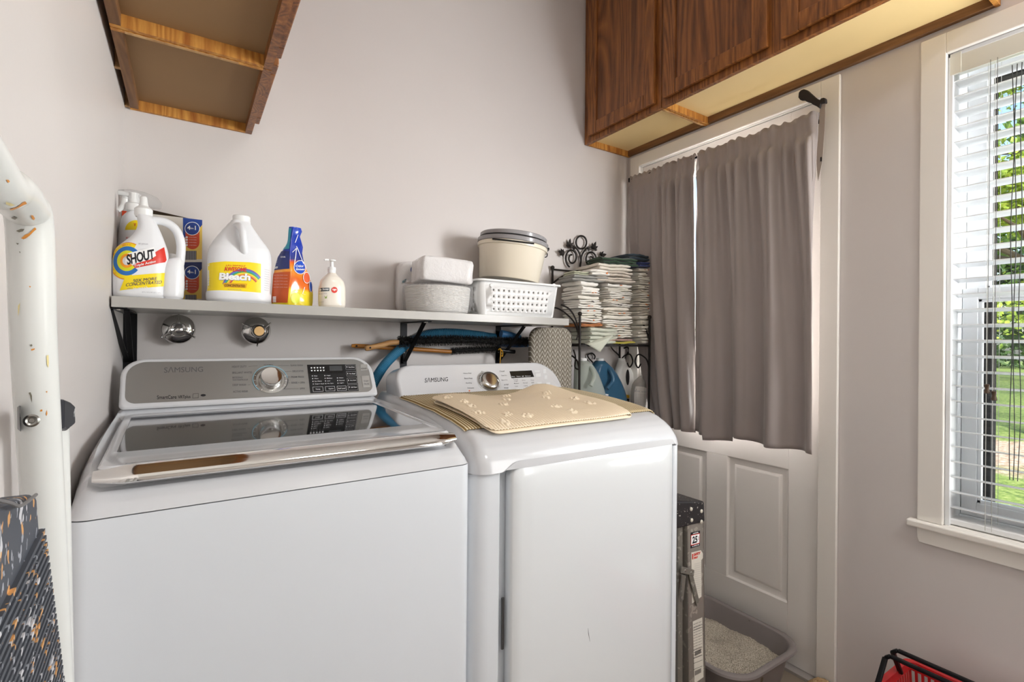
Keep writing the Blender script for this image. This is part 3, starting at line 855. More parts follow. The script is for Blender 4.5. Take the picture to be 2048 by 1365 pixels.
# ------------------------------------------------------------------ dryer
DX0, DX1, DY = 0.5285, 1.2150, 0.966
def cap_h(y):
    pts = [(-0.004, 0.0), (0.0, 0.022), (0.006, 0.036), (0.018, 0.053), (0.036, 0.067), (0.062, 0.080), (0.10, 0.091), (0.16, 0.101), (0.26, 0.111), (0.40, 0.119), (0.56, 0.124), (0.75, 0.126)]
    if y <= pts[0][0]: return 0
    for (a, p), (b_, q) in zip(pts, pts[1:]):
        if y <= b_: return p + (q - p) * (y - a) / (b_ - a)
    return pts[-1][1]
ZSD = 0.921
def cap_z(x, y):
    """world height of the dryer's top at world x, y"""
    e = min(x - DX0, DX1 - x)
    h = cap_h(y - DY)
    rad = 0.034
    if e < rad: h = h * (0.35 + 0.65 * math.sqrt(max(0, 1 - (1 - max(e, 0) / rad) ** 2)))
    return ZSD + h
def dryer():
    W = DX1 - DX0; D = 0.70
    r = thing('clothes_dryer', 'white front-loading clothes dryer with two beige mats on top', 'dryer', ((DX0 + DX1) / 2, DY + D / 2, 0))
    # plan outline with a rounded left front corner and a channel beside the door
    xd0, xd1 = 0.601, 1.190           # door recess
    out = [(DX1, DY + D), (DX0, DY + D), (DX0, DY + 0.05)]
    for i in range(1, 9):
        a = R(180 + 90 * i / 8); out.append((DX0 + 0.046 + 0.046 * math.cos(a), DY + 0.052 + 0.046 * math.sin(a)))
    out += [(xd0 - 0.004, DY + 0.004), (xd0, DY + 0.008), (xd0, DY + 0.034), (xd1 + 0.001, DY + 0.034), (xd1 + 0.001, DY + 0.003), (xd1 + 0.004, DY + 0.001), (DX1 - 0.012, DY + 0.001), (DX1 - 0.004, DY + 0.004), (DX1, DY + 0.012)]
    b = M(); b.loft([[(x, y, z) for x, y in out] for z in (0.13, ZSD - 0.002)])
    low = [(x, y) for x, y in out if not (xd0 - 0.001 < x < xd1 + 0.002 and y < DY + 0.04)]
    b.loft([[(x, y, z) for x, y in low] for z in (0.02, 0.13)])
    b.build('cabinet', m_body, r, smooth=35)
    for x in (DX0 + 0.05, DX1 - 0.05):
        for y in (DY + 0.07, DY + D - 0.06): M().lathe([(0.02, 0.0), (0.022, 0.004), (0.012, 0.012), (0.012, 0.022)], (x, y, 0), 14).build('foot', m_black, r)
    # cap: height field over a plan with a rounded front left corner, drooping over the pillar
    cap = M(); nu, nv = 81, 61
    def yfront(x):
        e = x - DX0
        e2 = DX1 - x
        return DY - 0.004 + (0.046 - math.sqrt(max(0, 0.046 ** 2 - (0.046 - e) ** 2)) if e < 0.046 else 0) + (0.016 - math.sqrt(max(0, 0.016 ** 2 - (0.016 - e2) ** 2)) if e2 < 0.016 else 0)
    def capf(s, t):
        x = DX0 + W * s; y0 = yfront(x); q = t ** 1.7; y = y0 + (DY + D - y0) * q
        h = cap_h(y - y0 + (DY - 0.004) - DY)
        e = min(x - DX0, DX1 - x)
        rad = 0.034
        if e < rad: h = h * (0.35 + 0.65 * math.sqrt(max(0, 1 - (1 - e / rad) ** 2)))
        return (x, y, ZSD + h)
    def lowz(x):
        """underside of the front lip: low over the pillars, arched over the door"""
        a = (x - 0.596) / 0.05; b_ = (1.196 - x) / 0.02
        q = max(0.0, min(1.0, a, b_)); q = q * q * (3 - 2 * q)
        return ZSD + 0.021 * q
    cap.grid(nu, nv, capf)
    fr = [Vector(capf(i / (nu - 1), 0)) for i in range(nu)]
    cap.loft([[p for p in fr] + [Vector(capf(1, j / (nv - 1))) for j in range(1, nv)] + [Vector(capf(1 - i / (nu - 1), 1)) for i in range(1, nu)] + [Vector(capf(0, 1 - j / (nv - 1))) for j in range(1, nv - 1)]], cap=False)
    rim = [p for p in fr] + [Vector(capf(1, j / (nv - 1))) for j in range(1, nv)] + [Vector(capf(1 - i / (nu - 1), 1)) for i in range(1, nu)] + [Vector(capf(0, 1 - j / (nv - 1))) for j in range(1, nv - 1)]
    rim2 = []
    for i, p in enumerate(rim):
        z = ZSD + 0.0
        rim2.append(Vector((p.x, p.y, max(ZSD, lowz(p.x)) if i < nu else ZSD)))
    # raise the grid's front row to the lip where it arches
    for i in range(nu):
        x, y, z = cap.v[i]; cap.v[i] = (x, y, max(z, lowz(x) + 0.001))
    rim = [Vector(cap.v[i]) if i < nu else p for i, p in enumerate(rim)]
    inner = [Vector((lerp(p.x, (DX0 + DX1) / 2, 0.06), lerp(p.y, DY + D / 2, 0.10), p.z)) for p in rim2]
    cap.loft([rim, rim2, inner], cap=False)
    cap.build('top_cap', m_white, r, smooth=50)
    # door
    dz0, dz1 = 0.150, 0.934; x0, x1 = 0.6285, 1.187
    yf = DY - 0.002
    def dring(i, y, dl=0.0): return [(x, y, z) for x, z in rrect(x0 + i + dl, x1 - i, dz0 + i, dz1 - i, [0.012, 0.034, 0.06, 0.05], 8)]
    dm = M()
    dm.loft([dring(0.0, DY + 0.032, 0.004), dring(0.0, yf + 0.012, -0.002), dring(0.001, yf + 0.004), dring(0.005, yf), dring(0.030, yf - 0.0018), dring(0.046, yf - 0.0042), dring(0.062, yf - 0.0046)])
    do = dm.build('door', mat('door_white_enamel', (226, 229, 231), 0.14, coat=0.5), r, smooth=60)
    M().bar((0.622, DY + 0.024, 0.62), (0.622, DY + 0.024, 0.50), 0.006, 0.004, (0, 1, 0)).build('door_catch', mat('grey_catch', (84, 82, 82), 0.6), do, smooth=0)
    sc = M(); sc.tube([at(1176, 1257, 'y', yf - 0.0048), at(1177, 1268, 'y', yf - 0.0048), at(1180, 1284, 'y', yf - 0.0048)], [0.0002, 0.0008, 0.0002], 5); sc.build('scratch', m_ink, do)
    # console
    a0, a1 = DX0 + 0.028, DX1 - 0.016
    n0 = Vector((0, 1.497, 1.034)); nn = Vector((0, -0.80, 0.60)).normalized(); ex = Vector((1, 0, 0)); up = Vector((0, 0.60, 0.80)).normalized()
    H = 0.126
    def F(a, c_, d=0.0): return n0 + ex * a + up * c_ + nn * d
    def ringc(i, dd): return [F(a, c_, dd) for a, c_ in rrect(a0 + i, a1 - i, i - 0.012, H - i, [0.085, 0.062, 0.012, 0.012], 8)]
    lowr = []
    for a, c_ in rrect(a0, a1, -0.012, H, [0.085, 0.062, 0.012, 0.012], 8):
        p = F(a, c_); lowr.append(Vector((p.x, min(max(p.y + 0.09, 1.62), 1.64), p.z - 0.01)))
    cn = M(); cn.loft([lowr, [lerp(a, Vector(b_), 0.85) for a, b_ in zip(lowr, ringc(0, 0.004))], ringc(0, 0.004), ringc(0.0025, 0.008), ringc(0.006, 0.0098), ringc(0.010, 0.0098), ringc(0.0112, 0.0092)])
    con = cn.build('control_console', m_white, r, smooth=40)
    fz = 0.0092
    P = lambda u, v, dd=0.0: plane_at(u, v, n0 + nn * (fz + dd), nn)
    t = M(); text_into(t, 'S\u039bMSUNG', quad(P(849.5, 765.5, .0005), P(896, 763, .0005), P(849.8, 756.5, .0005)), 0.0); t.build('logo_lettering', m_blackink, con, smooth=0, fixn=False)
    t = M()
    text_into(t, 'MoistureSensor', quad(P(825.5, 801, .0005), P(862, 799.5, .0005), P(825.5, 796, .0005)), 0.01)
    t.prism([P(865.5, 799.3, .0003), P(871.5, 799, .0003), P(871.5, 795, .0003), P(865.5, 795.3, .0003)], nn * .0002)
    t.build('model_lettering', m_blackink, con, smooth=0, fixn=False)
    t = M()
    for s_, u0, u1, v_ in (('Heavy Duty', 927, 943, 749), ('Perm Press', 929, 945, 759), ('Bedding', 932, 943.5, 768.5), ('Delicates', 935, 948, 778), ('Normal', 963, 974, 745.5), ('Casual', 999, 1009, 744.5), ('Time Dry', 1002, 1014, 753.5), ('Quick Dry', 1003, 1015, 762.5), ('Air Fluff', 1008, 1017, 771.5), ('Wrinkle', 1008, 1017, 778)):
        text_into(t, s_, quad(P(u0, v_, .0005), P(u1, v_ - 0.5, .0005), P(u0, v_ - 3, .0005)), 0.008)
    for s_, u0, u1, v_ in (('Temp', 1026, 1036, 760.5), ('High', 1028, 1036, 764), ('Medium', 1028, 1038, 768.5), ('Low', 1030, 1036, 774), ('Dry', 1044, 1051, 762.5), ('Normal', 1046, 1055, 767.5), ('Less', 1048, 1055, 773), ('Time', 1061, 1068, 762), ('60', 1063, 1068, 767), ('40', 1064, 1069, 772)):
        text_into(t, s_, quad(P(u0, v_, .0005), P(u1, v_ - 0.3, .0005), P(u0, v_ - 2.2, .0005)), 0.01)
    t.build('programme_lettering', m_ink, con, smooth=0, fixn=False)
    t = M(); t.prism([P(937.5, 783.5, .0003), P(940, 783.4, .0003), P(940, 780.5, .0003), P(937.5, 780.6, .0003)], nn * .0002); t.build('orange_mark', mat('orange_mark', (214, 112, 60), 0.5), con, smooth=0)
    c0 = P(978, 765); rad = (P(997, 765) - P(958, 765)).length / 2
    M().lathe([(rad * 1.18, -0.0005), (rad * 1.18, 0.0006), (rad * 0.95, 0.0008)], c0, 48, nn).build('dial_ring', mat('pale_ring', (200, 202, 204), 0.3, 0.3), con)
    kn = M(); kn.lathe([(rad * 1.0, 0.0008), (rad * 0.99, 0.004), (rad * 0.93, 0.008), (rad * 0.86, 0.0165), (rad * 0.80, 0.0185), (rad * 0.5, 0.0200), (0.002, 0.0206)], c0, 48, nn)
    kn.build('dial', mat('satin_chrome', (206, 204, 200), 0.16, 1.0), con)
    tk = M()
    for a in range(-60, 245, 22):
        dv = ex * math.cos(R(a)) + up * math.sin(R(a)); tk.bar(c0 + dv * rad * 0.95 + nn * 0.0062, c0 + dv * rad * 1.04 + nn * 0.003, 0.0009, 0.0005, nn)
    tk.build('dial_ticks', m_blackink, con, smooth=0)
    pm = M(); pm.prism([P(1019, 743.5), P(1063, 741.5), P(1068, 754.5), P(1023, 757)], nn * 0.001); dp = pm.build('display', m_display, con, smooth=0)
    t = M(); text_into(t, 'Dry  Time  00  Sensor', quad(P(1024, 755.3, .0014), P(1062, 753.6, .0014), P(1023.4, 753, .0014)), 0.01); t.build('lettering', m_whiteink, dp, smooth=0, fixn=False)
    for nm, (ua, va, ub, vb) in (('button', (1069, 742, 1079, 745.5)), ('button', (1071, 748, 1081, 755)), ('button', (1086, 739, 1092, 748)), ('button', (1088, 752, 1094, 760)), ('button', (1092, 766, 1100, 777)), ('button', (1074, 765, 1083, 769)), ('button', (1032, 778, 1046, 782)), ('button', (1050, 777, 1064, 781))):
        q = [P(ua, vb), P(ub, vb - .4), P(ub, va - .4), P(ua, va)]
        m1 = M(); m1.prism(q, nn * 0.0012); m1.build(nm, mat('pale_button', (214, 216, 218), 0.3) if nm else None, con, smooth=0)
    return r
dryer()
# ------------------------------------------------------------------ shelf on the back wall
SX0, SX1, SY0, SY1 = XL + 0.004, 1.258, 1.530, YB - 0.001
def shz(x): return lerp(1.3205, 1.3095, (x - SX0) / (SX1 - SX0))       # it sags to the right
sh = thing('wall_shelf', 'long grey-white wall shelf on black brackets above the two machines', 'shelf', ((SX0 + SX1) / 2, (SY0 + SY1) / 2, 1.29))
m_shelf = painted('shelf_laminate', (176, 173, 168), 0.28, 0.02, 60, 3)
m = M(); th = 0.0265
m.hexa([(SX0, SY0, shz(SX0) - th), (SX1, SY0, shz(SX1) - th), (SX1, SY1, shz(SX1) - th), (SX0, SY1, shz(SX0) - th), (SX0, SY0, shz(SX0)), (SX1, SY0, shz(SX1)), (SX1, SY1, shz(SX1)), (SX0, SY1, shz(SX0))])
m.build('board', m_shelf, sh, smooth=0, bevel=0.001)
def bracket(x, w=0.030, zb=1.03, arm=0.235, sy=1.62, zs_=1.135, wires=False):
    zt = shz(x) - th - 0.0005
    m = M()
    m.box(x - w / 2, YB - 0.0035, zb, x + w / 2, YB - 0.0005, zt)                      # wall plate
    m.box(x - w / 2, YB - arm, zt - 0.003, x + w / 2, YB - 0.0005, zt)                 # arm
    b = m.build('bracket', m_blackmetal, sh, smooth=0, bevel=0.0006)
    s_ = M()
    if wires:
        for dx in (-w / 2 + 0.002, w / 2 - 0.002):
            s_.bar((x + dx, YB - arm + 0.012, zt - 0.004), (x + dx * 0.3, YB - 0.006, zs_), 0.003, 0.012, (1, 0, 0))
    else:
        s_.bar((x, YB - arm + 0.035, zt - 0.004), (x, YB - 0.010, zs_), w * 0.62, 0.004, (0, 1, 1))
        s_.bar((x, YB - 0.004, zs_ + 0.035), (x, YB - 0.016, zs_ - 0.004), w * 0.5, 0.004, (0, 1, 0))
    s_.build('strut', m_blackmetal, b, smooth=0, bevel=0.0005)
    for z in (zt - 0.055, zt - 0.115, zb + 0.03): M().lathe([(0.0045, 0), (0.004, 0.0022), (0.001, 0.003)], (x, YB - 0.0035, z), 12, (0, -1, 0)).build('screw', m_screw, b)
    for y in (YB - arm + 0.012, YB - arm + 0.03): M().lathe([(0.0045, 0), (0.004, 0.0022), (0.001, 0.003)], (x, y, zt - 0.003), 12, (0, 0, -1)).build('screw', m_screw, b)
bracket(at(259, 700, 'y', YB).x, 0.036, 1.105, 0.30, 1.6, 1.15, True)
bracket(at(807, 700, 'y', YB).x, 0.026)
bracket(at(996, 700, 'y', YB).x, 0.026)

# ------------------------------------------------------------------ chrome valve handles
def valve(u, v, label, dish, tilt=(0, -1, 0), rot=0, ru=30):
    c = at(u, v, 'y', YB - 0.055)
    ax = Vector(tilt).normalized()
    w0 = Vector((c.x, YB - 0.0005, c.z)); 
    r = thing('valve_handle', label, 'tap handle', (c.x, YB - 0.03, c.z - 0.045), 0, 'chrome valve handles on the back wall')
    M().lathe([(0.024, 0.0), (0.023, 0.004), (0.012, 0.006), (0.011, 0.040)], w0, 20, (0, -1, 0)).build('stem', m_chrome, r)
    c1 = Vector((c.x, YB - 0.032, c.z)); k = 0.044
    M().lathe([(0.010, -0.004), (k * 0.95, 0.0), (k, 0.002), (k * 0.99, 0.005), (k * 0.90, 0.010), (k * 0.74, 0.0145), (k * 0.62, 0.017), (k * 0.50, 0.0185), (0.003, 0.019)], c1, 44, ax).build('bell', m_chrome, r)
    e1 = Vector((1, 0, 0)); e1 = (e1 - ax * e1.dot(ax)).normalized(); e2 = ax.cross(e1) * -1
    if e2.z < 0: e2 = -e2
    hub = M()
    if dish: prof = [(0.0215, 0.016), (0.0205, 0.034), (0.019, 0.036), (0.016, 0.034), (0.008, 0.0275), (0.002, 0.027)]
    else: prof = [(0.0225, 0.016), (0.0205, 0.020), (0.0198, 0.026), (0.0185, 0.0285), (0.016, 0.0275), (0.0125, 0.026), (0.009, 0.0285), (0.002, 0.030)]
    hub.lathe(prof, c1, 32, ax); hub.build('cap', m_chrome, r)
    for q in range(3):
        a = R(rot + 90 + q * 120); d = e1 * math.cos(a) + e2 * math.sin(a)
        f = M(); pts = [c1 + d * 0.016 + ax * 0.024, c1 + d * 0.026 + ax * 0.021, c1 + d * 0.037 + ax * 0.014, c1 + d * 0.0465 + ax * 0.008]
        f.tube(smoothpath(pts, 4), [0.0058] * 4 + [0.0036] * 4 + [0.0026] * 4 + [0.0022], 8); f.ball(c1 + d * 0.0475 + ax * 0.0078, 0.0034, 8)
        f.build('lobe', m_chrome, r)
    if dish: M().lathe([(0.0150, 0.0330), (0.006, 0.028), (0.001, 0.0278)], c1 + ax * 0.0012, 24, ax).build('cap_inset', mat('tarnished_brass', (150, 122, 84), 0.3, 0.9), r)
valve(357, 659, 'chrome round valve handle on the back wall nearest the left bracket', False)
valve(514, 662, 'chrome valve handle with a hollow brassy centre, right of the other one', True, (0.16, -1, -0.03), 62)

# ------------------------------------------------------------------ things on the shelf
m_wh = mat('white_hdpe', (232, 233, 236), 0.32, sss=0.1)
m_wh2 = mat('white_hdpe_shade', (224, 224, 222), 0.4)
m_lab = {}
def ink(name, col, rough=0.35):
    if name not in m_lab: m_lab[name] = mat('print_' + name, col, rough)
    return m_lab[name]
yel = ink('yellow', (246, 218, 22)); red = ink('red', (214, 54, 40)); blu = ink('blue', (28, 66, 150)); blk = ink('black', (24, 24, 34)); wht = ink('white', (244, 244, 244))
nav = ink('navy', (28, 42, 96)); lblue = ink('light_blue', (40, 110, 186)); org = ink('orange', (238, 150, 32)); lime = ink('lime', (214, 214, 30)); gry = ink('grey', (150, 150, 156)); cre = ink('cream', (240, 232, 200))

def D(b, parts, parent, name, m, eps=0.0006, step=0.004):
    """one or more decal polygons of one colour on bottle b"""
    k = M()
    for p in parts: b.decal(p, eps, step, k)
    return k.build(name, m, parent, smooth=0, fixn=False)
def TX(b, items, parent, name, m, eps=0.0016):
    k = M()
    for it in items:
        b.text(k, it[0], it[1], it[2], it[3], eps, *(it[4:]))
    return k.build(name, m, parent, smooth=0, fixn=False)

# -- big white stain remover refill with a side handle
def shout():
    yc = 1.594
    b = Bottle([(600, 230, 330, 0.060), (594, 225.5, 335, 0.074), (560, 223, 337, 0.080), (530, 223, 339, 0.080), (515, 226, 338, 0.078), (500, 234, 336, 0.072), (485, 252, 331, 0.064), (470, 268, 325, 0.056), (455, 275, 318, 0.050), (440, 274.5, 311, 0.044), (432, 273, 305, 0.038)], yc, 2.6)
    r = thing('stain_remover_jug', 'tall white jug with yellow, red and blue swirl label, leftmost at the shelf front', 'detergent jug', (at(280, 597, 'y', yc).x, yc, b.rows[0][0]))
    m = M(); b.into(m)
    P = lambda u, v, dy=0.0: at(u, v, 'y', yc + dy)
    m.tube(smoothpath([P(302, 441), P(325, 443), P(345, 453), P(357, 470), P(362, 492), P(361, 515), P(359, 530)], 5), 0.0105, 12, flat=1.0)
    body = m.build('body', m_wh, r)
    lo = Bottle([(600, 322, 362, 0.052), (594, 318, 367, 0.060), (570, 318, 369, 0.062), (545, 320, 369, 0.060), (530, 325, 368, 0.052), (521, 335, 366, 0.040), (517, 345, 364, 0.028)], yc, 2.4, 32)
    m = M(); lo.into(m); m.build('handle_base', m_wh, r)
    n = M(); z0 = b.rows[-1][0]; cx = P(287, 432).x
    n.lathe([(0.017, -0.004), (0.0195, 0.002), (0.0195, 0.016), (0.016, 0.020), (0.0105, 0.024), (0.0085, 0.036), (0.0072, 0.048), (0.004, 0.0505)], (cx, yc, z0), 28)
    n.build('spout_cap', m_whiteplastic, r)
    def ringp(cu, cv, r0, r1, a0, a1, n=26):
        return ell(cu, cv, r1, r1 * 1.02, n, a0, a1) + list(reversed(ell(cu, cv, r0, r0 * 1.02, n, a0, a1)))
    cu, cv = 254, 522
    for nm, m_, r0, r1 in (('swirl', org, 31, 37.5), ('swirl', yel, 28.5, 35.5), ('swirl', lblue, 20, 29), ('swirl', lime, 14, 20.5), ('swirl', org, 9, 14)):
        a0, a1 = (70, 300) if r1 > 30 else (40, 320)
        pol = [(max(u, 224.5), v) for u, v in ringp(cu, cv, r0, r1, a0, a1)]
        D(b, [pol], r, nm, m_, 0.0005 + 0.0003 * (38 - r1) / 8)
    D(b, [[(251, 553), (335, 545), (332, 570), (325, 573), (239, 581)]], r, 'yellow_band', yel, 0.0010)
    D(b, [[(258, 537), (310, 505), (328, 493), (333, 519), (330, 524), (300, 531), (262, 538.5)]], r, 'red_band', red, 0.0011)
    D(b, [[(250, 527), (253, 508), (308, 494), (312, 512), (300, 520), (256, 532)]], r, 'logo_plate', wht, 0.0013)
    TX(b, [('SHOUT', (255, 531), (311, 518), (251.5, 510.5), 0.03, 0.1, 0.95)], r, 'large_lettering', blk, 0.0018)
    TX(b, [('Triple Acting', (268.5, 537), (312, 527), (268, 530.5), 0.02)], r, 'white_lettering', wht, 0.0018)
    TX(b, [('50X MORE', (266.5, 565.5), (314.5, 560.5), (266, 559.5), 0.0, 0.15), ('CONCENTRATED', (251.5, 573.5), (323, 567.5), (253, 567), 0.0, 0.15)], r, 'navy_lettering', nav, 0.0018)
    TX(b, [('in-wash', (267, 579.5), (295, 577), (267, 575)), ], r, 'small_white_lettering', wht, 0.0018)
    TX(b, [('stain', (254.5, 578.5), (264, 577.8), (254.5, 575.8)), ('SC Johnson', (277.5, 490), (296, 490.5), (277.5, 486)), ('60 FL OZ (1.87 QT) 1.77 L', (284, 586), (322, 587.5), (284, 583.5))], r, 'small_lettering', gry, 0.0018)
shout()

# -- spray bottle behind it, with a clear trigger head
def spray():
    yc = 1.70
    b = Bottle([(598, 236, 300, 0.05), (590, 234, 302, 0.058), (540, 233, 303, 0.060), (500, 233.5, 302, 0.060), (470, 236, 298, 0.056), (450, 239, 294, 0.050), (436, 244, 289, 0.042), (428, 252, 283, 0.034), (422, 260, 278, 0.028)], yc, 2.5)
    for q in b.rows: q[0] -= 0.0
    z0 = b.rows[0][0]; dz = shz(b.rows[0][1]) + 0.0008 - z0
    r = thing('spray_bottle', 'white trigger spray bottle with yellow and red label, behind the large stain remover jug', 'spray bottle', (at(268, 590, 'y', yc).x, yc, shz(-0.1) + 0.0005))
    b.rows[0][0] += dz
    for q in b.rows[1:4]: q[0] = max(q[0], b.rows[0][0] + 0.002)
    b.rows.sort()
    m = M(); b.into(m); m.build('body', m_wh, r)
    D(b, [ell(272, 460, 22, 20, 20, 180, 360)], r, 'yellow_label', yel)
    TX(b, [('V', (267.5, 453), (272, 453), (267.5, 446), 0.03)], r, 'lettering', red)
    TX(b, [('SC Johnson', (252, 479), (270, 479), (252, 474.5), 0.02)], r, 'maker_lettering', red)
    D(b, [[(246, 484), (285, 492), (285, 500), (240, 492)]], r, 'orange_label', org)
    P = lambda u, v, dy=0.0: at(u, v, 'y', yc + dy)
    mc = m_film
    h = M()
    A, B_ = P(236, 384), P(318, 405)
    out = [P(*q) for q in ((236, 381), (262, 380), (290, 386), (316, 397), (325, 410), (322, 418), (300, 416), (292, 412), (288, 420), (270, 420), (268, 404), (250, 398), (237, 392), (233, 387))]
    h.prism([p + Vector((0, -0.012, 0)) for p in out], (0, 0.024, 0)); h.build('spray_head', mc, r, smooth=30, bevel=0.006, bseg=4)
    h2 = M(); h2.tube([P(233, 385), P(246, 387), P(270, 392), P(288, 398)], [0.006, 0.007, 0.009, 0.008], 14); h2.tube([P(272, 396), P(270, 410), P(269, 424)], [0.009, 0.011, 0.012], 14); h2.build('pump_core', m_whiteplastic, r)
    t = M(); t.tube(smoothpath([P(252, 394, -.002), P(249, 406, -.002), P(243, 416, -.002), P(236, 421, -.002)], 4), [0.006] * 5 + [0.005] * 4 + [0.0045] * 4, 10, flat=1.3); t.build('trigger', m_whiteplastic, r)
    M().lathe([(0.017, 0), (0.019, 0.002), (0.0185, 0.020), (0.013, 0.024), (0.013, 0.05)], P(268, 424) , 24).build('collar', m_whiteplastic, r)

# -- opened carton behind, printed blue, orange and yellow
def carton():
    x1, y0, y1 = at(404, 520, 'y', 1.765).x, 1.765, 1.842
    x0 = -0.150; z0 = shz(0) + 0.0008; zt = at(404, 440, 'y', 1.765).z; zl = zt - 0.002
    r = thing('freshener_carton', 'opened carton with blue and orange print, against the wall behind the jug', 'box', ((x0 + x1) / 2, (y0 + y1) / 2, z0))
    m = M(); t = 0.0025
    m.box(x0, y0, z0, x1, y0 + t, zt); m.box(x0, y1 - t, z0, x1, y1, zt); m.box(x0, y0 + t, z0, x0 + t, y1 - t, zt); m.box(x1 - t, y0 + t, z0, x1, y1 - t, zt); m.box(x0 + t, y0 + t, z0, x1 - t, y1 - t, z0 + t)
    m.build('carton', mat('carton_print_white', (222, 216, 206), 0.55), r, smooth=0)
    f = M(); f.hexa([(x0 + 0.03, y1 - 0.004, zt - 0.001), (x1 - 0.01, y1 - 0.004, zt - 0.001), (x1 - 0.01, y1 - 0.002, zt - 0.001), (x0 + 0.03, y1 - 0.002, zt - 0.001), (x0 + 0.03, y0 + 0.01, zt + 0.018), (x1 - 0.012, y0 + 0.03, zt + 0.003), (x1 - 0.012, y0 + 0.032, zt + 0.003), (x0 + 0.03, y0 + 0.012, zt + 0.018)])
    f.build('flap', mat('bare_cardboard', (120, 100, 78), 0.8), r, smooth=0)
    y = y0 - 0.0004
    P = lambda u, v, e=0.0: at(u, v, 'y', y - e)
    def dec(nm, polys, m_, e=0.0):
        k = M()
        for p in polys:
            q = [P(u, v, e) for u, v in p]; q = [Vector((min(a.x, x1 - 0.0002), a.y, min(a.z, zt - 0.0005))) for a in q]
            k.add(q, [tuple(range(len(q)))])
        return k.build(nm, m_, r, smooth=0, fixn=False)
    def pill(cu, v0, v1, hw): return [(cu - hw, v0), (cu + hw, v0)] + ell(cu, v1 - hw, hw, hw, 12, 0, 180)
    for k_, dv in enumerate((0, 88)):
        if k_ == 0: pass
        dec('blue_print', [[(366, 434 + dv + (3 if k_ else 0)), (405, 436.5 + dv), (405, 452 + dv), (366, 478 + dv)]], nav if k_ else blu, 0.0001)
        dec('yellow_print', [[(366, 500 + dv * .98), (405, 450 + dv), (405, 519 + dv * .9), (366, 519 + dv * .9)]], ink('pack_yellow', (232, 196, 90)), 0.00015)
        dec('orange_print', [pill(385 - k_, 462 + dv, 499 + dv, 14)], ink('pack_orange', (204, 70, 34)), 0.0002)
        dec('round_badge', [ell(384.5 - k_ * .5, 457.5 + dv, 15.2, 13.6, 26)], wht, 0.00025)
        dec('round_badge', [ell(384.5 - k_ * .5, 457.5 + dv, 14, 12.4, 26)], ink('badge_blue', (24, 60, 140)), 0.0003)
        t = M()
        def tx(s_, bl, br, tl, bd=0.03): text_into(t, s_, quad(P(*bl, .0006), P(*br, .0006), P(*tl, .0006)), bd)
        tx('4', (374.5, 459.5 + dv), (381, 459.8 + dv), (374.5, 451.5 + dv)); tx('in', (381.5, 458.5 + dv), (387, 458.8 + dv), (381.5, 455 + dv), 0.01); tx('1', (389.8, 460.3 + dv), (391.6, 460.5 + dv), (389.8, 451.8 + dv))
        for q in range(4): tx('protects freshens', (378, 475.5 + dv + 5.3 * q), (393, 476 + dv + 5.3 * q), (378, 473.7 + dv + 5.3 * q), 0.0); t.add([P(u, v, .0006) for u, v in ell(373.5, 474.8 + dv + 5.2 * q, 2.2, 2.2, 10)], [tuple(range(10))])
        t.build('white_lettering', wht, r, smooth=0, fixn=False)
        st = []
        for q in range(7): st.append([(372 + q * 3.2, 502 + dv), (373.6 + q * 3.2, 502 + dv), (373.6 + q * 3.2, 520 + dv), (372 + q * 3.2, 520 + dv)])
        dec('grey_cylinder_print', [[(370, 502 + dv), (392, 502 + dv), (392, 520 + dv), (370, 520 + dv)]], gry, 0.0003); dec('dark_stripes', st, ink('dark_print', (70, 66, 70)), 0.0004)
    dec('orange_print', [[(244, 416), (272, 417), (272, 434), (244, 434)]], ink('pack_orange', (204, 70, 34)), 0.0002)
    t = M()
    for q, s_ in enumerate(('TWIN', 'PACK', '4in1')): text_into(t, s_, quad(P(253, 422.5 + q * 6, .0006), P(264, 422.8 + q * 6, .0006), P(253, 418 + q * 6, .0006)), 0.03)
    t.build('white_lettering', wht, r, smooth=0, fixn=False)
carton()
def smallbottle():
    yc = 1.685; b = Bottle([(598, 322, 366, 0.03), (592, 320, 368, 0.036), (560, 320, 368, 0.038), (540, 323, 365, 0.034), (528, 330, 358, 0.026), (522, 338, 350, 0.018)], yc, 2.3, 24)
    z0 = shz(0) + 0.0006; 
    for q in b.rows: q[0] = max(q[0], z0 + 0.002 * (q is not b.rows[0])) if q[0] < z0 + 0.003 else q[0]
    b.rows[0][0] = z0
    r = thing('small_bottle', 'white bottle with yellow label half hidden behind the stain remover jug handle', 'bottle', (at(343, 590, 'y', yc).x, yc, z0))
    m = M(); b.into(m); m.build('body', m_wh, r)
    D(b, [ell(341, 552, 12, 10, 16, 180, 360)], r, 'yellow_label', yel)
    M().lathe([(0.010, 0), (0.010, 0.018), (0.006, 0.02)], (at(344, 522, 'y', yc).x, yc, b.rows[-1][0]), 16).build('cap', m_whiteplastic, r)
smallbottle()

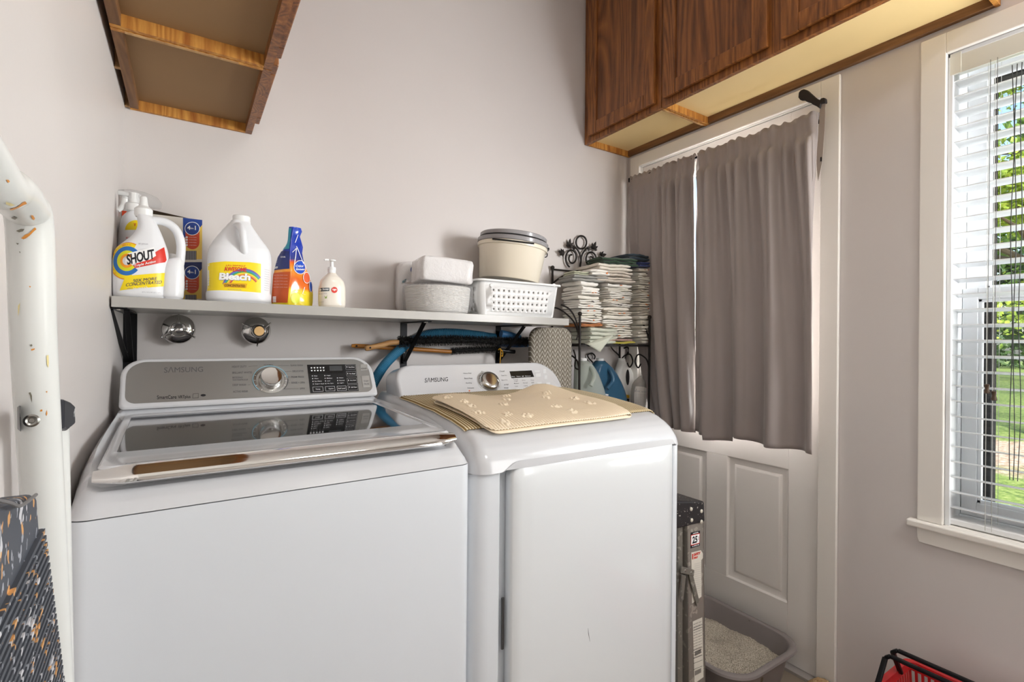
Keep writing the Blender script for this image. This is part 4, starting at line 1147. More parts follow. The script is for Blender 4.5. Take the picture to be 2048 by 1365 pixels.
# -- bleach jug
def bleach():
    yc = 1.618
    b = Bottle([(607, 416, 536, 0.100), (602, 412, 541, 0.112), (590, 411.5, 541.5, 0.115), (584, 413.5, 539.5, 0.112), (560, 414, 541, 0.114), (530, 414, 542, 0.116), (512, 415, 541.5, 0.114), (503, 417, 539.5, 0.112), (496, 421, 536, 0.106), (480, 432, 524, 0.092), (465, 444, 513, 0.076), (452, 455, 504, 0.058), (444, 462, 500, 0.044)], yc, 3.0, 48)
    r = thing('bleach_jug', 'white gallon bleach jug with bright yellow label and screw cap on the shelf', 'bleach jug', (at(476, 605, 'y', yc).x, yc, b.rows[0][0]))
    m = M(); b.into(m)
    m.tube(smoothpath([at(468, 455, 'y', yc - 0.012), at(478, 452, 'y', yc - 0.040), at(484, 462, 'y', yc - 0.060), at(487, 480, 'y', yc - 0.068), at(488, 497, 'y', yc - 0.060), at(488, 505, 'y', yc - 0.050)], 5), 0.0095, 12, flat=1.0)
    m.build('body', m_wh, r)
    cx = at(483, 444, 'y', yc).x; z0 = b.rows[-1][0]
    n = M(); n.lathe([(0.0235, -0.003), (0.0235, 0.001), (0.0225, 0.002)], (cx, yc, z0), 32)
    for q in range(1): n.lathe([(0.0225, 0.0), (0.0225, 0.014), (0.020, 0.0165), (0.003, 0.017)], (cx, yc, z0), 36)
    n.build('cap', m_whiteplastic, r)
    D(b, [[(413, 524), (470, 523), (525, 527), (541, 531), (541, 590), (522, 589), (470, 585), (413, 582)]], r, 'label_backing', ink('white_label', (236, 238, 240)), 0.0005)
    D(b, [[(413, 525), (450, 523.5), (500, 525.5), (522, 528), (522, 586), (480, 583), (440, 581), (413, 580.5)]], r, 'yellow_label', yel, 0.0009)
    # rainbow
    cs = (('violet', (126, 92, 170)), ('sky', (60, 140, 190)), ('green', (70, 160, 90)), ('rainbow_yellow', (230, 220, 60)), ('rainbow_orange', (236, 150, 60)), ('rainbow_red', (200, 80, 70)))
    for q, (nm, c_) in enumerate(cs):
        ro = 52 - q * 2.6; ri = ro - 2.7
        D(b, [ell(487, 590, ro * 0.9, ro, 14, 205, 318) + list(reversed(ell(487, 590, ri * 0.9, ri, 14, 205, 318)))], r, 'rainbow', ink(nm, c_), 0.0012)
    TX(b, [('BLEACH'.title(), (439, 561), (501, 563), (440, 547), 0.05, 0.0, 0.95)], r, 'lettering_shadow', gry, 0.0018)
    TX(b, [('BLEACH'.title(), (438, 560), (500, 562), (439, 546), 0.04, 0.0, 0.95)], r, 'white_lettering', wht, 0.0024)
    TX(b, [('AWESOME', (448, 543), (493, 545), (448, 534), 0.03), ("LA's TOTALLY", (452, 533), (491, 534.5), (452, 530), 0.02)], r, 'red_lettering', red, 0.0018)
    D(b, [[(446, 566), (494, 568), (492, 577), (448, 575)]], r, 'ribbon', ink('ribbon', (226, 170, 30)), 0.0016)
    TX(b, [('CONCENTRATED', (449, 573.5), (490, 575.5), (449, 568.5), 0.02)], r, 'brown_lettering', ink('brown', (96, 56, 20)), 0.0022)
    TX(b, [('NET WT 64 FL OZ (1.89L)', (455, 580.5), (483, 582), (455, 578.5), 0.01)] + [('disinfects cleans', (415.5, 556 + 5 * q), (421, 556 + 5 * q), (415.5, 554.5 + 5 * q)) for q in range(4)] + [('directions for use', (529, 540 + 4.5 * q), (539.5, 541 + 4.5 * q), (529, 538.3 + 4.5 * q)) for q in range(10)], r, 'small_lettering', gry, 0.0020)
bleach()

# -- detergent pouch
def pouch():
    yc = 1.600; z0 = shz(0.25) + 0.0006
    r = thing('detergent_pouch', 'crumpled blue, orange and yellow plastic detergent pouch standing on the shelf', 'pouch', (at(585, 608, 'y', yc).x, yc, z0))
    rows = [(611, 543, 579, 624, .075), (600, 543, 577, 625.5, .085), (585, 543.5, 578, 626, .09), (570, 545, 580, 625, .086), (555, 546, 581, 621, .080), (540, 549, 582, 616, .070), (528, 552, 580.5, 610, .060), (515, 556, 579.5, 607, .050), (502, 564, 580, 604.5, .040), (490, 574, 581, 606, .032), (480, 576.5, 582, 603, .026), (470, 577, 584, 600, .020), (460, 577.5, 586, 604, .014), (454, 578, 588, 602, .008)]
    pr = [(v, ul, uc, ur, d) for v, ul, uc, ur, d in rows]
    rings = []
    def sect(v, ul, uc, ur, d):
        a = at(ul, v, 'y', yc + 0.004); c_ = at(uc, v, 'y', yc - d * 0.42); b_ = at(ur, v, 'y', yc + 0.006)
        z = max(c_.z, z0) if v < 611 else z0
        back = Vector(((a.x + b_.x) / 2, yc + d * 0.4, z))
        pts = []
        for p, q, n_, bul in ((a, c_, 14, 0.10), (c_, b_, 16, 0.09), (b_, back, 8, 0.1), (back, a, 8, 0.1)):
            for i in range(n_):
                t = i / n_; w = p.lerp(q, t); nrm = Vector((q.y - p.y, -(q.x - p.x), 0)); 
                w += nrm * (bul * 4 * t * (1 - t)); w += Vector((0, 1, 0)) * 0.0045 * nz(w.x, z, 0, 42) * (4 * t * (1 - t)); pts.append(Vector((w.x, w.y, z)))
        return pts
    for i in range(len(pr) - 1):
        for j in range(3):
            t = j / 3; rings.append(sect(*[lerp(a, b_, t) for a, b_ in zip(pr[i], pr[i + 1])]))
    rings.append(sect(*pr[-1]))
    m = M(); m.loft(rings)
    mp = mat('pouch_print', (40, 80, 180), 0.22, coat=0.6); t = NT(mp)
    x, y, z = t.sep(t.coord())[:3]
    zz = t.math('ADD', z, t.math('MULTIPLY', t.math('SUBTRACT', t.noise(t.coord(), 14, 2), 0.5), 0.03))
    zn = t.math('DIVIDE', zz, 0.245)
    t.col(t.ramp(zn, [(0.0, (232, 210, 40)), (0.17, (240, 214, 50)), (0.21, (232, 116, 40)), (0.30, (222, 104, 34)), (0.42, (240, 160, 50)), (0.52, (226, 96, 40)), (0.56, (40, 52, 130)), (0.70, (34, 60, 168)), (1.0, (30, 70, 180))]))
    body = m.build('bag', mp, r, smooth=60)
    # left-facing side of the pouch: printed back, with shade painted into darker inks
    P = lambda u, v: at(u, v, 'y', yc)
    def side(u, v, e=0.0008, left=True):
        row = min(range(len(pr) - 1), key=lambda i: abs((pr[i][0] + pr[i + 1][0]) / 2 - v)); A, B_ = pr[row], pr[row + 1]
        t = (v - A[0]) / (B_[0] - A[0]); ul, uc, ur, d = [lerp(a, b_, t) for a, b_ in zip(A[1:], B_[1:])]
        if left: a = at(ul, v, 'y', yc + 0.004); c_ = at(uc, v, 'y', yc - d * 0.42); s_ = (u - ul) / (uc - ul); bul = .10
        else: a = at(uc, v, 'y', yc - d * 0.42); c_ = at(ur, v, 'y', yc + 0.006); s_ = (u - uc) / (ur - uc); bul = .09
        s_ = min(max(s_, 0), 1); w = a.lerp(c_, s_); nrm = Vector((c_.y - a.y, -(c_.x - a.x), 0)); w += nrm * (bul * 4 * s_ * (1 - s_)); w.y += 0.0045 * nz(w.x, w.z, 0, 42) * 4 * s_ * (1 - s_)
        w += nrm.normalized() * (e + 0.0006); return w
    def dec(nm, polys, m_, left, e=0.0008):
        k = M()
        for p in polys:
            v_, f_ = cut_poly(p, 3.0); k.add([side(u, v, e, left) for u, v in v_], f_)
        return k.build(nm, m_, r, smooth=30, fixn=False)
    dec('teal_print', [[(578, 457), (584, 457), (582, 478), (579.5, 498), (560, 501), (566, 497), (575, 490)]], ink('teal', (40, 150, 176)), True)
    dec('shaded_navy_print', [[(559, 503), (579, 503), (580, 538), (549, 541)]], ink('shaded_blue', (44, 54, 110)), True)
    dec('shaded_orange_print', [[(547, 547), (581, 544), (579, 570), (576, 606), (544, 606)]], ink('shaded_orange', (196, 84, 34)), True)
    t = M()
    def tx(s_, u0, u1, v, h, left, bd=0.02, slope=0.0):
        text_into(t, s_, lambda a, b_: side(lerp(u0, u1, a), v - h * b_ + slope * a, 0.0016, left), bd)
    tx('OFF', 548, 558, 538.5, 4.5, True); tx('ODOR', 563, 573, 516.5, 3, True, 0.0)
    for q in range(5): tx('deep clean fresh scent', 549, 577, 552 + 6 * q, 1.2, True, 0.0)
    for q in range(3): tx('odor', 553, 557, 520 + 3 * q, 1, True, 0.0)
    tx('T', 607.5, 612, 524, 7, False, 0.05, 2); tx('I', 614, 616, 528, 7, False, 0.05)
    for q in range(4): t.add([side(547.5 + 4 * a, 594 + 3 * q + b_ * 2, 0.0016, True) for a, b_ in ((0, 0), (2, 0), (2, 1), (0, 1))], [(0, 1, 2, 3)])
    tx('Odor', 588, 604, 535, 5, False); tx('Eliminator', 589, 606, 541, 4, False)
    # white outlines
    for (cu, cv, a, b_) in ((597, 535, 12, 14), (610, 556, 8.5, 11.5), (619, 574, 4.5, 11)):
        o = ell(cu, cv, a, b_, 24); i_ = ell(cu, cv, a - 1, b_ - 1, 24)
        t.add([side(u, v, 0.0016, False) for u, v in o + i_], [(k, (k + 1) % 24, 24 + (k + 1) % 24, 24 + k) for k in range(24)])
    for a, b_ in (((590, 493), (604, 528)), ((583, 505), (590, 497)), ((590, 497), (586, 530)), ((594, 470), (588, 486)), ((604, 575), (600, 588)), ((600, 588), (606, 590))):
        for q in range(8):
            p0 = (lerp(a[0], b_[0], q / 8), lerp(a[1], b_[1], q / 8)); p1 = (lerp(a[0], b_[0], (q + 1) / 8), lerp(a[1], b_[1], (q + 1) / 8))
            t.add([side(p0[0] - .6, p0[1], .0016, False), side(p0[0] + .6, p0[1], .0016, False), side(p1[0] + .6, p1[1], .0016, False), side(p1[0] - .6, p1[1], .0016, False)], [(0, 1, 2, 3)])
    t.build('white_lettering', wht, r, smooth=0, fixn=False)
    dec('round_badge', [ell(597, 535, 10.5, 12.5, 20)], ink('badge_blue2', (32, 80, 190)), False, 0.0010)
    dec('round_badge', [ell(610, 556, 7.4, 10.4, 18)], ink('badge_orange', (226, 100, 60)), False, 0.0010)
    dec('round_badge', [ell(619, 574, 3.6, 10, 16)], ink('badge_blue2', (32, 80, 190)), False, 0.0010)
    dec('citrus_print', [ell(588, 597, 8, 11, 16)], ink('citrus', (220, 226, 60)), False, 0.0009)
pouch()

# -- pump soap
def soap():
    yc = 1.578; b = Bottle([(616, 638, 689, 0.050), (611, 636.8, 690.3, 0.056), (590, 636.5, 690.5, 0.058), (575, 637.5, 690, 0.057), (563, 641, 687, 0.052), (556, 646, 681, 0.044), (551, 652, 675, 0.032), (547, 656, 672, 0.024)], yc, 2.3, 40)
    r = thing('soap_dispenser', 'cream pump bottle of hand soap with round red logo on the shelf', 'soap dispenser', (at(663, 615, 'y', yc).x, yc, b.rows[0][0]))
    m = M(); b.into(m); m.build('bottle', mat('creamy_soap', (234, 226, 214), 0.22, coat=0.4), r)
    z0 = b.rows[-1][0]; cx = at(663.5, 547, 'y', yc).x
    h = M(); h.lathe([(0.0115, -0.001), (0.012, 0.010), (0.0125, 0.0105), (0.0115, 0.018), (0.0055, 0.019), (0.0045, 0.034), (0.007, 0.036), (0.0115, 0.0375), (0.0115, 0.0405), (0.006, 0.0425), (0.001, 0.043)], (cx, yc, z0), 28)
    h.tube([(cx, yc, z0 + 0.039), (cx - 0.017, yc - 0.004, z0 + 0.0395), (cx - 0.0235, yc - 0.006, z0 + 0.038)], [0.0045, 0.0034, 0.0026], 10)
    h.build('pump', m_whiteplastic, r)
    D(b, [ell(668.5, 580.5, 6.2, 6.0, 20)], r, 'red_logo', red)
    TX(b, [('rgo', (664.5, 582.5), (672.5, 582.5), (664.5, 578.5), 0.04)], r, 'logo_lettering', wht)
    D(b, [[(638, 575.3), (658.5, 576), (658.5, 582.5), (638, 583)]], r, 'grey_plate', ink('slate', (84, 92, 98)))
    TX(b, [('ge Soap', (638.8, 581.5), (657, 581), (638.8, 577), 0.03)], r, 'plate_lettering', wht)
    D(b, [[(649.5, 591), (652, 595), (654.5, 590), (653.5, 597), (650.5, 597.5)]], r, 'leaf_print', ink('leaf', (150, 176, 90)))
    TX(b, [('Aloe vera', (638.6, 589), (654, 588.5), (638.6, 586.5)), ('sensitive', (638.6, 605), (648, 604.8), (638.6, 603))], r, 'small_lettering', gry)
soap()

# -- foam plates in clear film, and two packs of napkins
m_film = mat('clear_film', (244, 244, 246), 0.08, trans=1.0, ior=1.12, spec=0.8)
def film():
    m = bpy.data.materials.new('clear_film_wrap'); m.use_nodes = True; t = m.node_tree; t.nodes.clear()
    o = t.nodes.new('ShaderNodeOutputMaterial'); mx = t.nodes.new('ShaderNodeMixShader'); tr = t.nodes.new('ShaderNodeBsdfTransparent'); gl = t.nodes.new('ShaderNodeBsdfPrincipled')
    gl.inputs['Base Color'].default_value = (0.85, 0.85, 0.86, 1); gl.inputs['Roughness'].default_value = 0.12
    n = t.nodes.new('ShaderNodeTexNoise'); n.inputs['Scale'].default_value = 30; n.inputs['Distortion'].default_value = 2; bu = t.nodes.new('ShaderNodeBump'); bu.inputs['Strength'].default_value = 0.9; bu.inputs['Distance'].default_value = 0.004
    t.links.new(n.outputs[0], bu.inputs['Height']); t.links.new(bu.outputs[0], gl.inputs['Normal'])
    mx.inputs[0].default_value = 0.22
    t.links.new(tr.outputs[0], mx.inputs[1]); t.links.new(gl.outputs[0], mx.inputs[2]); t.links.new(mx.outputs[0], o.inputs['Surface']); return m
m_film = film()
def plates():
    c = Vector((at(873, 620, 'y', 1.68).x, 1.672, shz(0.75) + 0.0012))
    r = thing('plate_pack', 'round stack of white foam plates in clear film beside the white basket', 'pack of plates', c)
    m = M(); prof = []; N = 20; H = 0.096
    for i in range(N):
        z = i * H / N; q = 0.105 + 0.012 * (i / N) ** 0.5 if i else 0.102
        prof += [(q, z), (q + 0.0022, z + H / N * 0.45), (q + 0.0016, z + H / N * 0.75)]
    prof.append((0.10, H)); prof.append((0.085, H - 0.012)); prof.append((0.002, H - 0.014))
    m.lathe(prof, c, 56); m.build('plates', mat('foam_white', (232, 230, 227), 0.5), r)
    k = M(); rings = []
    for j, (rr_, z) in enumerate(((0.100, 0.0004), (0.1205, 0.010), (0.1225, 0.04), (0.124, 0.075), (0.1235, 0.098), (0.112, 0.0995), (0.06, 0.1005))):
        rings.append([c + Vector(((rr_ + 0.004 * nz(math.cos(a) * 2, math.sin(a) * 2, z * 22)) * math.cos(a) * (1.05 if math.cos(a) > 0 and j in (2, 3, 4) else 1.0), (rr_ + 0.003 * nz(math.sin(a) * 3, z * 30)) * math.sin(a), z)) for a in [2 * PI * q / 64 for q in range(64)]])
    k.loft(rings, cap=False); k.build('film_wrap', m_film, r, smooth=80)
plates()
spray()
def softbox(name, label, cat, c, w, d, h, rot, m_, seed=0, group=None, crease=0.004, tilt=None, p=5):
    """wrapped soft pack: rounded box with creased faces"""
    r = thing(name, label, cat, c, 0, group)
    mx = Matrix.Rotation(rot, 3, 'Z')
    if tilt: mx = mx @ Matrix.Rotation(tilt[0], 3, 'X') @ Matrix.Rotation(tilt[1], 3, 'Y')
    m = M(); n = 26; rings = []
    for i in range(1, n):
        a = -PI / 2 + PI * i / n; cz = math.copysign(abs(math.sin(a)) ** (2 / p), math.sin(a)); cr = abs(math.cos(a)) ** (2 / p); ring = []
        for j in range(48):
            t = 2 * PI * j / 48
            x = w / 2 * cr * math.copysign(abs(math.cos(t)) ** (2 / p), math.cos(t)); y = d / 2 * cr * math.copysign(abs(math.sin(t)) ** (2 / p), math.sin(t)); z = h / 2 * cz
            k = crease * (nz(x * 1.5 + seed, y * 1.5, z * 2.2, 30) + 0.5 * nz(x, y + seed, z, 90)); L_ = math.sqrt(x * x + y * y + z * z) + 1e-6
            ring.append(Vector(c) + mx @ Vector((x + k * x / L_, y + k * y / L_, h / 2 + z + (k * z / L_ if z > 0 else abs(k) * 0.2))))
        rings.append(ring)
    m.loft(rings); o = m.build('pack', m_, r, smooth=70)
    return r, mx
m_nap = mat('white_film_pack', (230, 228, 228), 0.22, coat=0.5)
t = NT(m_nap); t.bump(t.noise(t.coord(), 40, 5, 0.7, 1.5), 0.5, 0.004)
c = Vector((at(835, 600, 'y', 1.785).x, 1.787, shz(0.7) + 0.001))
c.x = 0.705
c.z = shz(0.72) + 0.001
r, mx = softbox('napkin_pack', 'upright white plastic-wrapped napkin pack with a small blue oval logo, behind the plates', 'pack of napkins', (0.742, 1.823, c.z), 0.165, 0.046, 0.205, 0.0, m_nap, 3, 'napkin packs', 0.002)
k = M(); y = 1.7985
P = lambda u, v, e=0: at(u, v, 'y', y - e)
k.add([P(u, v) for u, v in ell(825, 540, 4, 6.5, 18)], [tuple(range(18))]); k.build('blue_logo', ink('logo_blue', (52, 74, 140)), r, smooth=0, fixn=False)
k = M(); text_into(k, '250', quad(P(825, 555, .0003), P(833, 555, .0003), P(825, 550, .0003))); text_into(k, 'WT', quad(P(804, 568, .0003), P(813, 564, .0003), P(804, 562, .0003)), 0.06); k.build('lettering', ink('teal_grey', (110, 140, 150)), r, smooth=0, fixn=False)
cx = at(905, 560, 'y', 1.64)
softbox('napkin_pack', 'white crinkled plastic-wrapped napkin pack lying on top of the foam plates', 'pack of napkins', (0.770, 1.663, shz(0.78) + 0.1085), 0.192, 0.165, 0.088, R(-8), m_nap, 9, 'napkin packs', 0.006, (0, R(3)), 10)

# -- perforated basket and the tub standing in it
def basket():
    x0, x1, y0, y1 = 0.897, 1.268, 1.603, 1.822; z0 = shz(1.1) + 0.0015; z1 = 1.448
    r = thing('storage_basket', 'white plastic basket with rows of round holes, at the right end of the shelf', 'basket', ((x0 + x1) / 2, (y0 + y1) / 2, z0))
    tp = 0.014
    def corner(s, z):   # tapering rounded rectangle at height fraction s
        return rrect(x0 + tp * (1 - s), x1 - tp * (1 - s), y0 + tp * (1 - s), y1 - tp * (1 - s), 0.022, 6)
    m = M(); H = z1 - z0
    fx0, fx1 = x0 + 0.036, x1 - 0.036; fy0, fy1 = y0 + 0.036, y1 - 0.036
    za, zb = z0 + 0.018, z0 + 0.108
    def fy(z, s=1): return y0 + tp * (1 - (z - z0) / H)
    def fxl(z): return x0 + tp * (1 - (z - z0) / H)
    # perforated fields on four sides, plain at their ends
    def inset(z): return tp * (1 - (z - z0) / H)
    def span(lo, hi, s, z): i_ = inset(z) + 0.022; return lerp(lo + i_, hi - i_, s)
    ends = lambda n_: (lambda i, j: i == 0 or i == n_ - 1)
    za, zb = z0 + 0.016, z0 + 0.110
    holed(m, 14, 4, lambda s, t: (span(x0, x1, s, lerp(za, zb, t)), y0 + inset(lerp(za, zb, t)), lerp(za, zb, t)), 0.17, skip=ends(14))
    holed(m, 14, 4, lambda s, t: (span(x0, x1, s, lerp(za, zb, t)), y1 - inset(lerp(za, zb, t)), lerp(za, zb, t)), 0.17, skip=ends(14))
    holed(m, 8, 4, lambda s, t: (x0 + inset(lerp(za, zb, t)), span(y0, y1, s, lerp(za, zb, t)), lerp(za, zb, t)), 0.17, skip=ends(8))
    holed(m, 8, 4, lambda s, t: (x1 - inset(lerp(za, zb, t)), span(y0, y1, s, lerp(za, zb, t)), lerp(za, zb, t)), 0.17, skip=ends(8))
    def strip(zl, zh):
        m.loft([[(x, y, zl) for x, y in corner((zl - z0) / H, zl)], [(x, y, zh) for x, y in corner((zh - z0) / H, zh)]], cap=False)
    strip(z0, za); strip(zb, z1)
    A = corner((za - z0) / H, za); B_ = corner((zb - z0) / H, zb); n = len(A)
    for i in range(n):
        (xa, ya), (xb, yb) = A[i], A[(i + 1) % n]
        if math.hypot(xa - xb, ya - yb) < 0.03: m.add([(xa, ya, za), (xb, yb, za), (*B_[(i + 1) % n], zb), (*B_[i], zb)], [(0, 1, 2, 3)])
    bt = corner(0, z0); m.add([(x, y, z0) for x, y in bt], [tuple(range(len(bt)))])
    m.build('body', m_whiteplastic, r, smooth=30, solid=0.0022, weld=True)
    rim = M(); o1 = corner(1, z1); o2 = rrect(x0 - 0.010, x1 + 0.010, y0 - 0.010, y1 + 0.010, 0.026, 6)
    rim.loft([[(x, y, z1 - 0.003) for x, y in o1], [(x, y, z1) for x, y in o1], [(x, y, z1 + 0.0005) for x, y in o2], [(x, y, z1 - 0.007) for x, y in rrect(x0 - 0.011, x1 + 0.011, y0 - 0.011, y1 + 0.011, 0.027, 6)], [(x, y, z1 - 0.0065) for x, y in rrect(x0 - 0.009, x1 + 0.009, y0 - 0.009, y1 + 0.009, 0.025, 6)]], cap=False)
    rim.build('rim', m_whiteplastic, r, smooth=30)
    for u in (983, 1108): M().lathe([(0.008, -0.002), (0.007, 0.002), (0.002, 0.003)], at(u, 571, 'y', y0 - 0.001), 14, (0, -1, 0)).build('stop', m_whiteplastic, r)
    return z1
zbk = basket()
def tub():
    c = Vector((1.079, 1.715, zbk + 0.0022)); ax = Vector((0.085, -0.05, 1)).normalized(); c = c + Vector((0, 0, 0.008))
    c = Vector((1.085, 1.700, zbk + 0.0135))
    r = thing('plastic_tub', 'cream round plastic tub with grey lid resting tilted on top of the white basket', 'tub', c)
    H = 0.143
    m = M(); m.lathe([(0.117, 0.0), (0.121, 0.004), (0.1335, H - 0.020), (0.1345, H - 0.018), (0.1405, H - 0.017), (0.141, H - 0.005), (0.136, H)], c, 64, ax); m.build('tub_body', mat('cream_plastic', (240, 231, 212), 0.28, coat=0.2), r)
    m = M(); m.lathe([(0.1400, H - 0.002), (0.1425, H + 0.0), (0.1425, H + 0.013), (0.1395, H + 0.0155), (0.1340, H + 0.016), (0.1335, H + 0.021), (0.1345, H + 0.022), (0.1345, H + 0.034), (0.131, H + 0.037), (0.120, H + 0.036), (0.118, H + 0.028), (0.002, H + 0.027)], c, 64, ax)
    ld = m.build('lid', mat('grey_lid_plastic', (150, 148, 150), 0.25, coat=0.3), r)
    g = M(); g.lathe([(0.1344, H + 0.0163), (0.1362, H + 0.0175), (0.1362, H + 0.0203), (0.1342, H + 0.0215)], c, 64, ax, cap=False); g.build('groove_shade', m_dark, ld)  # dark band painted for the shade in the lid's groove
    # dark bail handle along the rim
    e1 = Vector((1, 0, 0)); e1 = (e1 - ax * e1.dot(ax)).normalized(); e2 = ax.cross(e1)
    hd = M(); pts = []
    for a in range(205, 273, 3): pts.append(c + (e1 * math.cos(R(a)) + e2 * math.sin(R(a))) * 0.1445 + ax * (H - 0.006 - 0.004 * math.sin(R((a - 205) * 2.6))))
    hd.tube(pts, 0.0030, 8); hd.build('wire_handle', m_black, r)
    hd = M(); pts = [c + (e1 * math.cos(R(a)) + e2 * math.sin(R(a))) * 0.1445 + ax * (H + 0.0) for a in range(318, 350, 4)]
    hd.tube(pts, 0.0040, 8); p = pts[-1]; hd.tube(smoothpath([p, p + Vector((0.008, 0, -0.008)), p + Vector((0.006, 0, -0.020)), p + Vector((-0.003, 0, -0.024))], 4), 0.0022, 8); hd.build('handle_clip', m_black, r)
tub()
# ------------------------------------------------------------------ brushes, hose and hook under the shelf
m_hwood = wood('handle_wood', (214, 170, 116), (178, 128, 76), 'x', 8, 0.45, 0.4)
m_hwood2 = wood('golden_handle_wood', (206, 142, 62), (160, 100, 36), 'x', 8, 0.4, 0.4)
m_brist = spotted('black_bristle', (34, 33, 33), [(58, 56, 54)], 0.8, 90)
m_hole = m_dark
def brush(name, label, hp, hr, bp, br, seed, hmat, ring=False):
    """handle path hp with radii hr, bristled part bp with radius br; pixels on plane y"""
    rnd = random.Random(seed)
    r = thing(name, label, 'brush', (bp[len(bp) // 2].x, bp[0].y, min(p.z for p in bp) - br), 0, 'long-handled brushes under the shelf')
    h = M(); pts = smoothpath(hp, 6); n = len(pts)
    h.tube(pts, [hr * (0.9 if i < 2 else 1) * (0.75 if i == 0 else 1) for i in range(n)], 12); ho = h.build('handle', hmat, r)
    d = (pts[5] - pts[0]).normalized(); c_ = pts[0] + d * 0.016 + Vector((0, -hr * 0.97, 0))
    M().lathe([(0.0035, 0), (0.0034, 0.0008), (0.001, 0.0009)], c_, 12, (0, -1, 0)).build('hole_shade', m_hole, ho)  # dark disc painted for the shade in a hanging hole
    b = M(); pp = smoothpath(bp, 10)
    b.tube(pp, br * 0.45, 8)
    L_ = len(pp)
    total = int(55 * sum((pp[i + 1] - pp[i]).length for i in range(L_ - 1)) * 10)
    for q in range(total):
        t = q / total * (L_ - 1); i = int(t); i = min(i, L_ - 2); p = pp[i].lerp(pp[i + 1], t - i); dr = (pp[i + 1] - pp[i]).normalized()
        nrm = dr.cross(Vector((0, 0, 1))).normalized(); bn = dr.cross(nrm)
        for w in range(9):
            a = 2 * PI * (w / 9 + rnd.random() * 0.06) + q * 0.35; dv = (nrm * math.cos(a) + bn * math.sin(a)); e = dr * (rnd.random() - 0.5) * br * 0.5
            sd = dr.cross(dv) * br * 0.07; tip = p + dv * br * (0.88 + 0.2 * rnd.random()) + e
            b.add([p + dv * br * 0.3 - sd, p + dv * br * 0.3 + sd, tip + dr * 0.0006, tip - dr * 0.0006], [(0, 1, 2, 3)])
    b.build('bristles', m_brist, r, smooth=0, fixn=False)
    return r
yb = 1.762
P = lambda u, v, y=yb: at(u, v, 'y', y)
brush('duster_brush', 'long black radiator brush with a pale wooden handle, lying behind the shelf struts', [P(730, 698), P(745, 694.5), (P(765, 690)), P(780, 686), P(797, 685)], 0.0098, [P(797, 684), P(860, 682), P(930, 681), P(1000, 684), P(1056, 684)], 0.0215, 3, m_hwood)
yb2 = 1.812
brush('bottle_brush', 'shorter fluffy black brush with a golden wooden handle, below the long brush', [P(703, 692, yb2), P(760, 695, yb2), P(830, 699, yb2), P(902, 704, yb2)], 0.0082, [P(902, 703, yb2), P(930, 701, yb2), P(960, 700, yb2), P(990, 699, yb2)], 0.0150, 5, m_hwood2)
# blue ribbed hose
def hose():
    y = 1.822; pts = smoothpath([P(735, 790, 1.70), P(752, 757, 1.735), P(772, 727, 1.76), P(800, 700, 1.80), P(825, 683, 1.826), P(860, 668.5, 1.83), P(905, 666, 1.83), P(950, 670, 1.83), P(990, 676, 1.83)], 26)
    r = tag(M().tube(pts, [0.0165 + 0.0016 * (1 if i % 2 else -1) for i in range(len(pts))], 16).build('suction_hose', mat('blue_hose_plastic', (64, 134, 170), 0.35), smooth=25), 'ribbed blue hose running up behind the brushes from behind the washer', 'hose')
hose()
def wand():
    a, b = at(1004, 668, 'y', 1.80), at(1071, 688, 'y', 1.77)
    r = thing('blue_tube', 'smooth blue plastic tube with open flared end, under the shelf right of the brush', 'plastic tube', ((a.x + b.x) / 2, 1.78, 1.18))
    m = M(); m.tube([at(1000, 686, 'y', 1.815), at(1034, 688, 'y', 1.80), at(1070, 686, 'y', 1.785)], 0.0165, 20); m.build('tube', mat('blue_plastic', (54, 110, 168), 0.3), r)
    c_ = at(1002, 668, 'y', 1.815); m = M(); m.tube([c_, at(1020, 671, 'y', 1.812), at(1040, 676, 'y', 1.808)], [0.0165, 0.0150, 0.0120], 20); m.build('flared_end', mat('blue_plastic_end', (74, 134, 190), 0.3), r)
wand()
m = M(); cpos = [at(993, 672, 'y', 1.795), at(993, 690, 'y', 1.795), at(1000, 698, 'y', 1.79), at(1032, 704, 'y', 1.79)]
k = M(); k.tube(smoothpath([at(1000, 701, 'y', 1.785), at(1015, 703, 'y', 1.785), at(1029, 704, 'y', 1.785)], 4), 0.0085, 12)
tag(k.build('brush_grip', m_black), 'short black plastic grip on the wall beside the yellow cord', 'grip')
k = M(); k.tube(smoothpath([at(997, 700, 'y', 1.775), at(1001, 698, 'y', 1.77), at(1001, 712, 'y', 1.77), at(1000, 728, 'y', 1.77), at(1000, 742, 'y', 1.77)], 5), 0.0022, 8)
k.tube(smoothpath([at(1001, 700, 'y', 1.768), at(1005, 703, 'y', 1.768), at(1005, 713, 'y', 1.768), at(1002, 711, 'y', 1.768)], 4), 0.0018, 8)
tag(k.build('yellow_cord', mat('yellow_plastic', (214, 156, 34), 0.4)), 'thin yellow cord hanging from the right shelf bracket', 'cord')

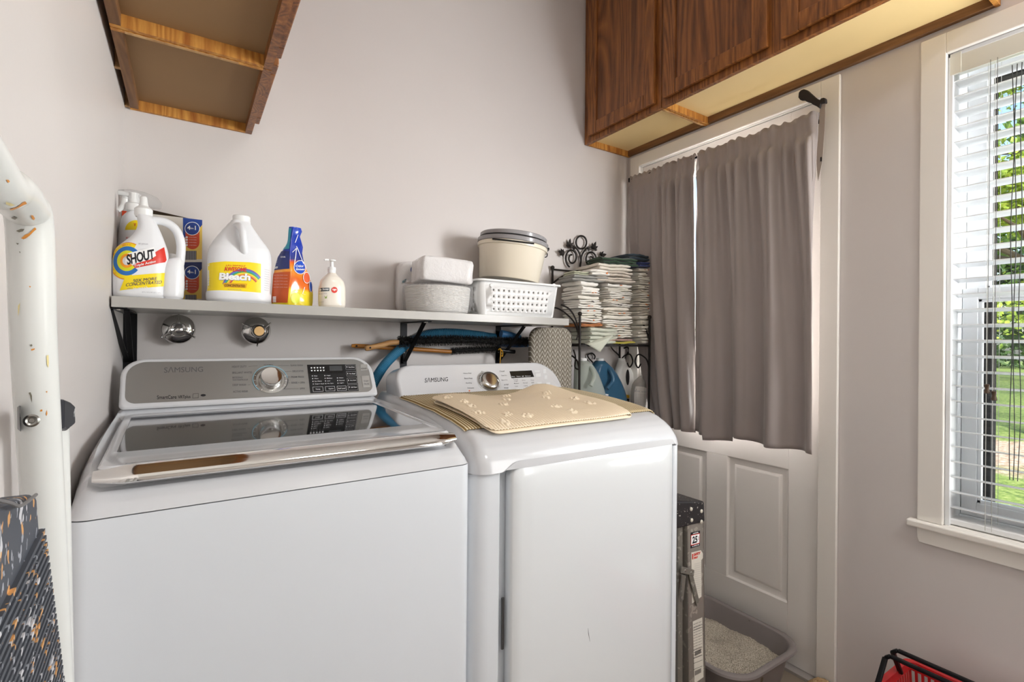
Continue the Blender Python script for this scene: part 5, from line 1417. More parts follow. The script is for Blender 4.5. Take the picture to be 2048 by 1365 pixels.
# ------------------------------------------------------------------ ironing board on end
def chev():
    m = mat('chevron_cover', (120, 112, 98), 0.85); t = NT(m)
    x, y, z = t.sep(t.coord())[:3]
    tri = t.math('PINGPONG', t.math('MULTIPLY', x, 1 / 0.0135), 1.0)           # 0..1..0
    zz = t.math('ADD', t.math('MULTIPLY', z, 1 / 0.0205), t.math('MULTIPLY', tri, 1.15))
    st = t.math('PINGPONG', zz, 0.5)
    k = t.math('MULTIPLY', t.math('SUBTRACT', st, 0.395), 40, clamp=True)
    e = t.math('MULTIPLY', t.math('SUBTRACT', t.math('PINGPONG', t.math('MULTIPLY', x, 1 / 0.0135), 1.0), 0.93), 30, clamp=True)
    kk = t.math('MAXIMUM', k, t.math('MULTIPLY', e, 0.6))
    t.col(t.mix(kk, (118, 110, 98), (208, 204, 192)))
    return m
def ironing():
    y = 1.672
    xl, xr_ = at(1063, 720, 'y', y).x, 1.397
    zt = 1.2785
    r = thing('ironing_board', 'ironing board standing on end with grey and cream chevron cover, beside the dryer', 'ironing board', ((xl + xr_) / 2, y, 0.0))
    out = rrect(xl, xr_, 0.05, zt, [0.05, 0.05, 0.03, 0.03], 10)
    b = M(); th = 0.028
    rings = []
    for dy, i in ((0.0, 0.012), (0.003, 0.004), (0.010, 0.0), (th - 0.006, 0.0), (th, 0.006)):
        rings.append([(lerp(x, (xl + xr_) / 2, i * 8), y + dy, lerp(z, (zt + .05) / 2, i * 0.6)) for x, z in out])
    b.loft(rings); b.build('cover', chev(), r, smooth=50)
    l = M()
    for dx in (-0.035, 0.035): l.tube([((xl + xr_) / 2 + dx, y + th + 0.012, 0.0), ((xl + xr_) / 2 + dx, y + th + 0.012, 1.15)], 0.009, 10)
    l.build('folded_leg_frame', m_whiteplastic, r)
ironing()

# ------------------------------------------------------------------ wrought iron rack
RX0, RX1, RY0, RY1 = 1.408, 1.840, 1.640, 1.834
ZS1 = 1.209
def rack():
    r = thing('iron_rack', 'dark wrought iron rack with scrollwork standing in the back corner', 'rack', ((RX0 + RX1) / 2, (RY0 + RY1) / 2, 0))
    w = 0.0042
    def T_(nm, ptslist, rad=w, closed=False, n=8):
        k = M()
        for p in ptslist: k.tube(p, rad, n, closed)
        return k.build(nm, m_iron, r)
    M_ = []
    for (x, y, zt) in ((RX0, RY0, 1.335), (RX1, RY0, 1.335), (RX0, RY1, 1.556), (RX1, RY1, 1.556)):
        k = M(); k.tube([(x, y, 0), (x, y, zt)], 0.0052, 10); k.ball((x, y, zt + 0.004), 0.0095, 10); k.build('post', m_iron, r)
    for z in (ZS1, 0.872, 0.50, 0.15):
        k = M()
        for (a, b) in (((RX0, RY0), (RX1, RY0)), ((RX0, RY1), (RX1, RY1)), ((RX0, RY0), (RX0, RY1)), ((RX1, RY0), (RX1, RY1))): k.bar((a[0], a[1], z - 0.006), (b[0], b[1], z - 0.006), 0.007, 0.009)
        for i in range(1, 14):
            x = lerp(RX0, RX1, i / 14); k.bar((x, RY0, z - 0.004), (x, RY1, z - 0.004), 0.004, 0.004)
        k.build('shelf', m_iron, r, smooth=0)
    y = RY1
    P = lambda u, v: at(u, v, 'y', y)
    T_('top_bar', [[(RX0, RY1, 1.552), (RX1, RY1, 1.552)]])
    T_('top_arc', [smoothpath([P(1090, 600), P(1102, 572), P(1120, 556), P(1145, 545), P(1165, 541)], 5), smoothpath([P(1165, 541), P(1190, 545), P(1220, 560), P(1240, 580)], 5)])
    cr = []
    cr.append(ell(1162, 485, 10.5, 13, 24))
    k = M(); k.tube([P(u, v) for u, v in ell(1162.5, 485, 10.5, 13, 24)][:-1] + [P(*ell(1162.5, 485, 10.5, 13, 24)[-1])], w, 8, True)
    def scroll(c, d):
        cu, cv = c; pts = []
        for i in range(40):
            a = R(-70 + i * 13.5); q = 18.5 * (1 - i / 40 * 0.72)
            pts.append(P(cu - d * q * 0.72 * math.cos(a), cv - q * 1.05 * math.sin(a)))
        return pts
    k.tube(scroll((1143.5, 516), 1), w, 8); k.tube(scroll((1181, 520), -1), w, 8)
    k.tube(smoothpath([P(1150, 494), P(1158, 505), P(1162, 520), P(1160, 534)], 5), w, 8)
    k.tube(smoothpath([P(1172, 498), P(1164, 510), P(1162, 525)], 5), w, 8)
    k.build('crest_scrolls', m_iron, r)
    def leaf(cu, cv, ang, s_, name='crest_leaf'):
        rnd = random.Random(int(cu)); lf = M(); c_ = P(cu, cv); k_ = s_ * 0.0022
        for q in range(5):
            a = R(ang + (q - 2) * 34); L_ = k_ * (12 - abs(q - 2) * 2.6)
            d = Vector((math.cos(a), 0, math.sin(a))); n_ = Vector((-math.sin(a), 0, math.cos(a)))
            pts = [c_ + d * L_ * t + n_ * (w_ * L_) + Vector((0, -0.003 - 0.005 * (1 - abs(w_) * 4) + 0.003 * t, 0)) for t, w_ in ((0, 0), (0.35, 0.24), (0.75, 0.15), (1, 0), (0.75, -0.15), (0.35, -0.24))]
            lf.add(pts + [c_ + d * L_ * 0.5 + Vector((0, 0.004, 0))], [(0, 1, 2, 3, 4, 5), (0, 1, 6), (1, 2, 6), (2, 3, 6), (3, 4, 6), (4, 5, 6), (5, 0, 6)])
        lf.build(name, m_iron, r, smooth=0)
    leaf(1138, 496, 85, 1.7); leaf(1127, 507, 170, 1.4); leaf(1186, 500, 70, 1.7); leaf(1200, 513, 20, 1.6); leaf(1149, 498, 140, 1.0); leaf(1174, 500, 40, 1.0)
    # side panels: arcs and scrolls
    for x, s_ in ((RX0, 1), (RX1, -1)):
        Q = lambda a, z: Vector((x, lerp(RY0, RY1, a), z))
        T_('side_scroll', [smoothpath([Q(0.0, 1.285 - 0.055), Q(0.18, 1.30), Q(0.5, 1.345), Q(0.8, 1.37), Q(1.0, 1.375)], 5), smoothpath([Q(0, 1.10), Q(0.10, 1.14), Q(0.35, 1.16), Q(0.46, 1.125), Q(0.36, 1.095), Q(0.27, 1.115)], 5), smoothpath([Q(1, 1.10), Q(0.90, 1.14), Q(0.65, 1.16), Q(0.54, 1.125), Q(0.64, 1.095), Q(0.73, 1.115)], 5)], 0.0036)
    # heart shaped brace low on the back, right part
    y = RY1
    B_ = [at(1293, 745, 'y', y)]
    pr = [[P(1288, 740), P(1283, 722), P(1272, 702), P(1262, 692)], [P(1300, 740), P(1304, 722), P(1315, 702), P(1324, 694)], [P(1287, 738), P(1280, 720), P(1270, 714), P(1263, 718), P(1262, 728), P(1269, 735), P(1274, 731), P(1270, 725)], [P(1301, 738), P(1308, 722), P(1318, 716), P(1325, 718), P(1326, 728), P(1319, 735), P(1315, 730)],
          [P(1243, 735), P(1240, 715), P(1226, 700), P(1221, 692)], [P(1246, 728), P(1252, 712), P(1258, 703), P(1255, 695), P(1248, 697)], [P(1186, 726), P(1177, 716), P(1176, 710), P(1184, 707), P(1190, 713), P(1188, 719)]]
    T_('lower_scrolls', [smoothpath(p, 6) for p in pr], 0.0036)
    T_('front_scroll', [smoothpath([Vector((RX0, RY0 + 0.0, 1.10)), at(1150, 735, 'y', RY0 + .02), at(1151, 715, 'y', RY0 + .02), at(1147, 700, 'y', RY0 + .03)], 5), smoothpath([at(1122, 610, 'y', 1.68), at(1138, 618, 'y', 1.67), at(1150, 636, 'y', 1.655), at(1157, 662, 'y', 1.645), at(1153, 680, 'y', 1.643)], 6)], 0.0036)
rack()

# ------------------------------------------------------------------ folded cloths on the rack
m_cloth = {}
def cloth(name, col, rough=0.9, nap=0.4):
    if name not in m_cloth:
        m = mat('cloth_' + name, col, rough); t = NT(m); v = t.coord()
        t.col(t.mix(t.noise(v, 25, 3), col, tuple(int(x * 0.93) for x in col)))
        t.bump(t.math('ADD', t.noise(v, 420, 2), t.math('MULTIPLY', t.noise(t.coord((1, 1, 4)), 60, 3), 2.0)), nap, 0.0025)
        m.node_tree.nodes['Principled BSDF'].inputs['Sheen Weight'].default_value = 0.2
        m_cloth[name] = m
    return m_cloth[name]
def folded(label, name, c, w, d, h, seed, m_, layers=3, rot=0.0, group=None, marks=None, droop=0.0, cat='cloth'):
    """a cloth folded over itself: layers of soft slabs joined by a rounded fold along the front"""
    rnd = random.Random(seed); c = Vector(c)
    mx = Matrix.Rotation(rot, 3, 'Z')
    m = M(); lh = h / layers
    for k in range(layers):
        zc = lh * (k + 0.5); ox = rnd.uniform(-0.006, 0.006); oy = rnd.uniform(-0.006, 0.004); ww = w * rnd.uniform(0.93, 1.04); dd = d * rnd.uniform(0.95, 1.0)
        n = 18; rings = []
        for i in range(n + 1):
            s = i / n; x = (s - 0.5) * ww; e = min(s, 1 - s); th = lh * (0.53 + 0.10 * nz(x, k * 3 + seed, 0, 22)) * (1 if e > 0.05 else 0.72 + 0.28 * math.sqrt(1 - (1 - e / 0.05) ** 2))
            ring = []
            for j in range(20):
                a = 2 * PI * j / 20
                yy = dd / 2 * math.copysign(abs(math.cos(a)) ** 0.36, math.cos(a)); zz = th * math.copysign(abs(math.sin(a)) ** 0.72, math.sin(a))
                wv = 0.0050 * nz(x, yy * 0.5 + seed, 0, 17) + 0.0024 * nz(x + seed, yy * 0.6, k, 60)
                fr = 0.011 * nz(x, seed + k * 5, 0, 24) if yy < 0 else 0
                dz = -droop * max(0, (-yy / dd)) ** 2 * 2
                z_ = zc + zz + wv + dz
                ring.append(c + mx @ Vector((x + ox + 0.002 * nz(yy, seed, k, 30), yy + oy + fr, max(z_, 0.0004) if droop == 0 else z_)))
            rings.append(ring)
        m.loft(rings)
        # a thin visible hem line along the front of each layer
    o = m.build(name, m_, smooth=70); 
    tag(o, label, cat, group)
    if marks:
        q = M()
        for (fx, fz, mw, mh) in marks:
            x = (fx - 0.5) * w; p = Vector((x, -d / 2 + 0.001, h * fz)); 
            vs_ = [c + mx @ (p + Vector((a, 0.001 * b_, b_))) for a, b_ in ((0, 0), (mw, 0), (mw, mh), (0, mh))]
            q.prism(vs_, mx @ Vector((0, -0.006, 0)))
        me = q.build('stitched_mark', ink('stitch_' + ('orange' if seed % 3 else 'dark'), (214, 120, 52) if seed % 3 else (58, 48, 52), 0.8), smooth=0)
        me.parent = o
    return o
white_c = [cloth('white_a', (243, 238, 226)), cloth('white_b', (236, 228, 215)), cloth('white_c', (248, 244, 236)), cloth('beige', (216, 204, 190)), cloth('grey', (160, 158, 152))]
ORD = ['lowest', 'second', 'third', 'fourth', 'fifth', 'sixth', 'seventh', 'eighth', 'ninth', 'tenth', 'eleventh', 'twelfth', 'thirteenth', 'fourteenth', 'fifteenth', 'sixteenth']
def stack(where, uc, y, zs, n, w, d, hs, lean=(0, 0), mats=(0, 1, 2), group='', seed=0, rots=6):
    rnd = random.Random(seed); z = zs; x0 = at(uc, 640, 'y', y).x; out = []
    for i in range(n):
        h = hs[i] if isinstance(hs, (list, tuple)) else hs * rnd.uniform(0.85, 1.15)
        mk = [(rnd.uniform(0.30, 0.68), rnd.uniform(0.3, 0.6), rnd.uniform(0.004, 0.008), 0.003) for _ in range(2)] if rnd.random() < 0.75 else None
        lab = ('lowest folded cloth of the %s white stack on the iron rack' % where) if i == 0 else ('white folded cloth, %s from the bottom of the %s stack on the rack' % (ORD[i], where))
        folded(lab, 'folded_cloth', (x0 + lean[0] * i + rnd.uniform(-0.004, 0.004), y + lean[1] * i + rnd.uniform(-0.004, 0.004), z), w * rnd.uniform(0.88, 1.08), d, h, seed * 31 + i, white_c[rnd.choice(mats)], 2 if rnd.random() < 0.7 else 1, R(rnd.uniform(-rots, rots)), group, mk)
        z += h + 0.0012
    return x0 + lean[0] * n, z
z0 = ZS1 + 0.0012
# right stack: four thick beige towels, then thin cloths, blue garments on top
xe, ze = stack('right', 1275, 1.742, z0, 16, 0.128, 0.16, [0.030, 0.029, 0.028, 0.026] + [0.0198] * 12, (-0.0004, 0.0006), (0, 1), 'white cloths in the right stack', 7)
folded('royal blue folded garment on top of the right cloth stack', 'folded_garment', (xe + 0.004, 1.742, ze), 0.145, 0.16, 0.026, 91, cloth('royal', (52, 66, 122)), 2, R(4), 'dark garments on the stacks', cat='garment')
folded('dark teal folded garment with a pale stripe, topmost on the right stack', 'folded_garment', (xe - 0.022, 1.744, ze + 0.029), 0.200, 0.16, 0.030, 92, cloth('navy', (44, 60, 72)), 2, R(-3), 'dark garments on the stacks', cat='garment')
# middle stack
ym = 1.738
folded('flat yellow patterned cloth at the bottom of the middle stack', 'folded_cloth', (at(1222, 680, 'y', ym).x, ym, z0), 0.165, 0.17, 0.013, 71, cloth('yellow', (196, 184, 70)), 1, 0, 'coloured cloths on the rack')
folded('thin pink cloth above the yellow one in the middle stack', 'folded_cloth', (at(1214, 680, 'y', ym).x, ym, z0 + 0.0145), 0.175, 0.17, 0.010, 72, cloth('pink', (206, 164, 154)), 1, 0, 'coloured cloths on the rack')
xe, ze = stack('middle', 1214, ym, z0 + 0.026, 13, 0.160, 0.17, [0.021, 0.021, 0.020, 0.019, 0.019, 0.018, 0.018, 0.017, 0.017, 0.017, 0.016, 0.016, 0.016], (-0.0006, 0), (0, 1, 2), 'white cloths in the middle stack', 11, 8)
ze += 0.003
for i, (h, lab) in enumerate(((0.024, 'pale grey-beige towel below two others high in the middle stack'), (0.026, 'grey-beige towel high in the middle stack, between two like it'), (0.030, 'uppermost grey-beige towel of the middle stack, under the green garment'))):
    folded(lab, 'folded_towel', (xe - 0.020 - 0.004 * i, ym - 0.005, ze), 0.205 - 0.012 * i, 0.19, h, 101 + i, white_c[3] if i < 2 else white_c[1], 2, R(-6), 'towels on the middle stack', cat='towel')
    ze += h + 0.001
folded('dark green folded garment with pale piping, draped on the middle stack', 'folded_garment', (xe + 0.022, ym - 0.010, ze + 0.002), 0.180, 0.175, 0.036, 93, cloth('green', (44, 70, 48)), 3, R(-14), 'dark garments on the stacks', cat='garment', droop=0.022)
# left stack in front, over a thick rolled pale towel
yl = 1.722
folded('thick pale green-white towel folded at the bottom left of the rack', 'folded_towel', (at(1186, 670, 'y', yl).x - 0.008, yl - 0.006, z0), 0.165, 0.145, 0.072, 121, cloth('pale_green', (206, 208, 192)), 4, R(3), 'towels at the left', cat='towel')
folded('orange striped cloth between the thick towel and the left white stack', 'folded_cloth', (at(1163, 645, 'y', yl).x + 0.01, yl, z0 + 0.0755), 0.125, 0.13, 0.014, 122, cloth('orange', (204, 128, 62)), 2, R(-3), 'coloured cloths on the rack')
xe, ze = stack('left', 1162, yl, z0 + 0.092, 9, 0.120, 0.13, [0.0195, 0.021, 0.019, 0.019, 0.019, 0.018, 0.019, 0.019, 0.019], (0.0, 0.0), (0, 2), 'white cloths in the left stack', 17)
folded('grey cloth draped near the top of the left stack', 'folded_cloth', (xe + 0.010, yl + 0.01, ze), 0.175, 0.15, 0.026, 123, white_c[4], 2, R(-10), 'cloths on top of the left stack')
folded('white rolled cloth on top of the left stack, with an orange edge', 'folded_cloth', (xe + 0.045, yl - 0.02, ze + 0.027), 0.095, 0.13, 0.026, 124, white_c[2], 2, R(-10), 'cloths on top of the left stack', [(0.85, 0.3, 0.006, 0.006)])
folded('pale green edged cloth at the very top left of the cloth stacks', 'folded_cloth', (xe - 0.025, yl + 0.01, ze + 0.027), 0.075, 0.12, 0.018, 126, cloth('sage', (198, 200, 176)), 2, R(-14), 'cloths on top of the left stack')
# corner of cloth hanging over the shelf edge
k = M()
A, B_, Cc = at(1176, 690, 'y', RY0 - 0.008), at(1226, 672, 'y', RY0 - 0.012), at(1199, 704, 'y', RY0 - 0.012)
def hang(s, t):
    top = A.lerp(B_, s); return top.lerp(Cc, t) + Vector((0, -0.004 * math.sin(PI * s), 0)) + Vector((0, 0.09 * 0, 0))
k.grid(10, 8, hang)
k.grid(10, 5, lambda s, t: A.lerp(B_, s) + Vector((0, 0.02 * t, 0.004 * t)))
tag(k.build('hanging_cloth', cloth('pale_green', (206, 208, 192)), solid=0.003, smooth=60), 'pointed corner of pale cloth hanging over the front edge of the rack shelf', 'cloth')

# ------------------------------------------------------------------ jugs on the lower rack shelf
ZS2 = 0.8735
def clearjug(name, label, rows, yc, m_, liq=None, liqz=None, capuv=None, handle=None, capm=m_whiteplastic, lab=None, cat='jug', group=None, hole=None):
    b = Bottle(rows, yc, 2.4, 36); z0 = ZS2
    base = list(b.rows[0]); base[0] = z0
    b.rows = [base] + [q for q in b.rows if q[0] > z0 + 0.002]
    r = thing(name, label, cat, ((base[1] + base[2]) / 2, yc, z0), 0, group)
    m = M(); b.into(m)
    if handle: m.tube(smoothpath([at(u, v, 'y', yc + dy) for u, v, dy in handle], 5), 0.0095, 12)
    m.build('body', m_, r, smooth=60)
    if liq: 
        m = M(); b.into(m, zmax=liqz, shrink=0.0022); m.build('liquid', liq, r, smooth=60)
    cx = at(capuv[0], capuv[1], 'y', yc); z1 = b.rows[-1][0]
    M().lathe([(0.017, -0.002), (0.0175, 0.001), (0.0175, 0.011), (0.015, 0.0125), (0.002, 0.013)], (cx.x, yc, z1), 28).build('cap', capm, r)
    return r, b
m_milky = mat('milky_clear_plastic', (206, 212, 204), 0.25, trans=0.55, ior=1.15)
m_bluejug = mat('blue_fluid_jug', (70, 116, 148), 0.14, trans=0.35, ior=1.2, coat=0.5)
m_bluefl = mat('blue_fluid', (44, 104, 146), 0.2)
g_ = 'jugs on the lower rack shelf'
r, b = clearjug('fluid_jug', 'translucent jug one third full of blue fluid, behind the iron post', [(830, 1152, 1208, .070), (815, 1150, 1210, .070), (790, 1150, 1208, .070), (770, 1150, 1202, .070), (750, 1151, 1194, .070), (738, 1152, 1187, .070), (728, 1155, 1179, .07), (722, 1158, 1174, .04)], 1.682, m_milky, m_bluefl, at(1180, 780, 'y', 1.70).z, (1166, 715), [(1176, 733, -.02), (1186, 742, -.05), (1188, 756, -.06), (1181, 772, -.06)], group=g_)
r, b = clearjug('fluid_jug', 'jug full of blue fluid, white cap, between the other lower shelf bottles', [(850, 1184, 1252, .070), (830, 1184, 1253, .070), (805, 1184, 1252, .070), (785, 1184, 1248, .070), (765, 1183, 1240, .070), (748, 1182, 1231, .070), (736, 1184, 1222, .070), (728, 1188, 1212, .07), (722, 1192, 1208, .04)], 1.750, m_bluejug, m_bluefl, at(1180, 733, 'y', 1.70).z, (1200, 715), [(1213, 735, -.02), (1222, 745, -.05), (1226, 762, -.06), (1214, 778, -.06)], group=g_)
D(b, [[(1204, 787), (1216, 789), (1216, 812), (1204, 812)]], r, 'blue_label', blu); D(b, [[(1203, 787), (1216, 789), (1216, 792), (1203, 790)]], r, 'white_label', wht, 0.001)
TX(b, [('RAIN', (1205, 797), (1215, 798), (1205, 793.5), 0.02)], r, 'lettering', wht)
r, b = clearjug('bleach_bottle', 'white opaque bottle with a narrow handle slot, right of the blue jug', [(850, 1226, 1268, .052), (820, 1225, 1269, .052), (790, 1226, 1268, .052), (765, 1229, 1267, .052), (748, 1231, 1264, .052), (738, 1233, 1259, .052), (728, 1237, 1252, .05), (722, 1238, 1248, .04)], 1.805, m_wh2, None, None, (1243, 716), None, group=g_)
D(b, [ell(1254.5, 755, 3.6, 16, 20)], r, 'slot_shade', m_dark, 0.0012); D(b, [[(1248, 789), (1258, 791), (1258, 797), (1248, 796)]], r, 'yellow_label', ink('label_amber', (226, 176, 40))); D(b, [[(1248, 797), (1258, 798), (1258, 815), (1248, 814)]], r, 'dark_label', ink('label_dark', (60, 58, 60)))  # dark oval painted for the shade in the handle slot
m_cl = mat('clear_refill', (196, 192, 188), 0.12, trans=0.6, ior=1.12, coat=0.4)
r, b = clearjug('refill_bottle', 'clear oval refill bottle with a printed white label, lowest right on the rack', [(830, 1280, 1304, .05), (822, 1270, 1312, .07), (805, 1265, 1317, .08), (785, 1265, 1318, .08), (770, 1268, 1315, .08), (760, 1274, 1309, .07), (753, 1282, 1302, .05), (750, 1288, 1299, .035)], 1.715, m_cl, None, None, (1293.5, 738), None, group=None, capm=mat('clear_cap', (214, 212, 208), 0.3))
D(b, [rrect(1269, 1297, 774, 822, 12, 5)], r, 'white_label', ink('refill_label', (206, 202, 196)))
TX(b, [('Refill soap', (1271, 785), (1295, 786), (1271, 782), 0.01)] + [('wash hands with water and rinse well', (1272, 790 + 3.2 * q), (1293, 791 + 3.2 * q), (1272, 788.6 + 3.2 * q)) for q in range(7)], r, 'label_lettering', gry)
D(b, [[(1274, 814), (1280, 814.5), (1280, 819), (1274, 818.5)], [(1284, 814), (1289, 814.5), (1289, 819.5), (1284, 819)]], r, 'label_marks', blk, 0.0012)
# ------------------------------------------------------------------ two mats on the dryer
def liner():
    x0, x1, y0, y1 = DX0 + 0.020, DX1 - 0.012, DY + 0.082, DY + 0.515
    nu, nv = 331, 30
    m = M()
    def f(s, t):
        yy = lerp(y0, y1, t) + 0.004 * nz(s * 5, 2.0) * (1 - t)
        x = lerp(x0 + 0.012 * (1 - t) * 0, x1, s)
        z = cap_z(x, yy) + 0.0034 + 0.0011 * math.cos(2 * PI * s * (nu - 1) / 4) + 0.0014 * (nz(s * 9, t * 6, 1) + 0.4)
        return (x, yy, z)
    m.grid(nu, nv, f)
    mm = mat('olive_ribbed_liner', (180, 156, 104), 0.8); t = NT(mm)
    x, y, z = t.sep(t.coord())[:3]
    w = (x1 - x0) / (nu - 1) * 4
    ph = t.math('MULTIPLY', t.math('SUBTRACT', x, x0 - (DX0 + DX1) / 2), 1 / w)
    tri = t.math('PINGPONG', ph, 0.5)
    k = t.math('MULTIPLY', t.math('SUBTRACT', 0.27, tri), 12, clamp=True)
    w2 = t.math('PINGPONG', t.math('MULTIPLY', y, 1 / 0.009), 0.5); k2 = t.math('MULTIPLY', t.math('SUBTRACT', w2, 0.42), 10, clamp=True)
    c_ = t.mix(k, (134, 108, 60), (222, 208, 176))
    t.col(t.mix(t.math('MULTIPLY', k2, 0.5), c_, (140, 112, 64)))
    o = m.build('ribbed_liner', mm, smooth=60, solid=0.0016)
    me = o.data; off = Vector(((DX0 + DX1) / 2, DY + 0.3, 1.03))
    me.transform(Matrix.Translation(-off)); o.location = off
    tag(o, 'olive and cream ribbed non-slip liner spread over the dryer top', 'mat')
liner()
def bathmat():
    def hit(u, v, off):
        z = 1.03
        for _ in range(30):
            p = at(u, v, 'z', z); z = z * 0.5 + 0.5 * (cap_z(min(max(p.x, DX0 + 0.04), DX1 - 0.04), min(max(p.y, DY + 0.02), 1.6)) + off)
        return at(u, v, 'z', z)
    A, B_, C_, D_ = hit(857, 806, 0.010), hit(1090, 781, 0.022), hit(1259, 829, 0.018), hit(976, 869, 0.010)
    rnd = random.Random(5)
    paws = []
    for _ in range(26):
        paws.append((rnd.uniform(0.08, 0.93), rnd.uniform(0.07, 0.93), rnd.uniform(0, 6.28)))
    paws = [p for i, p in enumerate(paws) if all((p[0] - q[0]) ** 2 + (p[1] - q[1]) ** 2 > 0.016 for q in paws[:i])]
    nr = 54
    def height(s, t, W_, Dp):
        h = 0.0013 * math.cos(2 * PI * s * nr)
        for a, b_, ph in paws:
            dx, dy = (s - a) * W_, (t - b_) * Dp
            if dx * dx + dy * dy > 0.0007: continue
            for q, (ox, oy, rr_) in enumerate(((0, 0, 0.0075), (0.010, 0.006, 0.004), (0.012, -0.004, 0.004), (0.004, 0.012, 0.004), (0.003, -0.012, 0.004))):
                cx, cy = ox * math.cos(ph) - oy * math.sin(ph), ox * math.sin(ph) + oy * math.cos(ph)
                d2 = (dx - cx) ** 2 + (dy - cy) ** 2
                if d2 < rr_ * rr_: h = max(h, 0.0010 + 0.0034 * math.sqrt(1 - d2 / rr_ ** 2))
        return h
    W_ = (B_ - A).length; Dp = (D_ - A).length
    def surf(s, t, lay):
        # rounded corners
        p = (A.lerp(B_, s)).lerp(D_.lerp(C_, s), t)
        base = cap_z(min(max(p.x, DX0 + 0.03), DX1 - 0.02), p.y) + 0.0072
        wav = 0.010 * max(0, math.sin(s * 6.0 + 0.6)) * (1 - t) ** 2 + 0.004 * math.sin(s * 9 + t * 4) * (0.6 - 0.4 * t) + 0.004
        if lay: wav += 0.007 + 0.012 * max(0, (s - 0.82) / 0.18) * math.sin(PI * min(1, t * 1.0)) ** 0.5 * (0.4 + 0.6 * t)
        wav += 0.022 * math.exp(-((s - 0.93) / 0.16) ** 2 - (t / 0.30) ** 2)
        p.z = base + max(wav, 0.0005) * (1 if lay else 0.55)
        return p
    def edge_in(s, t):
        # pull corners in to round them
        r_ = 0.055
        ss, tt = s, t
        for cs, ct in ((0, 0), (0, 1)):
            ds, dt = abs(s - cs), abs(t - ct)
            if ds < r_ and dt < r_ * 1.6:
                a, b_ = ds / r_, dt / (r_ * 1.6); 
                k = 1 - (1 - a) * (1 - b_) * 0.0
        return ss, tt
    def corner_map(s, t):
        # squircle-like rounding at left corners
        rs, rt = 0.06, 0.11
        ds = rs - s; 
        if ds > 0:
            if t < rt: t2 = rt - (rt - t) * math.sqrt(max(0, 1 - (ds / rs) ** 2)); return s, t2
            if t > 1 - rt: t2 = 1 - rt + (t - 1 + rt) * math.sqrt(max(0, 1 - (ds / rs) ** 2)); return s, t2
        return s, t
    r = thing('bath_mat', 'cream ribbed rubber bath mat with paw bumps, folded once on the dryer', 'mat', ((A + C_) / 2).to_tuple()[:2] + (1.035,))
    top = M(); nu, nv = 325, 90
    def ft(s, t):
        s2, t2 = corner_map(s, t); p = surf(s2, t2, 1); p.z += height(s2, t2, W_, Dp); return p
    top.grid(nu, nv, ft)
    # fold at the right side and lower layer
    def ff(q, t):
        a = q * PI; p1 = surf(1, t, 1); p0 = surf(0.985, t, 0); c_ = (p1 + p0) / 2; h = (p1.z - p0.z) / 2
        out = (B_ - A).normalized().lerp((C_ - D_).normalized(), t)
        return Vector((p1.x, p1.y, c_.z)) + Vector((0, 0, h * math.cos(a))) + out * (h * 1.2 + 0.003) * math.sin(a) + out * -0.0
    top.grid(10, nv, ff)
    top.grid(60, 30, lambda s, t: surf(*corner_map(s * 0.985, t), 0) + Vector((0.004, -0.006 * t, 0)))
    top.build('mat', mat('cream_rubber', (234, 217, 190), 0.5, coat=0.15), r, smooth=60, solid=0.0018, weld=True)
bathmat()
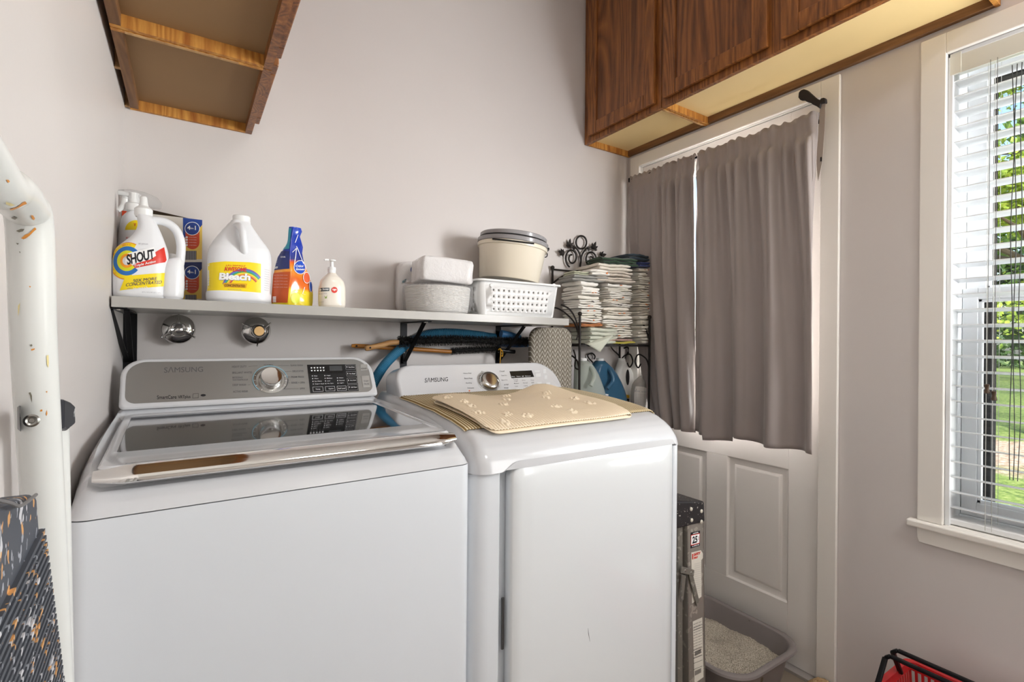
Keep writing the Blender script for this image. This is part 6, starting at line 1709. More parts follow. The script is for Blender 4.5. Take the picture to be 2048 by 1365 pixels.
# ------------------------------------------------------------------ curtains on the door
def curtains():
    m = mat('grey_curtain', (156, 146, 142), 0.6); t = NT(m)
    m.node_tree.nodes['Principled BSDF'].inputs['Sheen Weight'].default_value = 0.35
    t.bump(t.noise(t.coord((40, 40, 1)), 20, 2), 0.05, 0.001)
    xr = 1.882
    rodz = lambda y: lerp(2.040, 2.026, (1.80 - y) / 0.9)
    def panel(label, yl0, yr0, yl1, yr1, zb, folds, seed, amp, jag):
        """yl/yr: left (deep) and right (near) edge at top 0 and bottom 1"""
        k = M(); nu, nv = 150, 64
        def f(s, t):
            zt = rodz(lerp(yl0, yr0, s)) + 0.013 + 0.0035 * math.sin(s * folds[0] * 2 * PI * 1.3 + seed)
            zbb = zb(s)
            z = lerp(zt, zbb, t)
            e = t ** 0.8
            y = lerp(lerp(yl0, yl1, t ** 2.4), lerp(yr0, yr1, e), s)
            ph = 0
            a = 0
            for q, fr in enumerate(folds):
                w = 1.3 * (1 - t) ** 2.2 if q == 0 else (0.45 + 0.55 * t if q == 1 else t)
                if t < 0.07 and q == 0: w = 0.8
                a += w * (0.5, 1.0, 0.55)[q] * math.sin(2 * PI * (fr * (s + 0.03 * math.sin(3 * t + seed))) + seed * (q + 1.3))
            a = a / 1.2
            am = amp * (0.55 if t < 0.07 else 1) * (0.18 + 0.82 * min(1, max(0, (1.66 - y) / 0.10)))
            # gathered on the rod: pinch at its line
            pin = math.exp(-((t - 0.055) / 0.02) ** 2)
            a = math.copysign(abs(a) ** 0.75, a)
            x = xr - 0.012 - 0.010 * pin - am * (0.5 + 0.5 * a) * (1 - 0.5 * pin) + 0.004 * nz(s * 6, t * 7, seed)
            y += 0.012 * (t > 0.1) * math.cos(2 * PI * folds[1] * s + seed) * min(1, t * 3) * 0.6
            return Vector((min(x, XR - 0.020), y, z))
        k.grid(nu, nv, f)
        # the back half of the rod pocket
        k.grid(nu, 4, lambda s, t: f(s, 0) + Vector((0.012 * math.sin(PI * t / 2) + 0.006 * t, 0, -0.014 * t * t * 1.6)))
        return tag(k.build('curtain', m, smooth=70, solid=0.0012), label, 'curtain', 'short grey curtains on the door')
    def zb_l(s): return 0.842 - 0.018 * s + 0.004 * math.sin(9 * s)
    def zb_r(s): return 0.835 - (0.020 if 0.16 < s < 0.34 else 0) * 1 - 0.004 * math.sin(12 * s) - (0.0 if s < 0.5 else 0.010 * (s - 0.5))
    panel('left grey curtain panel on the door, next to the cloth stacks', 1.800, 1.407, 1.640, 1.4015, zb_l, (10, 4.5, 2.0), 1.0, 0.046, 0)
    panel('right grey curtain panel on the door, wider and nearer the window', 1.400, 0.898, 1.4000, 0.888, zb_r, (11, 3.6, 1.6), 2.2, 0.054, 0)
    r = thing('curtain_rod', 'dark curtain rod across the top of the door, mostly inside the curtains', 'curtain rod', (xr, 1.35, rodz(1.35) - 0.01))
    k = M(); k.tube([(xr - 0.010, 1.806, rodz(1.806)), (xr - 0.010, 0.905, rodz(0.905))], 0.0045, 12); k.build('rod', m_blackmetal, r)
    for y in (1.806, 0.912):
        k = M(); k.bar((xr - 0.014, y, rodz(y)), (XR - 0.0165, y, rodz(y)), 0.012, 0.020, (0, 0, 1)); k.box(XR - 0.0195, y - 0.012, rodz(y) - 0.02, XR - 0.0165, y + 0.012, rodz(y) + 0.02); k.build('end_bracket', m_blackmetal, r, smooth=0, bevel=0.001)
curtains()
# pruning saw hanging on the end of the rod
def saw():
    x = 1.836
    P = lambda u, v, d=0.0: at(u, v, 'x', x + d)
    r = thing('hand_saw', 'narrow hand saw with black grip hanging at the upper right corner of the door', 'saw', P(1640, 300))
    out = [(1597, 185), (1601, 180), (1607, 178), (1614, 180), (1624, 189), (1633, 197), (1640, 200), (1645, 195), (1650, 196), (1651, 205), (1649, 206), (1641, 207), (1639, 217), (1632, 212), (1625, 209), (1620, 205), (1612, 203), (1608, 200), (1600, 200), (1596, 195)]
    m = M(); m.prism([P(u, v, -0.008) for u, v in out], (0.016, 0, 0)); g = m.build('grip', mat('black_rubber', (34, 28, 28), 0.6), r, smooth=25, bevel=0.003, bseg=3)
    m = M(); m.tube([P(u, v) for u, v in ell(1645.5, 201, 4.2, 3.6, 16)], 0.0022, 8, True); m.build('hanging_loop', mat('black_rubber2', (30, 26, 26), 0.5), r)
    m = M(); bl = [(1640, 206), (1651, 204), (1649, 260), (1646, 300), (1644.5, 322), (1636, 362), (1633, 330), (1634, 300), (1638, 250)]
    m.prism([P(u, v, -0.001) for u, v in bl], (0.002, 0, 0)); m.build('blade', mat('dull_steel', (176, 168, 158), 0.35, 0.55), r, smooth=0)
    m = M(); p = P(1642.5, 318); m.box(p.x - 0.002, p.y - 0.0025, p.z - 0.009, p.x + 0.002, p.y + 0.0025, p.z + 0.006); m.build('clip', m_black, r, smooth=0)
saw()
# ------------------------------------------------------------------ aluminium step ladder between dryer and door
def ladder():
    y = 0.985
    m_al = spotted('aluminium', (158, 152, 144), [(186, 180, 170)], 0.45, 50, metal=0.6)
    m_al2 = spotted('galvanised', (128, 124, 116), [(160, 156, 146)], 0.5, 80, metal=0.5)
    xl, xr_ = at(1375, 1050, 'y', y).x, at(1407, 1050, 'y', y).x
    zt = at(1405, 1002, 'y', y).z
    r = thing('step_ladder', 'folded aluminium step ladder with black top, standing beside the dryer', 'step ladder', ((xl + xr_) / 2 + 0.005, y + 0.19, 0))
    W_ = 0.40; dxb = 0.018      # lower end leans to the right
    def rail(yy, nm):
        m = M(); web = 0.0025; fl = 0.022
        s_ = 1 if yy < y + 0.1 else -1
        b0, b1, t0, t1 = xl + dxb - 0.002, xr_ + dxb + 0.001, xl, xr_ - 0.002
        m.hexa([(b0, yy, 0.012), (b1, yy, 0.012), (b1, yy + s_ * web, 0.012), (b0, yy + s_ * web, 0.012), (t0, yy, zt - 0.05), (t1, yy, zt - 0.05), (t1, yy + s_ * web, zt - 0.05), (t0, yy + s_ * web, zt - 0.05)])
        for a, b in ((b0, t0), (b1, t1)):
            m.hexa([(a - 0.0015, yy, 0.012), (a + 0.0015, yy, 0.012), (a + 0.0015, yy + s_ * fl, 0.012), (a - 0.0015, yy + s_ * fl, 0.012), (b - 0.0015, yy, zt - 0.05), (b + 0.0015, yy, zt - 0.05), (b + 0.0015, yy + s_ * fl, zt - 0.05), (b - 0.0015, yy + s_ * fl, zt - 0.05)])
        m.build(nm, m_al, r, smooth=0)
        f = M(); f.box(b0 - 0.003, yy - 0.003, 0, b1 + 0.003, yy + s_ * 0.026, 0.03); f.build('foot', m_black, r, smooth=0, bevel=0.002)
    rail(y, 'front_rail'); rail(y + W_, 'front_rail')
    for z in (0.20, 0.42):
        m = M(); m.box(xl + 0.012 + dxb * (1 - z / zt), y + 0.003, z, xr_ + dxb * (1 - z / zt) + 0.004, y + W_ - 0.003, z + 0.022); m.build('step', m_al, r, smooth=0, bevel=0.002)
    for yy in (y + 0.008, y + W_ - 0.03):
        m = M(); m.bar((xl - 0.022, yy + 0.012, zt - 0.04), (xl - 0.002 - 0.012, yy + 0.012, 0.02), 0.022, 0.024, (0, 1, 0)); m.build('rear_leg', m_al2, r, smooth=0, bevel=0.003)
    m = M(); x0 = 1.221
    m.hexa([(x0, y - 0.006, zt - 0.062), (xr_ + 0.001, y - 0.006, zt - 0.066), (xr_ + 0.001, y + W_ + 0.006, zt - 0.066), (x0, y + W_ + 0.006, zt - 0.062), (x0, y - 0.006, zt + 0.022), (xr_ - 0.004, y - 0.006, zt - 0.001), (xr_ - 0.004, y + W_ + 0.006, zt - 0.001), (x0, y + W_ + 0.006, zt + 0.022)])
    tp = m.build('top_cap', spotted('black_top_spattered', (34, 31, 33), [(206, 200, 188)], 0.45, 160, thresh=0.68), r, smooth=0, bevel=0.006, bseg=3)
    for u, v in ((1382, 1019), (1402.5, 1023), (1383, 1041), (1402.5, 1044)):
        M().lathe([(0.0062, 0.0), (0.0058, 0.002), (0.003, 0.0035), (0.0005, 0.004)], at(u, v, 'y', y - 0.006), 16, (0, -1, 0)).build('rivet', mat('pale_rivet', (204, 198, 184), 0.4, 0.3), tp)
    # spreader
    P = lambda u, v, e=0.0: at(u, v, 'y', y - 0.002 - e)
    sp = M(); sp.prism([P(1364, 1134, .006), P(1389, 1141, .006), P(1388, 1153, .006), P(1363, 1147, .006)], (0, 0.005, 0)); so = sp.build('spreader_plate', m_al2, r, smooth=0, bevel=0.001)
    for u, v in ((1370.5, 1141.5), (1382.5, 1146)): M().lathe([(0.004, 0), (0.003, 0.002), (0.0005, 0.0025)], P(u, v, .006), 12, (0, -1, 0)).build('rivet', m_screw, so)
    sp = M(); sp.prism([P(1378, 1150, .004), P(1386, 1150, .004), P(1398.5, 1202, .004), P(1394, 1214, .004)], (0, 0.003, 0)); sp.build('spreader_arm', m_al2, r, smooth=0)
    sp = M(); sp.prism([P(1364, 1150, .004), P(1372, 1152, .004), P(1367, 1200, .004), P(1362.5, 1205, .004)], (0, 0.003, 0)); sp.build('spreader_arm', m_al2, r, smooth=0)
    P = lambda u, v, e=0.0: at(u, v, 'y', y - 0.0006 - e)
    def st(nm, quads, m_, e=0.0):
        k = M()
        for q in quads: k.add([P(u, v, e) for u, v in q], [tuple(range(len(q)))])
        return k.build(nm, m_, r, smooth=0, fixn=False)
    # size sticker
    st('size_sticker', [[(1381.5, 1066), (1400, 1062), (1399.5, 1092), (1381, 1098)]], blk)
    st('size_sticker_red_edge', [[(1382, 1071), (1399.5, 1067), (1399, 1087.5), (1381.6, 1092.3)]], red, 0.0002)
    st('size_sticker_field', [[(1382.6, 1072.2), (1399, 1068.4), (1398.4, 1086.4), (1382.2, 1090.8)]], wht, 0.0004)
    k = M(); text_into(k, '25', quad(P(1384.5, 1088.5, .0006), P(1394.5, 1086, .0006), P(1385.2, 1074, .0006)), 0.04); text_into(k, '2', quad(P(1396, 1080, .0006), P(1398, 1079.5, .0006), P(1396, 1074, .0006))); k.build('size_lettering', blk, r, smooth=0, fixn=False)
    k = M(); text_into(k, 'LADDER', quad(P(1386, 1069, .0006), P(1397, 1066.7, .0006), P(1386, 1066.6, .0006)), 0.03); text_into(k, 'AL-SERIES 300', quad(P(1384, 1095, .0006), P(1398, 1091, .0006), P(1384, 1092.6, .0006)), 0.03); k.build('sticker_lettering', wht, r, smooth=0, fixn=False)
    # warning label
    st('warning_label', [[(1382.5, 1106), (1401.5, 1101), (1406, 1108), (1406, 1117), (1402.5, 1121), (1403, 1194), (1384, 1208)]], ink('sticker_cream', (214, 208, 196)))
    k = M(); text_into(k, 'SAFETY', quad(P(1388, 1113, .0006), P(1401, 1109.5, .0006), P(1388, 1107.5, .0006)), 0.05); text_into(k, 'FIRST', quad(P(1388, 1119, .0006), P(1396, 1117, .0006), P(1388, 1115, .0006)), 0.05); k.add([P(1384.5, 1109, .0006), P(1386.5, 1108.5, .0006), P(1386.5, 1119, .0006), P(1384.5, 1120, .0006)], [(0, 1, 2, 3)]); k.build('red_lettering', red, r, smooth=0, fixn=False)
    k = M()
    for q in range(15): text_into(k, 'keep three points of contact on steps', quad(P(1389 if q < 13 else 1393, 1130 + 4.2 * q, .0006), P(1401.5, 1127 + 4.2 * q, .0006), P(1389 if q < 13 else 1393, 1128.2 + 4.2 * q, .0006)))
    k.build('label_lettering', gry, r, smooth=0, fixn=False)
    st('lower_label', [[(1385.5, 1244), (1404.5, 1235.5), (1407, 1355), (1389, 1368)]], ink('sticker_cream', (214, 208, 196)))
    k = M()
    for q in range(13): 
        v = 1251 + 5.6 * q; text_into(k, 'step ladder height %d' % (q * 7 + 3), quad(P(1387, v, .0006), P(1403.5, v - 6.5, .0006), P(1387, v - 2.0, .0006)), 0.01)
    for v0 in (1313, 1352):
        for q in range(8):
            u0 = 1390 + q * 1.6; k.add([P(u0, v0 - q * .8, .0006), P(u0 + .8, v0 - q * .8, .0006), P(u0 + .8, v0 - 9 - q * .8, .0006), P(u0, v0 - 9 - q * .8, .0006)], [(0, 1, 2, 3)])
    for v in (1257, 1262, 1302, 1318, 1328, 1340): k.add([P(1386.5, v, .0006), P(1405, v - 7.5, .0006), P(1405, v - 6.8, .0006), P(1386.5, v + .7, .0006)], [(0, 1, 2, 3)])
    k.build('label_lettering', m_blackink, r, smooth=0, fixn=False)
ladder()
# ------------------------------------------------------------------ litter box in front of the door
def litter():
    x0, x1, y0, y1, H = 1.462, 1.880, 0.925, 1.41, 0.142
    r = thing('litter_box', 'grey plastic cat litter box on the floor in front of the door', 'litter box', ((x0 + x1) / 2, (y0 + y1) / 2, 0))
    def ring(i, z): return [(x, y, z) for x, y in rrect(x0 + i, x1 - i, y0 + i, y1 - i, 0.105 - i * 0.6, 9)]
    m = M(); m.loft([ring(0.060, 0.002), ring(0.050, 0.0), ring(0.044, 0.004), ring(0.020, H - 0.012), ring(0.004, H - 0.011), ring(0.001, H - 0.013), ring(-0.001, H - 0.010), ring(0.001, H - 0.003), ring(0.006, H), ring(0.018, H - 0.001), ring(0.023, H - 0.006), ring(0.047, 0.007), ring(0.058, 0.005)])
    m.build('pan', spotted('grey_pan', (128, 120, 118), [(104, 92, 80), (84, 70, 56)], 0.35, 11, thresh=0.70), r, smooth=40)
    g = M(); n = 90
    def f(s, t):
        # square to rounded rectangle
        a, b = 2 * s - 1, 2 * t - 1; rad = max(abs(a), abs(b)); L_ = math.hypot(a, b) or 1
        k = rad / (((abs(a / L_) ** 5 + abs(b / L_) ** 5) ** (1 / 5)) * 1.0) if L_ else 0
        ux, uy = a / L_ * k, b / L_ * k
        x = (x0 + x1) / 2 + ux * ((x1 - x0) / 2 - 0.034); y = (y0 + y1) / 2 + uy * ((y1 - y0) / 2 - 0.034)
        z = 0.068 + 0.028 * nz(x, y, 3, 7) + 0.010 * nz(x, y, 1, 22) + 0.0030 * nz(x, y, 0, 150) + 0.030 * math.exp(-((x - 1.62) ** 2 + (y - 1.20) ** 2) / 0.012)
        for hx, hy in ((1.60, 1.235), (1.70, 0.985)):
            z -= 0.030 * math.exp(-((x - hx) ** 2 + (y - hy) ** 2) / 0.0002)
        return (x, y, max(z, 0.012))
    g.grid(n, n, f)
    ml = mat('clay_litter', (150, 138, 122), 0.95); t = NT(ml); v = t.coord()
    t.col(t.ramp(t.noise(v, 330, 2, 0.6), [(0.32, (112, 102, 90)), (0.5, (176, 166, 150)), (0.68, (216, 206, 190))])); t.bump(t.noise(v, 330, 2, 0.6), 0.9, 0.004)
    o = g.build('litter', ml, r, smooth=80, kind='stuff')
    d = M(); rnd = random.Random(3)
    c_ = (1.77, 1.13)
    for _ in range(16):
        a = rnd.random() * 6.28; q = rnd.random() * 0.02; 
    return r
litter()
# tan rug rag on the floor at the door
def rag():
    m = M()
    def f(s, t):
        x = lerp(1.64, 1.884, t); yc_ = lerp(0.895, 0.862, t); y = yc_ + (s - 0.5) * -0.11
        a = math.sin(PI * s) ** 0.7 * (0.25 + 0.75 * math.sin(PI * min(max(t * 0.86 + 0.06, 0), 1)))
        z = 0.004 + a * (0.022 + 0.016 * nz(x, y, 0, 16) + 0.062 * math.exp(-((t - 0.95) / 0.14) ** 2) + 0.012 * math.exp(-((t - 0.35) / 0.2) ** 2)) + 0.003 * nz(x, y, 0, 120)
        return (x, y, max(z, 0.003))
    m.grid(50, 70, f)
    mm = mat('tan_terry', (190, 160, 118), 0.95); t = NT(mm); v = t.coord(); t.col(t.ramp(t.noise(v, 120, 3), [(0.3, (158, 126, 84)), (0.7, (206, 178, 138))])); t.bump(t.noise(v, 260, 2), 1.0, 0.004)
    tag(m.build('rag', mm, smooth=80, solid=0.004), 'crumpled tan rag on the floor by the door casing', 'rag')
rag()
# shopping basket, lower right
def shop():
    r = thing('shopping_basket', 'red plastic basket with two black folding handles, low at the right wall', 'basket', (1.68, 0.42, 0))
    x0, x1, y0, y1, H = 1.50, 1.835, 0.20, 0.612, 0.268
    m_red = mat('red_plastic', (186, 30, 34), 0.32, coat=0.2)
    m = M()
    def sidef(ax, c0, lo, hi):
        def f(s, t):
            z = lerp(0.02, H - 0.02, t); i_ = 0.025 * (1 - z / H)
            p = lerp(lo + i_, hi - i_, s)
            return (c0 + (i_ if c0 < (x0 + x1) / 2 else -i_), p, z) if ax == 'x' else (p, c0 + (i_ if c0 < (y0 + y1) / 2 else -i_), z)
        return f
    def slots(n, f):
        for i in range(n):
            for j in range(3):
                a0, a1 = i / n, (i + 1) / n; b0, b1 = j / 3, (j + 1) / 3; g = 0.22 / n; h = 0.03
                A = [f(a0, b0), f(a1, b0), f(a1, b1), f(a0, b1)]; B_ = [f(a0 + g, b0 + h), f(a1 - g, b0 + h), f(a1 - g, b1 - h), f(a0 + g, b1 - h)]
                m.add(A + B_, [(q, (q + 1) % 4, 4 + (q + 1) % 4, 4 + q) for q in range(4)])
    slots(26, sidef('x', x0, y0, y1)); slots(26, sidef('x', x1, y0, y1)); slots(20, sidef('y', y0, x0, x1)); slots(20, sidef('y', y1, x0, x1))
    m.build('body', m_red, r, smooth=0, solid=0.003)
    m = M(); m.box(x0 + .025, y0 + .025, 0.012, x1 - .025, y1 - .025, 0.020); m.build('base', m_red, r, smooth=0)
    m = M()
    o = [(x, y) for x, y in rrect(x0 - 0.012, x1 + 0.012, y0 - 0.012, y1 + 0.012, 0.03, 5)]; i_ = [(x, y) for x, y in rrect(x0 + 0.004, x1 - 0.004, y0 + 0.004, y1 - 0.004, 0.02, 5)]
    m.loft([[(x, y, H - 0.022) for x, y in i_], [(x, y, H - 0.022) for x, y in o], [(x, y, H) for x, y in o], [(x, y, H) for x, y in i_]], cap=False, closed=True); m.build('rim', m_red, r, smooth=30)
    for x, dx, zz in ((1.655, -0.030, 0.352), (1.685, 0.030, 0.352)):
        ya, yb = 0.600, 0.235
        h = M(); xx = x + dx * 0.3
        pts = [(x - 0.0 + dx * 2.4, ya + 0.006, H - 0.01), (xx, ya + 0.004, zz - 0.010), (xx, ya - 0.008, zz), (xx, yb + 0.008, zz), (xx, yb - 0.004, zz - 0.01), (x + dx * 2.4, yb - 0.006, H - 0.01)]
        for a, b in zip(pts, pts[1:]): h.bar(a, b, 0.013, 0.010, (1, 0, 0) if abs(a[2] - b[2]) > .02 else (0, 0, 1))
        h.build('handle', m_blackmetal, r, smooth=0, bevel=0.003)
    b = M()
    b.grid(20, 14, lambda s, t: (lerp(1.56, 1.80, s), lerp(0.28, 0.54, t), 0.235 + 0.035 * nz(s * 3, t * 3) + 0.03 * math.sin(PI * s) * math.sin(PI * t)))
    tag(b.build('plastic_bag', m_whiteplastic, smooth=80, solid=0.002), 'white crumpled plastic bag lying in the red basket', 'bag')
shop()
# ------------------------------------------------------------------ paint-spattered step stool against the left wall
def stool():
    m_tube = painted('cream_enamel', (226, 227, 224), 0.25, 0.03, 40, 4)
    m_tread = spotted('black_rubber_spattered', (72, 76, 84), [(206, 206, 210), (214, 160, 100), (160, 164, 172)], 0.6, 95, (1, 1, 0.6), thresh=0.635)
    x = -0.100
    P = lambda u, v, dx=0.0: at(u, v, 'x', x + dx)
    r = thing('step_stool', 'folded white tubular step stool with black ribbed treads and paint spatters, at the left wall', 'step stool', (x, 0.45, 0.0))
    # front hoop: right leg, bend, top bar and the leg out of the frame
    A = P(69, 700); top = P(60, 455); mid = P(86, 1000); low = P(96, 1300)
    d = (mid - A).normalized()
    foot = A + d * ((A.z - 0.02) / -d.z)
    yl = 0.16
    pts = [foot, A.lerp(foot, 0.5), mid, A, top, P(44, 408), P(18, 378), P(-8, 366)]
    q = pts[-1]; pts += [Vector((x, 0.36, q.z + 0.014)), Vector((x, 0.27, q.z + 0.012)), Vector((x, 0.20, q.z - 0.01)), Vector((x, 0.165, q.z - 0.06)), Vector((x, 0.155, 1.15)), Vector((x, 0.12, 0.6)), Vector((x, 0.08, 0.02))]
    path = smoothpath(pts, 8)
    m = M(); m.tube(path, 0.0138, 24); hoop = m.build('front_hoop', m_tube, r)
    def onhoop(u, v, rad=0.01405):
        d_ = (at(u, v, 'y', 1.0) - CAM).normalized(); t_ = 0.30
        for _ in range(60):
            p_ = CAM + d_ * t_; best = 9
            for a_, b_ in zip(path[:-1], path[1:]):
                ab = b_ - a_; q_ = max(0, min(1, (p_ - a_).dot(ab) / max(ab.length_squared, 1e-9))); best = min(best, (p_ - (a_ + ab * q_)).length)
            if best < rad + 0.00005: break
            t_ += (best - rad) * 0.9
            if t_ > 1.5: return None
        return p_
    def smear(nm, col, polys):
        k_ = M()
        for pl in polys:
            cu_ = sum(p[0] for p in pl) / len(pl); cv_ = sum(p[1] for p in pl) / len(pl)
            vs_ = [onhoop(*p) for p in pl] + [onhoop(cu_, cv_)]
            if None in vs_: continue
            k_.add(vs_, [(i, (i + 1) % len(pl), len(pl)) for i in range(len(pl))])
        k_.build(nm, mat(nm, col, 0.4), hoop, smooth=0, fixn=False)
    smear('orange_paint', (222, 148, 66), [[(20, 419), (28, 417), (38, 412), (46, 405), (51, 403), (54, 408), (46, 411), (38, 416), (28, 420), (21, 421)], [(62, 431), (66, 431), (70, 437), (68, 441), (64, 438)], [(42, 477), (50, 470), (58, 467), (66, 459), (70, 455), (73, 459), (68, 463), (60, 471), (52, 477), (47, 479)], [(13, 360), (17, 360), (20, 364), (16, 366)], [(58, 572), (62, 573), (60, 576)], [(62, 699), (70, 697), (69, 700), (63, 702)], [(80, 821), (84, 819), (85, 823), (81, 824)], [(92, 783), (95, 783), (94, 787)], [(92, 828), (94, 820), (95, 828), (93, 833)]])
    smear('grey_paint', (128, 124, 110), [[(22, 436), (28, 434), (35, 436), (30, 440), (25, 438)], [(32, 462), (42, 458), (49, 458), (46, 463), (38, 465)], [(32, 486), (38, 487), (35, 490)], [(38, 503), (41, 504), (40, 507)], [(60, 690), (64, 689), (65, 692), (62, 694)], [(57, 786), (61, 785), (64, 792), (64, 806), (62, 800), (60, 792)]])
    smear('pale_yellow_paint', (226, 210, 150), [[(93, 712), (97, 710), (98, 725), (97, 736), (94, 730)], [(12, 404), (22, 407), (30, 411), (22, 413), (12, 409)], [(36, 612), (40, 606), (38, 625), (36, 634)]])
    # rear frame leg, seen to the right of the hoop lower down
    a, b = P(108, 850, -0.018), P(118, 1300, -0.018)
    d = (b - a).normalized(); f2 = a + d * ((a.z - 0.02) / -d.z)
    m = M(); m.tube([a + Vector((0, 0, 0.02)), a, b, f2], 0.0125, 20); m.tube([Vector((x - 0.018, 0.13, a.z)), Vector((x - 0.018, 0.09, 0.02))], 0.0125, 20)
    m.bar(a.lerp(f2, 0.85), Vector((x - 0.018, 0.095, a.lerp(f2, .85).z)), 0.015, 0.015)
    m.build('rear_frame', m_tube, r)
    # hinge blocks
    m = M(); c_ = P(80, 838, -0.010)
    mh = m; m.hexa([P(33, 816, -.012), P(38, 812, -.002), P(40, 862, -.002), P(34, 858, -.012), P(36, 814, -.012), P(42, 812, -.002), P(42, 864, -.002), P(38, 862, -.012)])
    out = [P(u, v, -0.014) for u, v in ((96, 800), (112, 806), (122, 814), (122, 850), (104, 864), (96, 860))]
    m.build('hinge_block', m_black, r, smooth=0); m = M(); m.prism(out, (0.012, 0, 0)); m.build('hinge_block', spotted('black_hinge_worn', (34, 36, 44), [(206, 206, 204)], 0.4, 70, thresh=0.64), r, smooth=0, bevel=0.002)
    c_ = P(63, 842, 0.0); n_ = (CAM - c_).normalized()
    m = M(); m.lathe([(0.0048, 0.0125), (0.0048, 0.0142), (0.0034, 0.0152), (0.0020, 0.0146), (0.0016, 0.0152), (0.0004, 0.0152)], c_, 20, n_); m.build('rivet', mat('steel_rivet', (150, 148, 144), 0.3, 1.0), r)
    # treads: plates folded flat, ribbed rubber faces
    def tread(quad4, nrib, nm):
        A_, B_, C_, D_ = quad4        # top left, top right, bottom right, bottom left, on the plane x + 0.02
        m = M(); th = Vector((-0.018, 0, 0))
        m.prism([D_, C_, B_[1] if isinstance(B_, tuple) else B_, *( [B_[0]] if isinstance(B_, tuple) else []), A_], th)
        o = m.build(nm, m_tread, r, smooth=0, bevel=0.003, bseg=3)
        return o
    px = x + 0.026
    Q = lambda u, v, dx=0.0: at(u, v, 'x', px + dx)
    TR, K, BR = Q(75, 992), Q(90, 1082), Q(131, 1400)
    d = (BR - K).normalized(); BR2 = K + d * 0.26
    TL = Vector((px, 0.24, TR.z + 0.030)); KL = Vector((px, 0.225, K.z + 0.01)); BL = Vector((px, 0.20, BR2.z))
    body = M()
    out = [Q(66, 988), TR, Q(80, 1062), K, BR2, BL, KL, TL]
    body.prism(out, (-0.016, 0, 0)); to = body.build('tread', m_tread, r, smooth=0, bevel=0.003, bseg=3)
    rb = M()
    for i in range(90):
        # diagonal ribs rising to the right
        s = i * 0.0052
        y_r = None
        # line: z = z0 + (y - y0) * slope, clipped to the tread polygon
        z0_ = K.z + 0.010 - s; 
        def edge_y(z): 
            if z > K.z: return lerp(TR.y, K.y, (TR.z - z) / (TR.z - K.z))
            return K.y + (BR2.y - K.y) * (K.z - z) / (K.z - BR2.z)
        y1 = edge_y(z0_) - 0.006; z1_ = z0_ + 0.0
        if z1_ < BR2.z + 0.01: break
        ln = 0.40; sl = 0.17
        y0_ = y1 - ln; z0b = z1_ - ln * sl
        if z0b < BR2.z + 0.004: 
            t_ = (z1_ - BR2.z - 0.004) / (z1_ - z0b); y0_ = y1 - ln * t_; z0b = BR2.z + 0.004
        rb.bar((px + 0.0008, y0_, z0b), (px + 0.0008, y1, z1_), 0.0026, 0.0030, (1, 0, 0))
    rb.build('tread_ribs', m_tread, r, smooth=0)
    br = M(); br.tube(smoothpath([Q(72, 990, .003), Q(54, 1005, .004), Q(38, 1013, .004), Q(18, 1006, .004), Q(-10, 1000, .004)], 6), 0.0009, 8); br.build('moulded_edge', mat('grey_edge', (110, 108, 108), 0.5), to)
    # second tread lower, folded behind
    m = M(); m.box(px - 0.016, 0.19, 0.30, px, 0.68, 0.52); m.build('tread', m_tread, r, smooth=0, bevel=0.004)
stool()
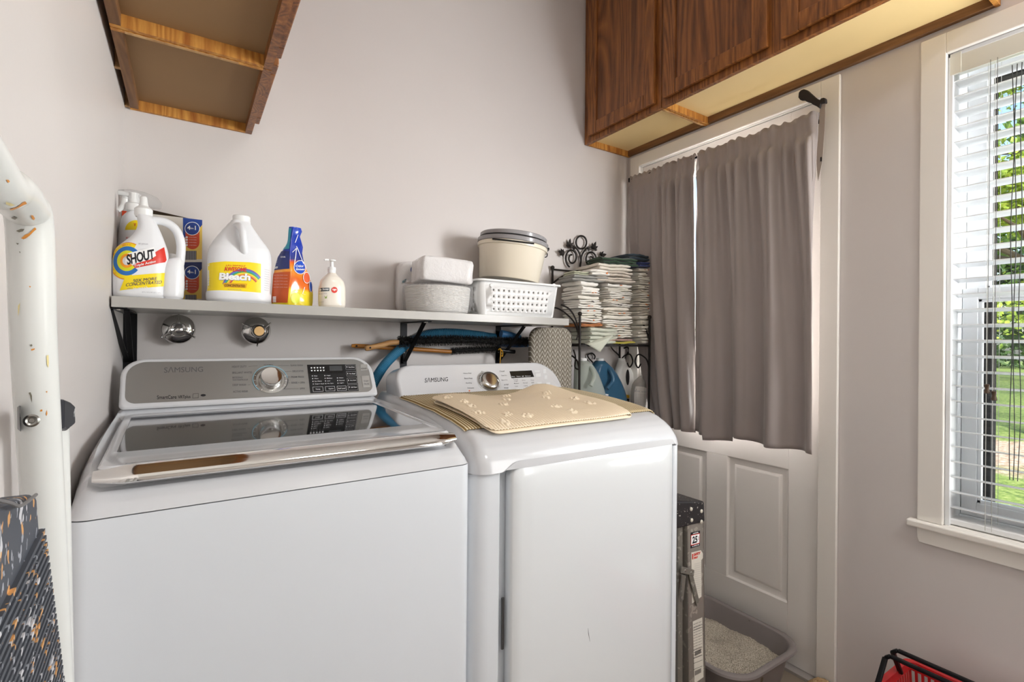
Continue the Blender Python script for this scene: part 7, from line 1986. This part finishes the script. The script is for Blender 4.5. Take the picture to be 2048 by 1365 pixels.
# ------------------------------------------------------------------ outside: yard, gravel, trees
def yard():
    g = M(); zg = -0.42
    g.grid(40, 40, lambda s, t: (lerp(XO + 0.05, 70, s ** 2), lerp(-40, 60, t), zg + 0.15 * nz(s * 6, t * 9) * min(1, s * 3)))
    m = mat('yard_ground', (120, 130, 60), 0.95); t = NT(m); v = t.coord(); x, y, z = t.sep(v)[:3]
    n1 = t.noise(v, 1.1, 5, 0.65); n2 = t.noise(v, 14, 4, 0.7)
    grass = t.ramp(n2, [(0.3, (66, 88, 36)), (0.5, (122, 142, 62)), (0.72, (176, 178, 110))])
    leaf = t.ramp(n2, [(0.3, (120, 92, 70)), (0.5, (186, 158, 132)), (0.7, (224, 210, 192))])
    xx = t.math('ADD', x, t.math('MULTIPLY', t.math('SUBTRACT', n1, 0.5), 3.0))
    k1 = t.math('MULTIPLY', t.math('SUBTRACT', 12.2, xx), 2, clamp=True); k2 = t.math('MULTIPLY', t.math('SUBTRACT', xx, 8.8), 2, clamp=True)
    k3 = t.math('MULTIPLY', t.math('SUBTRACT', 6.4, xx), 2, clamp=True)
    c1 = t.mix(t.math('MULTIPLY', k1, k2), grass, leaf); t.col(t.mix(k3, c1, t.ramp(n2, [(0.3, (150, 144, 130)), (0.6, (206, 200, 188))])))
    setting(g.build('yard_ground', m, smooth=60))
    def leafmat(nm, c1, c2):
        m = mat(nm, c1, 0.6); t = NT(m); v = t.coord(); t.col(t.ramp(t.noise(v, 6, 3), [(0.3, c1), (0.7, c2)]))
        m.node_tree.nodes['Principled BSDF'].inputs['Subsurface Weight'].default_value = 0.0
        return m
    m_l = [leafmat('leaf_bright', (96, 130, 40), (190, 206, 84)), leafmat('leaf_mid', (60, 96, 38), (130, 160, 66)), leafmat('leaf_dark', (38, 62, 30), (84, 112, 54))]
    m_bark = mat('bark', (92, 80, 66), 0.9)
    def tree(x, y, h, rad, zc, n, ml, label, seed, size=0.16):
        rnd = random.Random(seed)
        r = thing('tree', label, 'tree', (x, y, zg), 0, 'trees beyond the window')
        k = M(); k.tube([(x, y, zg - 0.2), (x + 0.1, y, zg + h * 0.35), (x - 0.1, y + 0.1, zg + h * 0.8)], [0.22, 0.16, 0.05], 10)
        for _ in range(12):
            z = zg + h * rnd.uniform(0.25, 0.75); a = rnd.random() * 6.28; L_ = rad * rnd.uniform(0.6, 0.95)
            k.tube([(x, y, z), (x + L_ * 0.5 * math.cos(a), y + L_ * 0.5 * math.sin(a), z + 0.4), (x + L_ * math.cos(a), y + L_ * math.sin(a), z + 0.5)], [0.06, 0.035, 0.01], 6)
        k.build('trunk', m_bark, r)
        c_ = M(); cl = [(Vector((rnd.gauss(0, 1), rnd.gauss(0, 1), rnd.gauss(0, 1))).normalized() * rad * rnd.uniform(0.25, 0.95)) for _ in range(46)]
        for _ in range(n):
            c0 = rnd.choice(cl); p = Vector((x, y, zc)) + Vector((c0.x, c0.y, c0.z * h * 0.42 / rad)) + Vector((rnd.gauss(0, .34), rnd.gauss(0, .34), rnd.gauss(0, .24)))
            a = Vector((rnd.gauss(0, 1), rnd.gauss(0, 1), rnd.gauss(0, .6))).normalized(); b = a.cross(Vector((rnd.gauss(0, 1), rnd.gauss(0, 1), rnd.gauss(0, 1)))).normalized()
            s_ = size * rnd.uniform(0.6, 1.3)
            c_.add([p, p + a * s_ * .5 + b * s_ * .3, p + a * s_, p + a * s_ * .5 - b * s_ * .3], [(0, 1, 2, 3)])
        c_.build('foliage', ml, r, smooth=0, fixn=False)
    tree(13.0, 2.4, 8.5, 3.4, 4.6, 15000, m_l[0], 'bright green leafy tree nearest the window', 1, 0.115)
    tree(22.0, 3.4, 11, 4.0, 6.0, 7000, m_l[1], 'mid green tree behind the bright one', 2, 0.28)
    tree(34.0, 9.0, 10, 5.0, 4.2, 5000, m_l[2], 'dark green tree at the far edge of the yard', 3, 0.42)
    tree(36.0, -1.0, 10, 5.0, 4.0, 5000, m_l[2], 'broad dark tree far across the yard toward the right', 4, 0.42)
    k = M(); rnd = random.Random(9)
    for _ in range(9000):
        p = Vector((rnd.uniform(47, 53), rnd.uniform(-25, 40), zg + rnd.random() ** 1.3 * 3.6)); a = Vector((rnd.gauss(0, 1), rnd.gauss(0, 1), rnd.gauss(0, 1))).normalized(); b = a.cross(Vector((rnd.gauss(0, 1), 1, 0))).normalized(); s_ = rnd.uniform(.3, .7)
        k.add([p, p + a * s_ * .5 + b * s_ * .3, p + a * s_, p + a * s_ * .5 - b * s_ * .3], [(0, 1, 2, 3)])
    o = k.build('hedge_row', m_l[2], smooth=0, fixn=False); o['kind'] = 'stuff'; o['label'] = 'dark green hedgerow across the far side of the yard'; o['category'] = 'hedge'
yard()
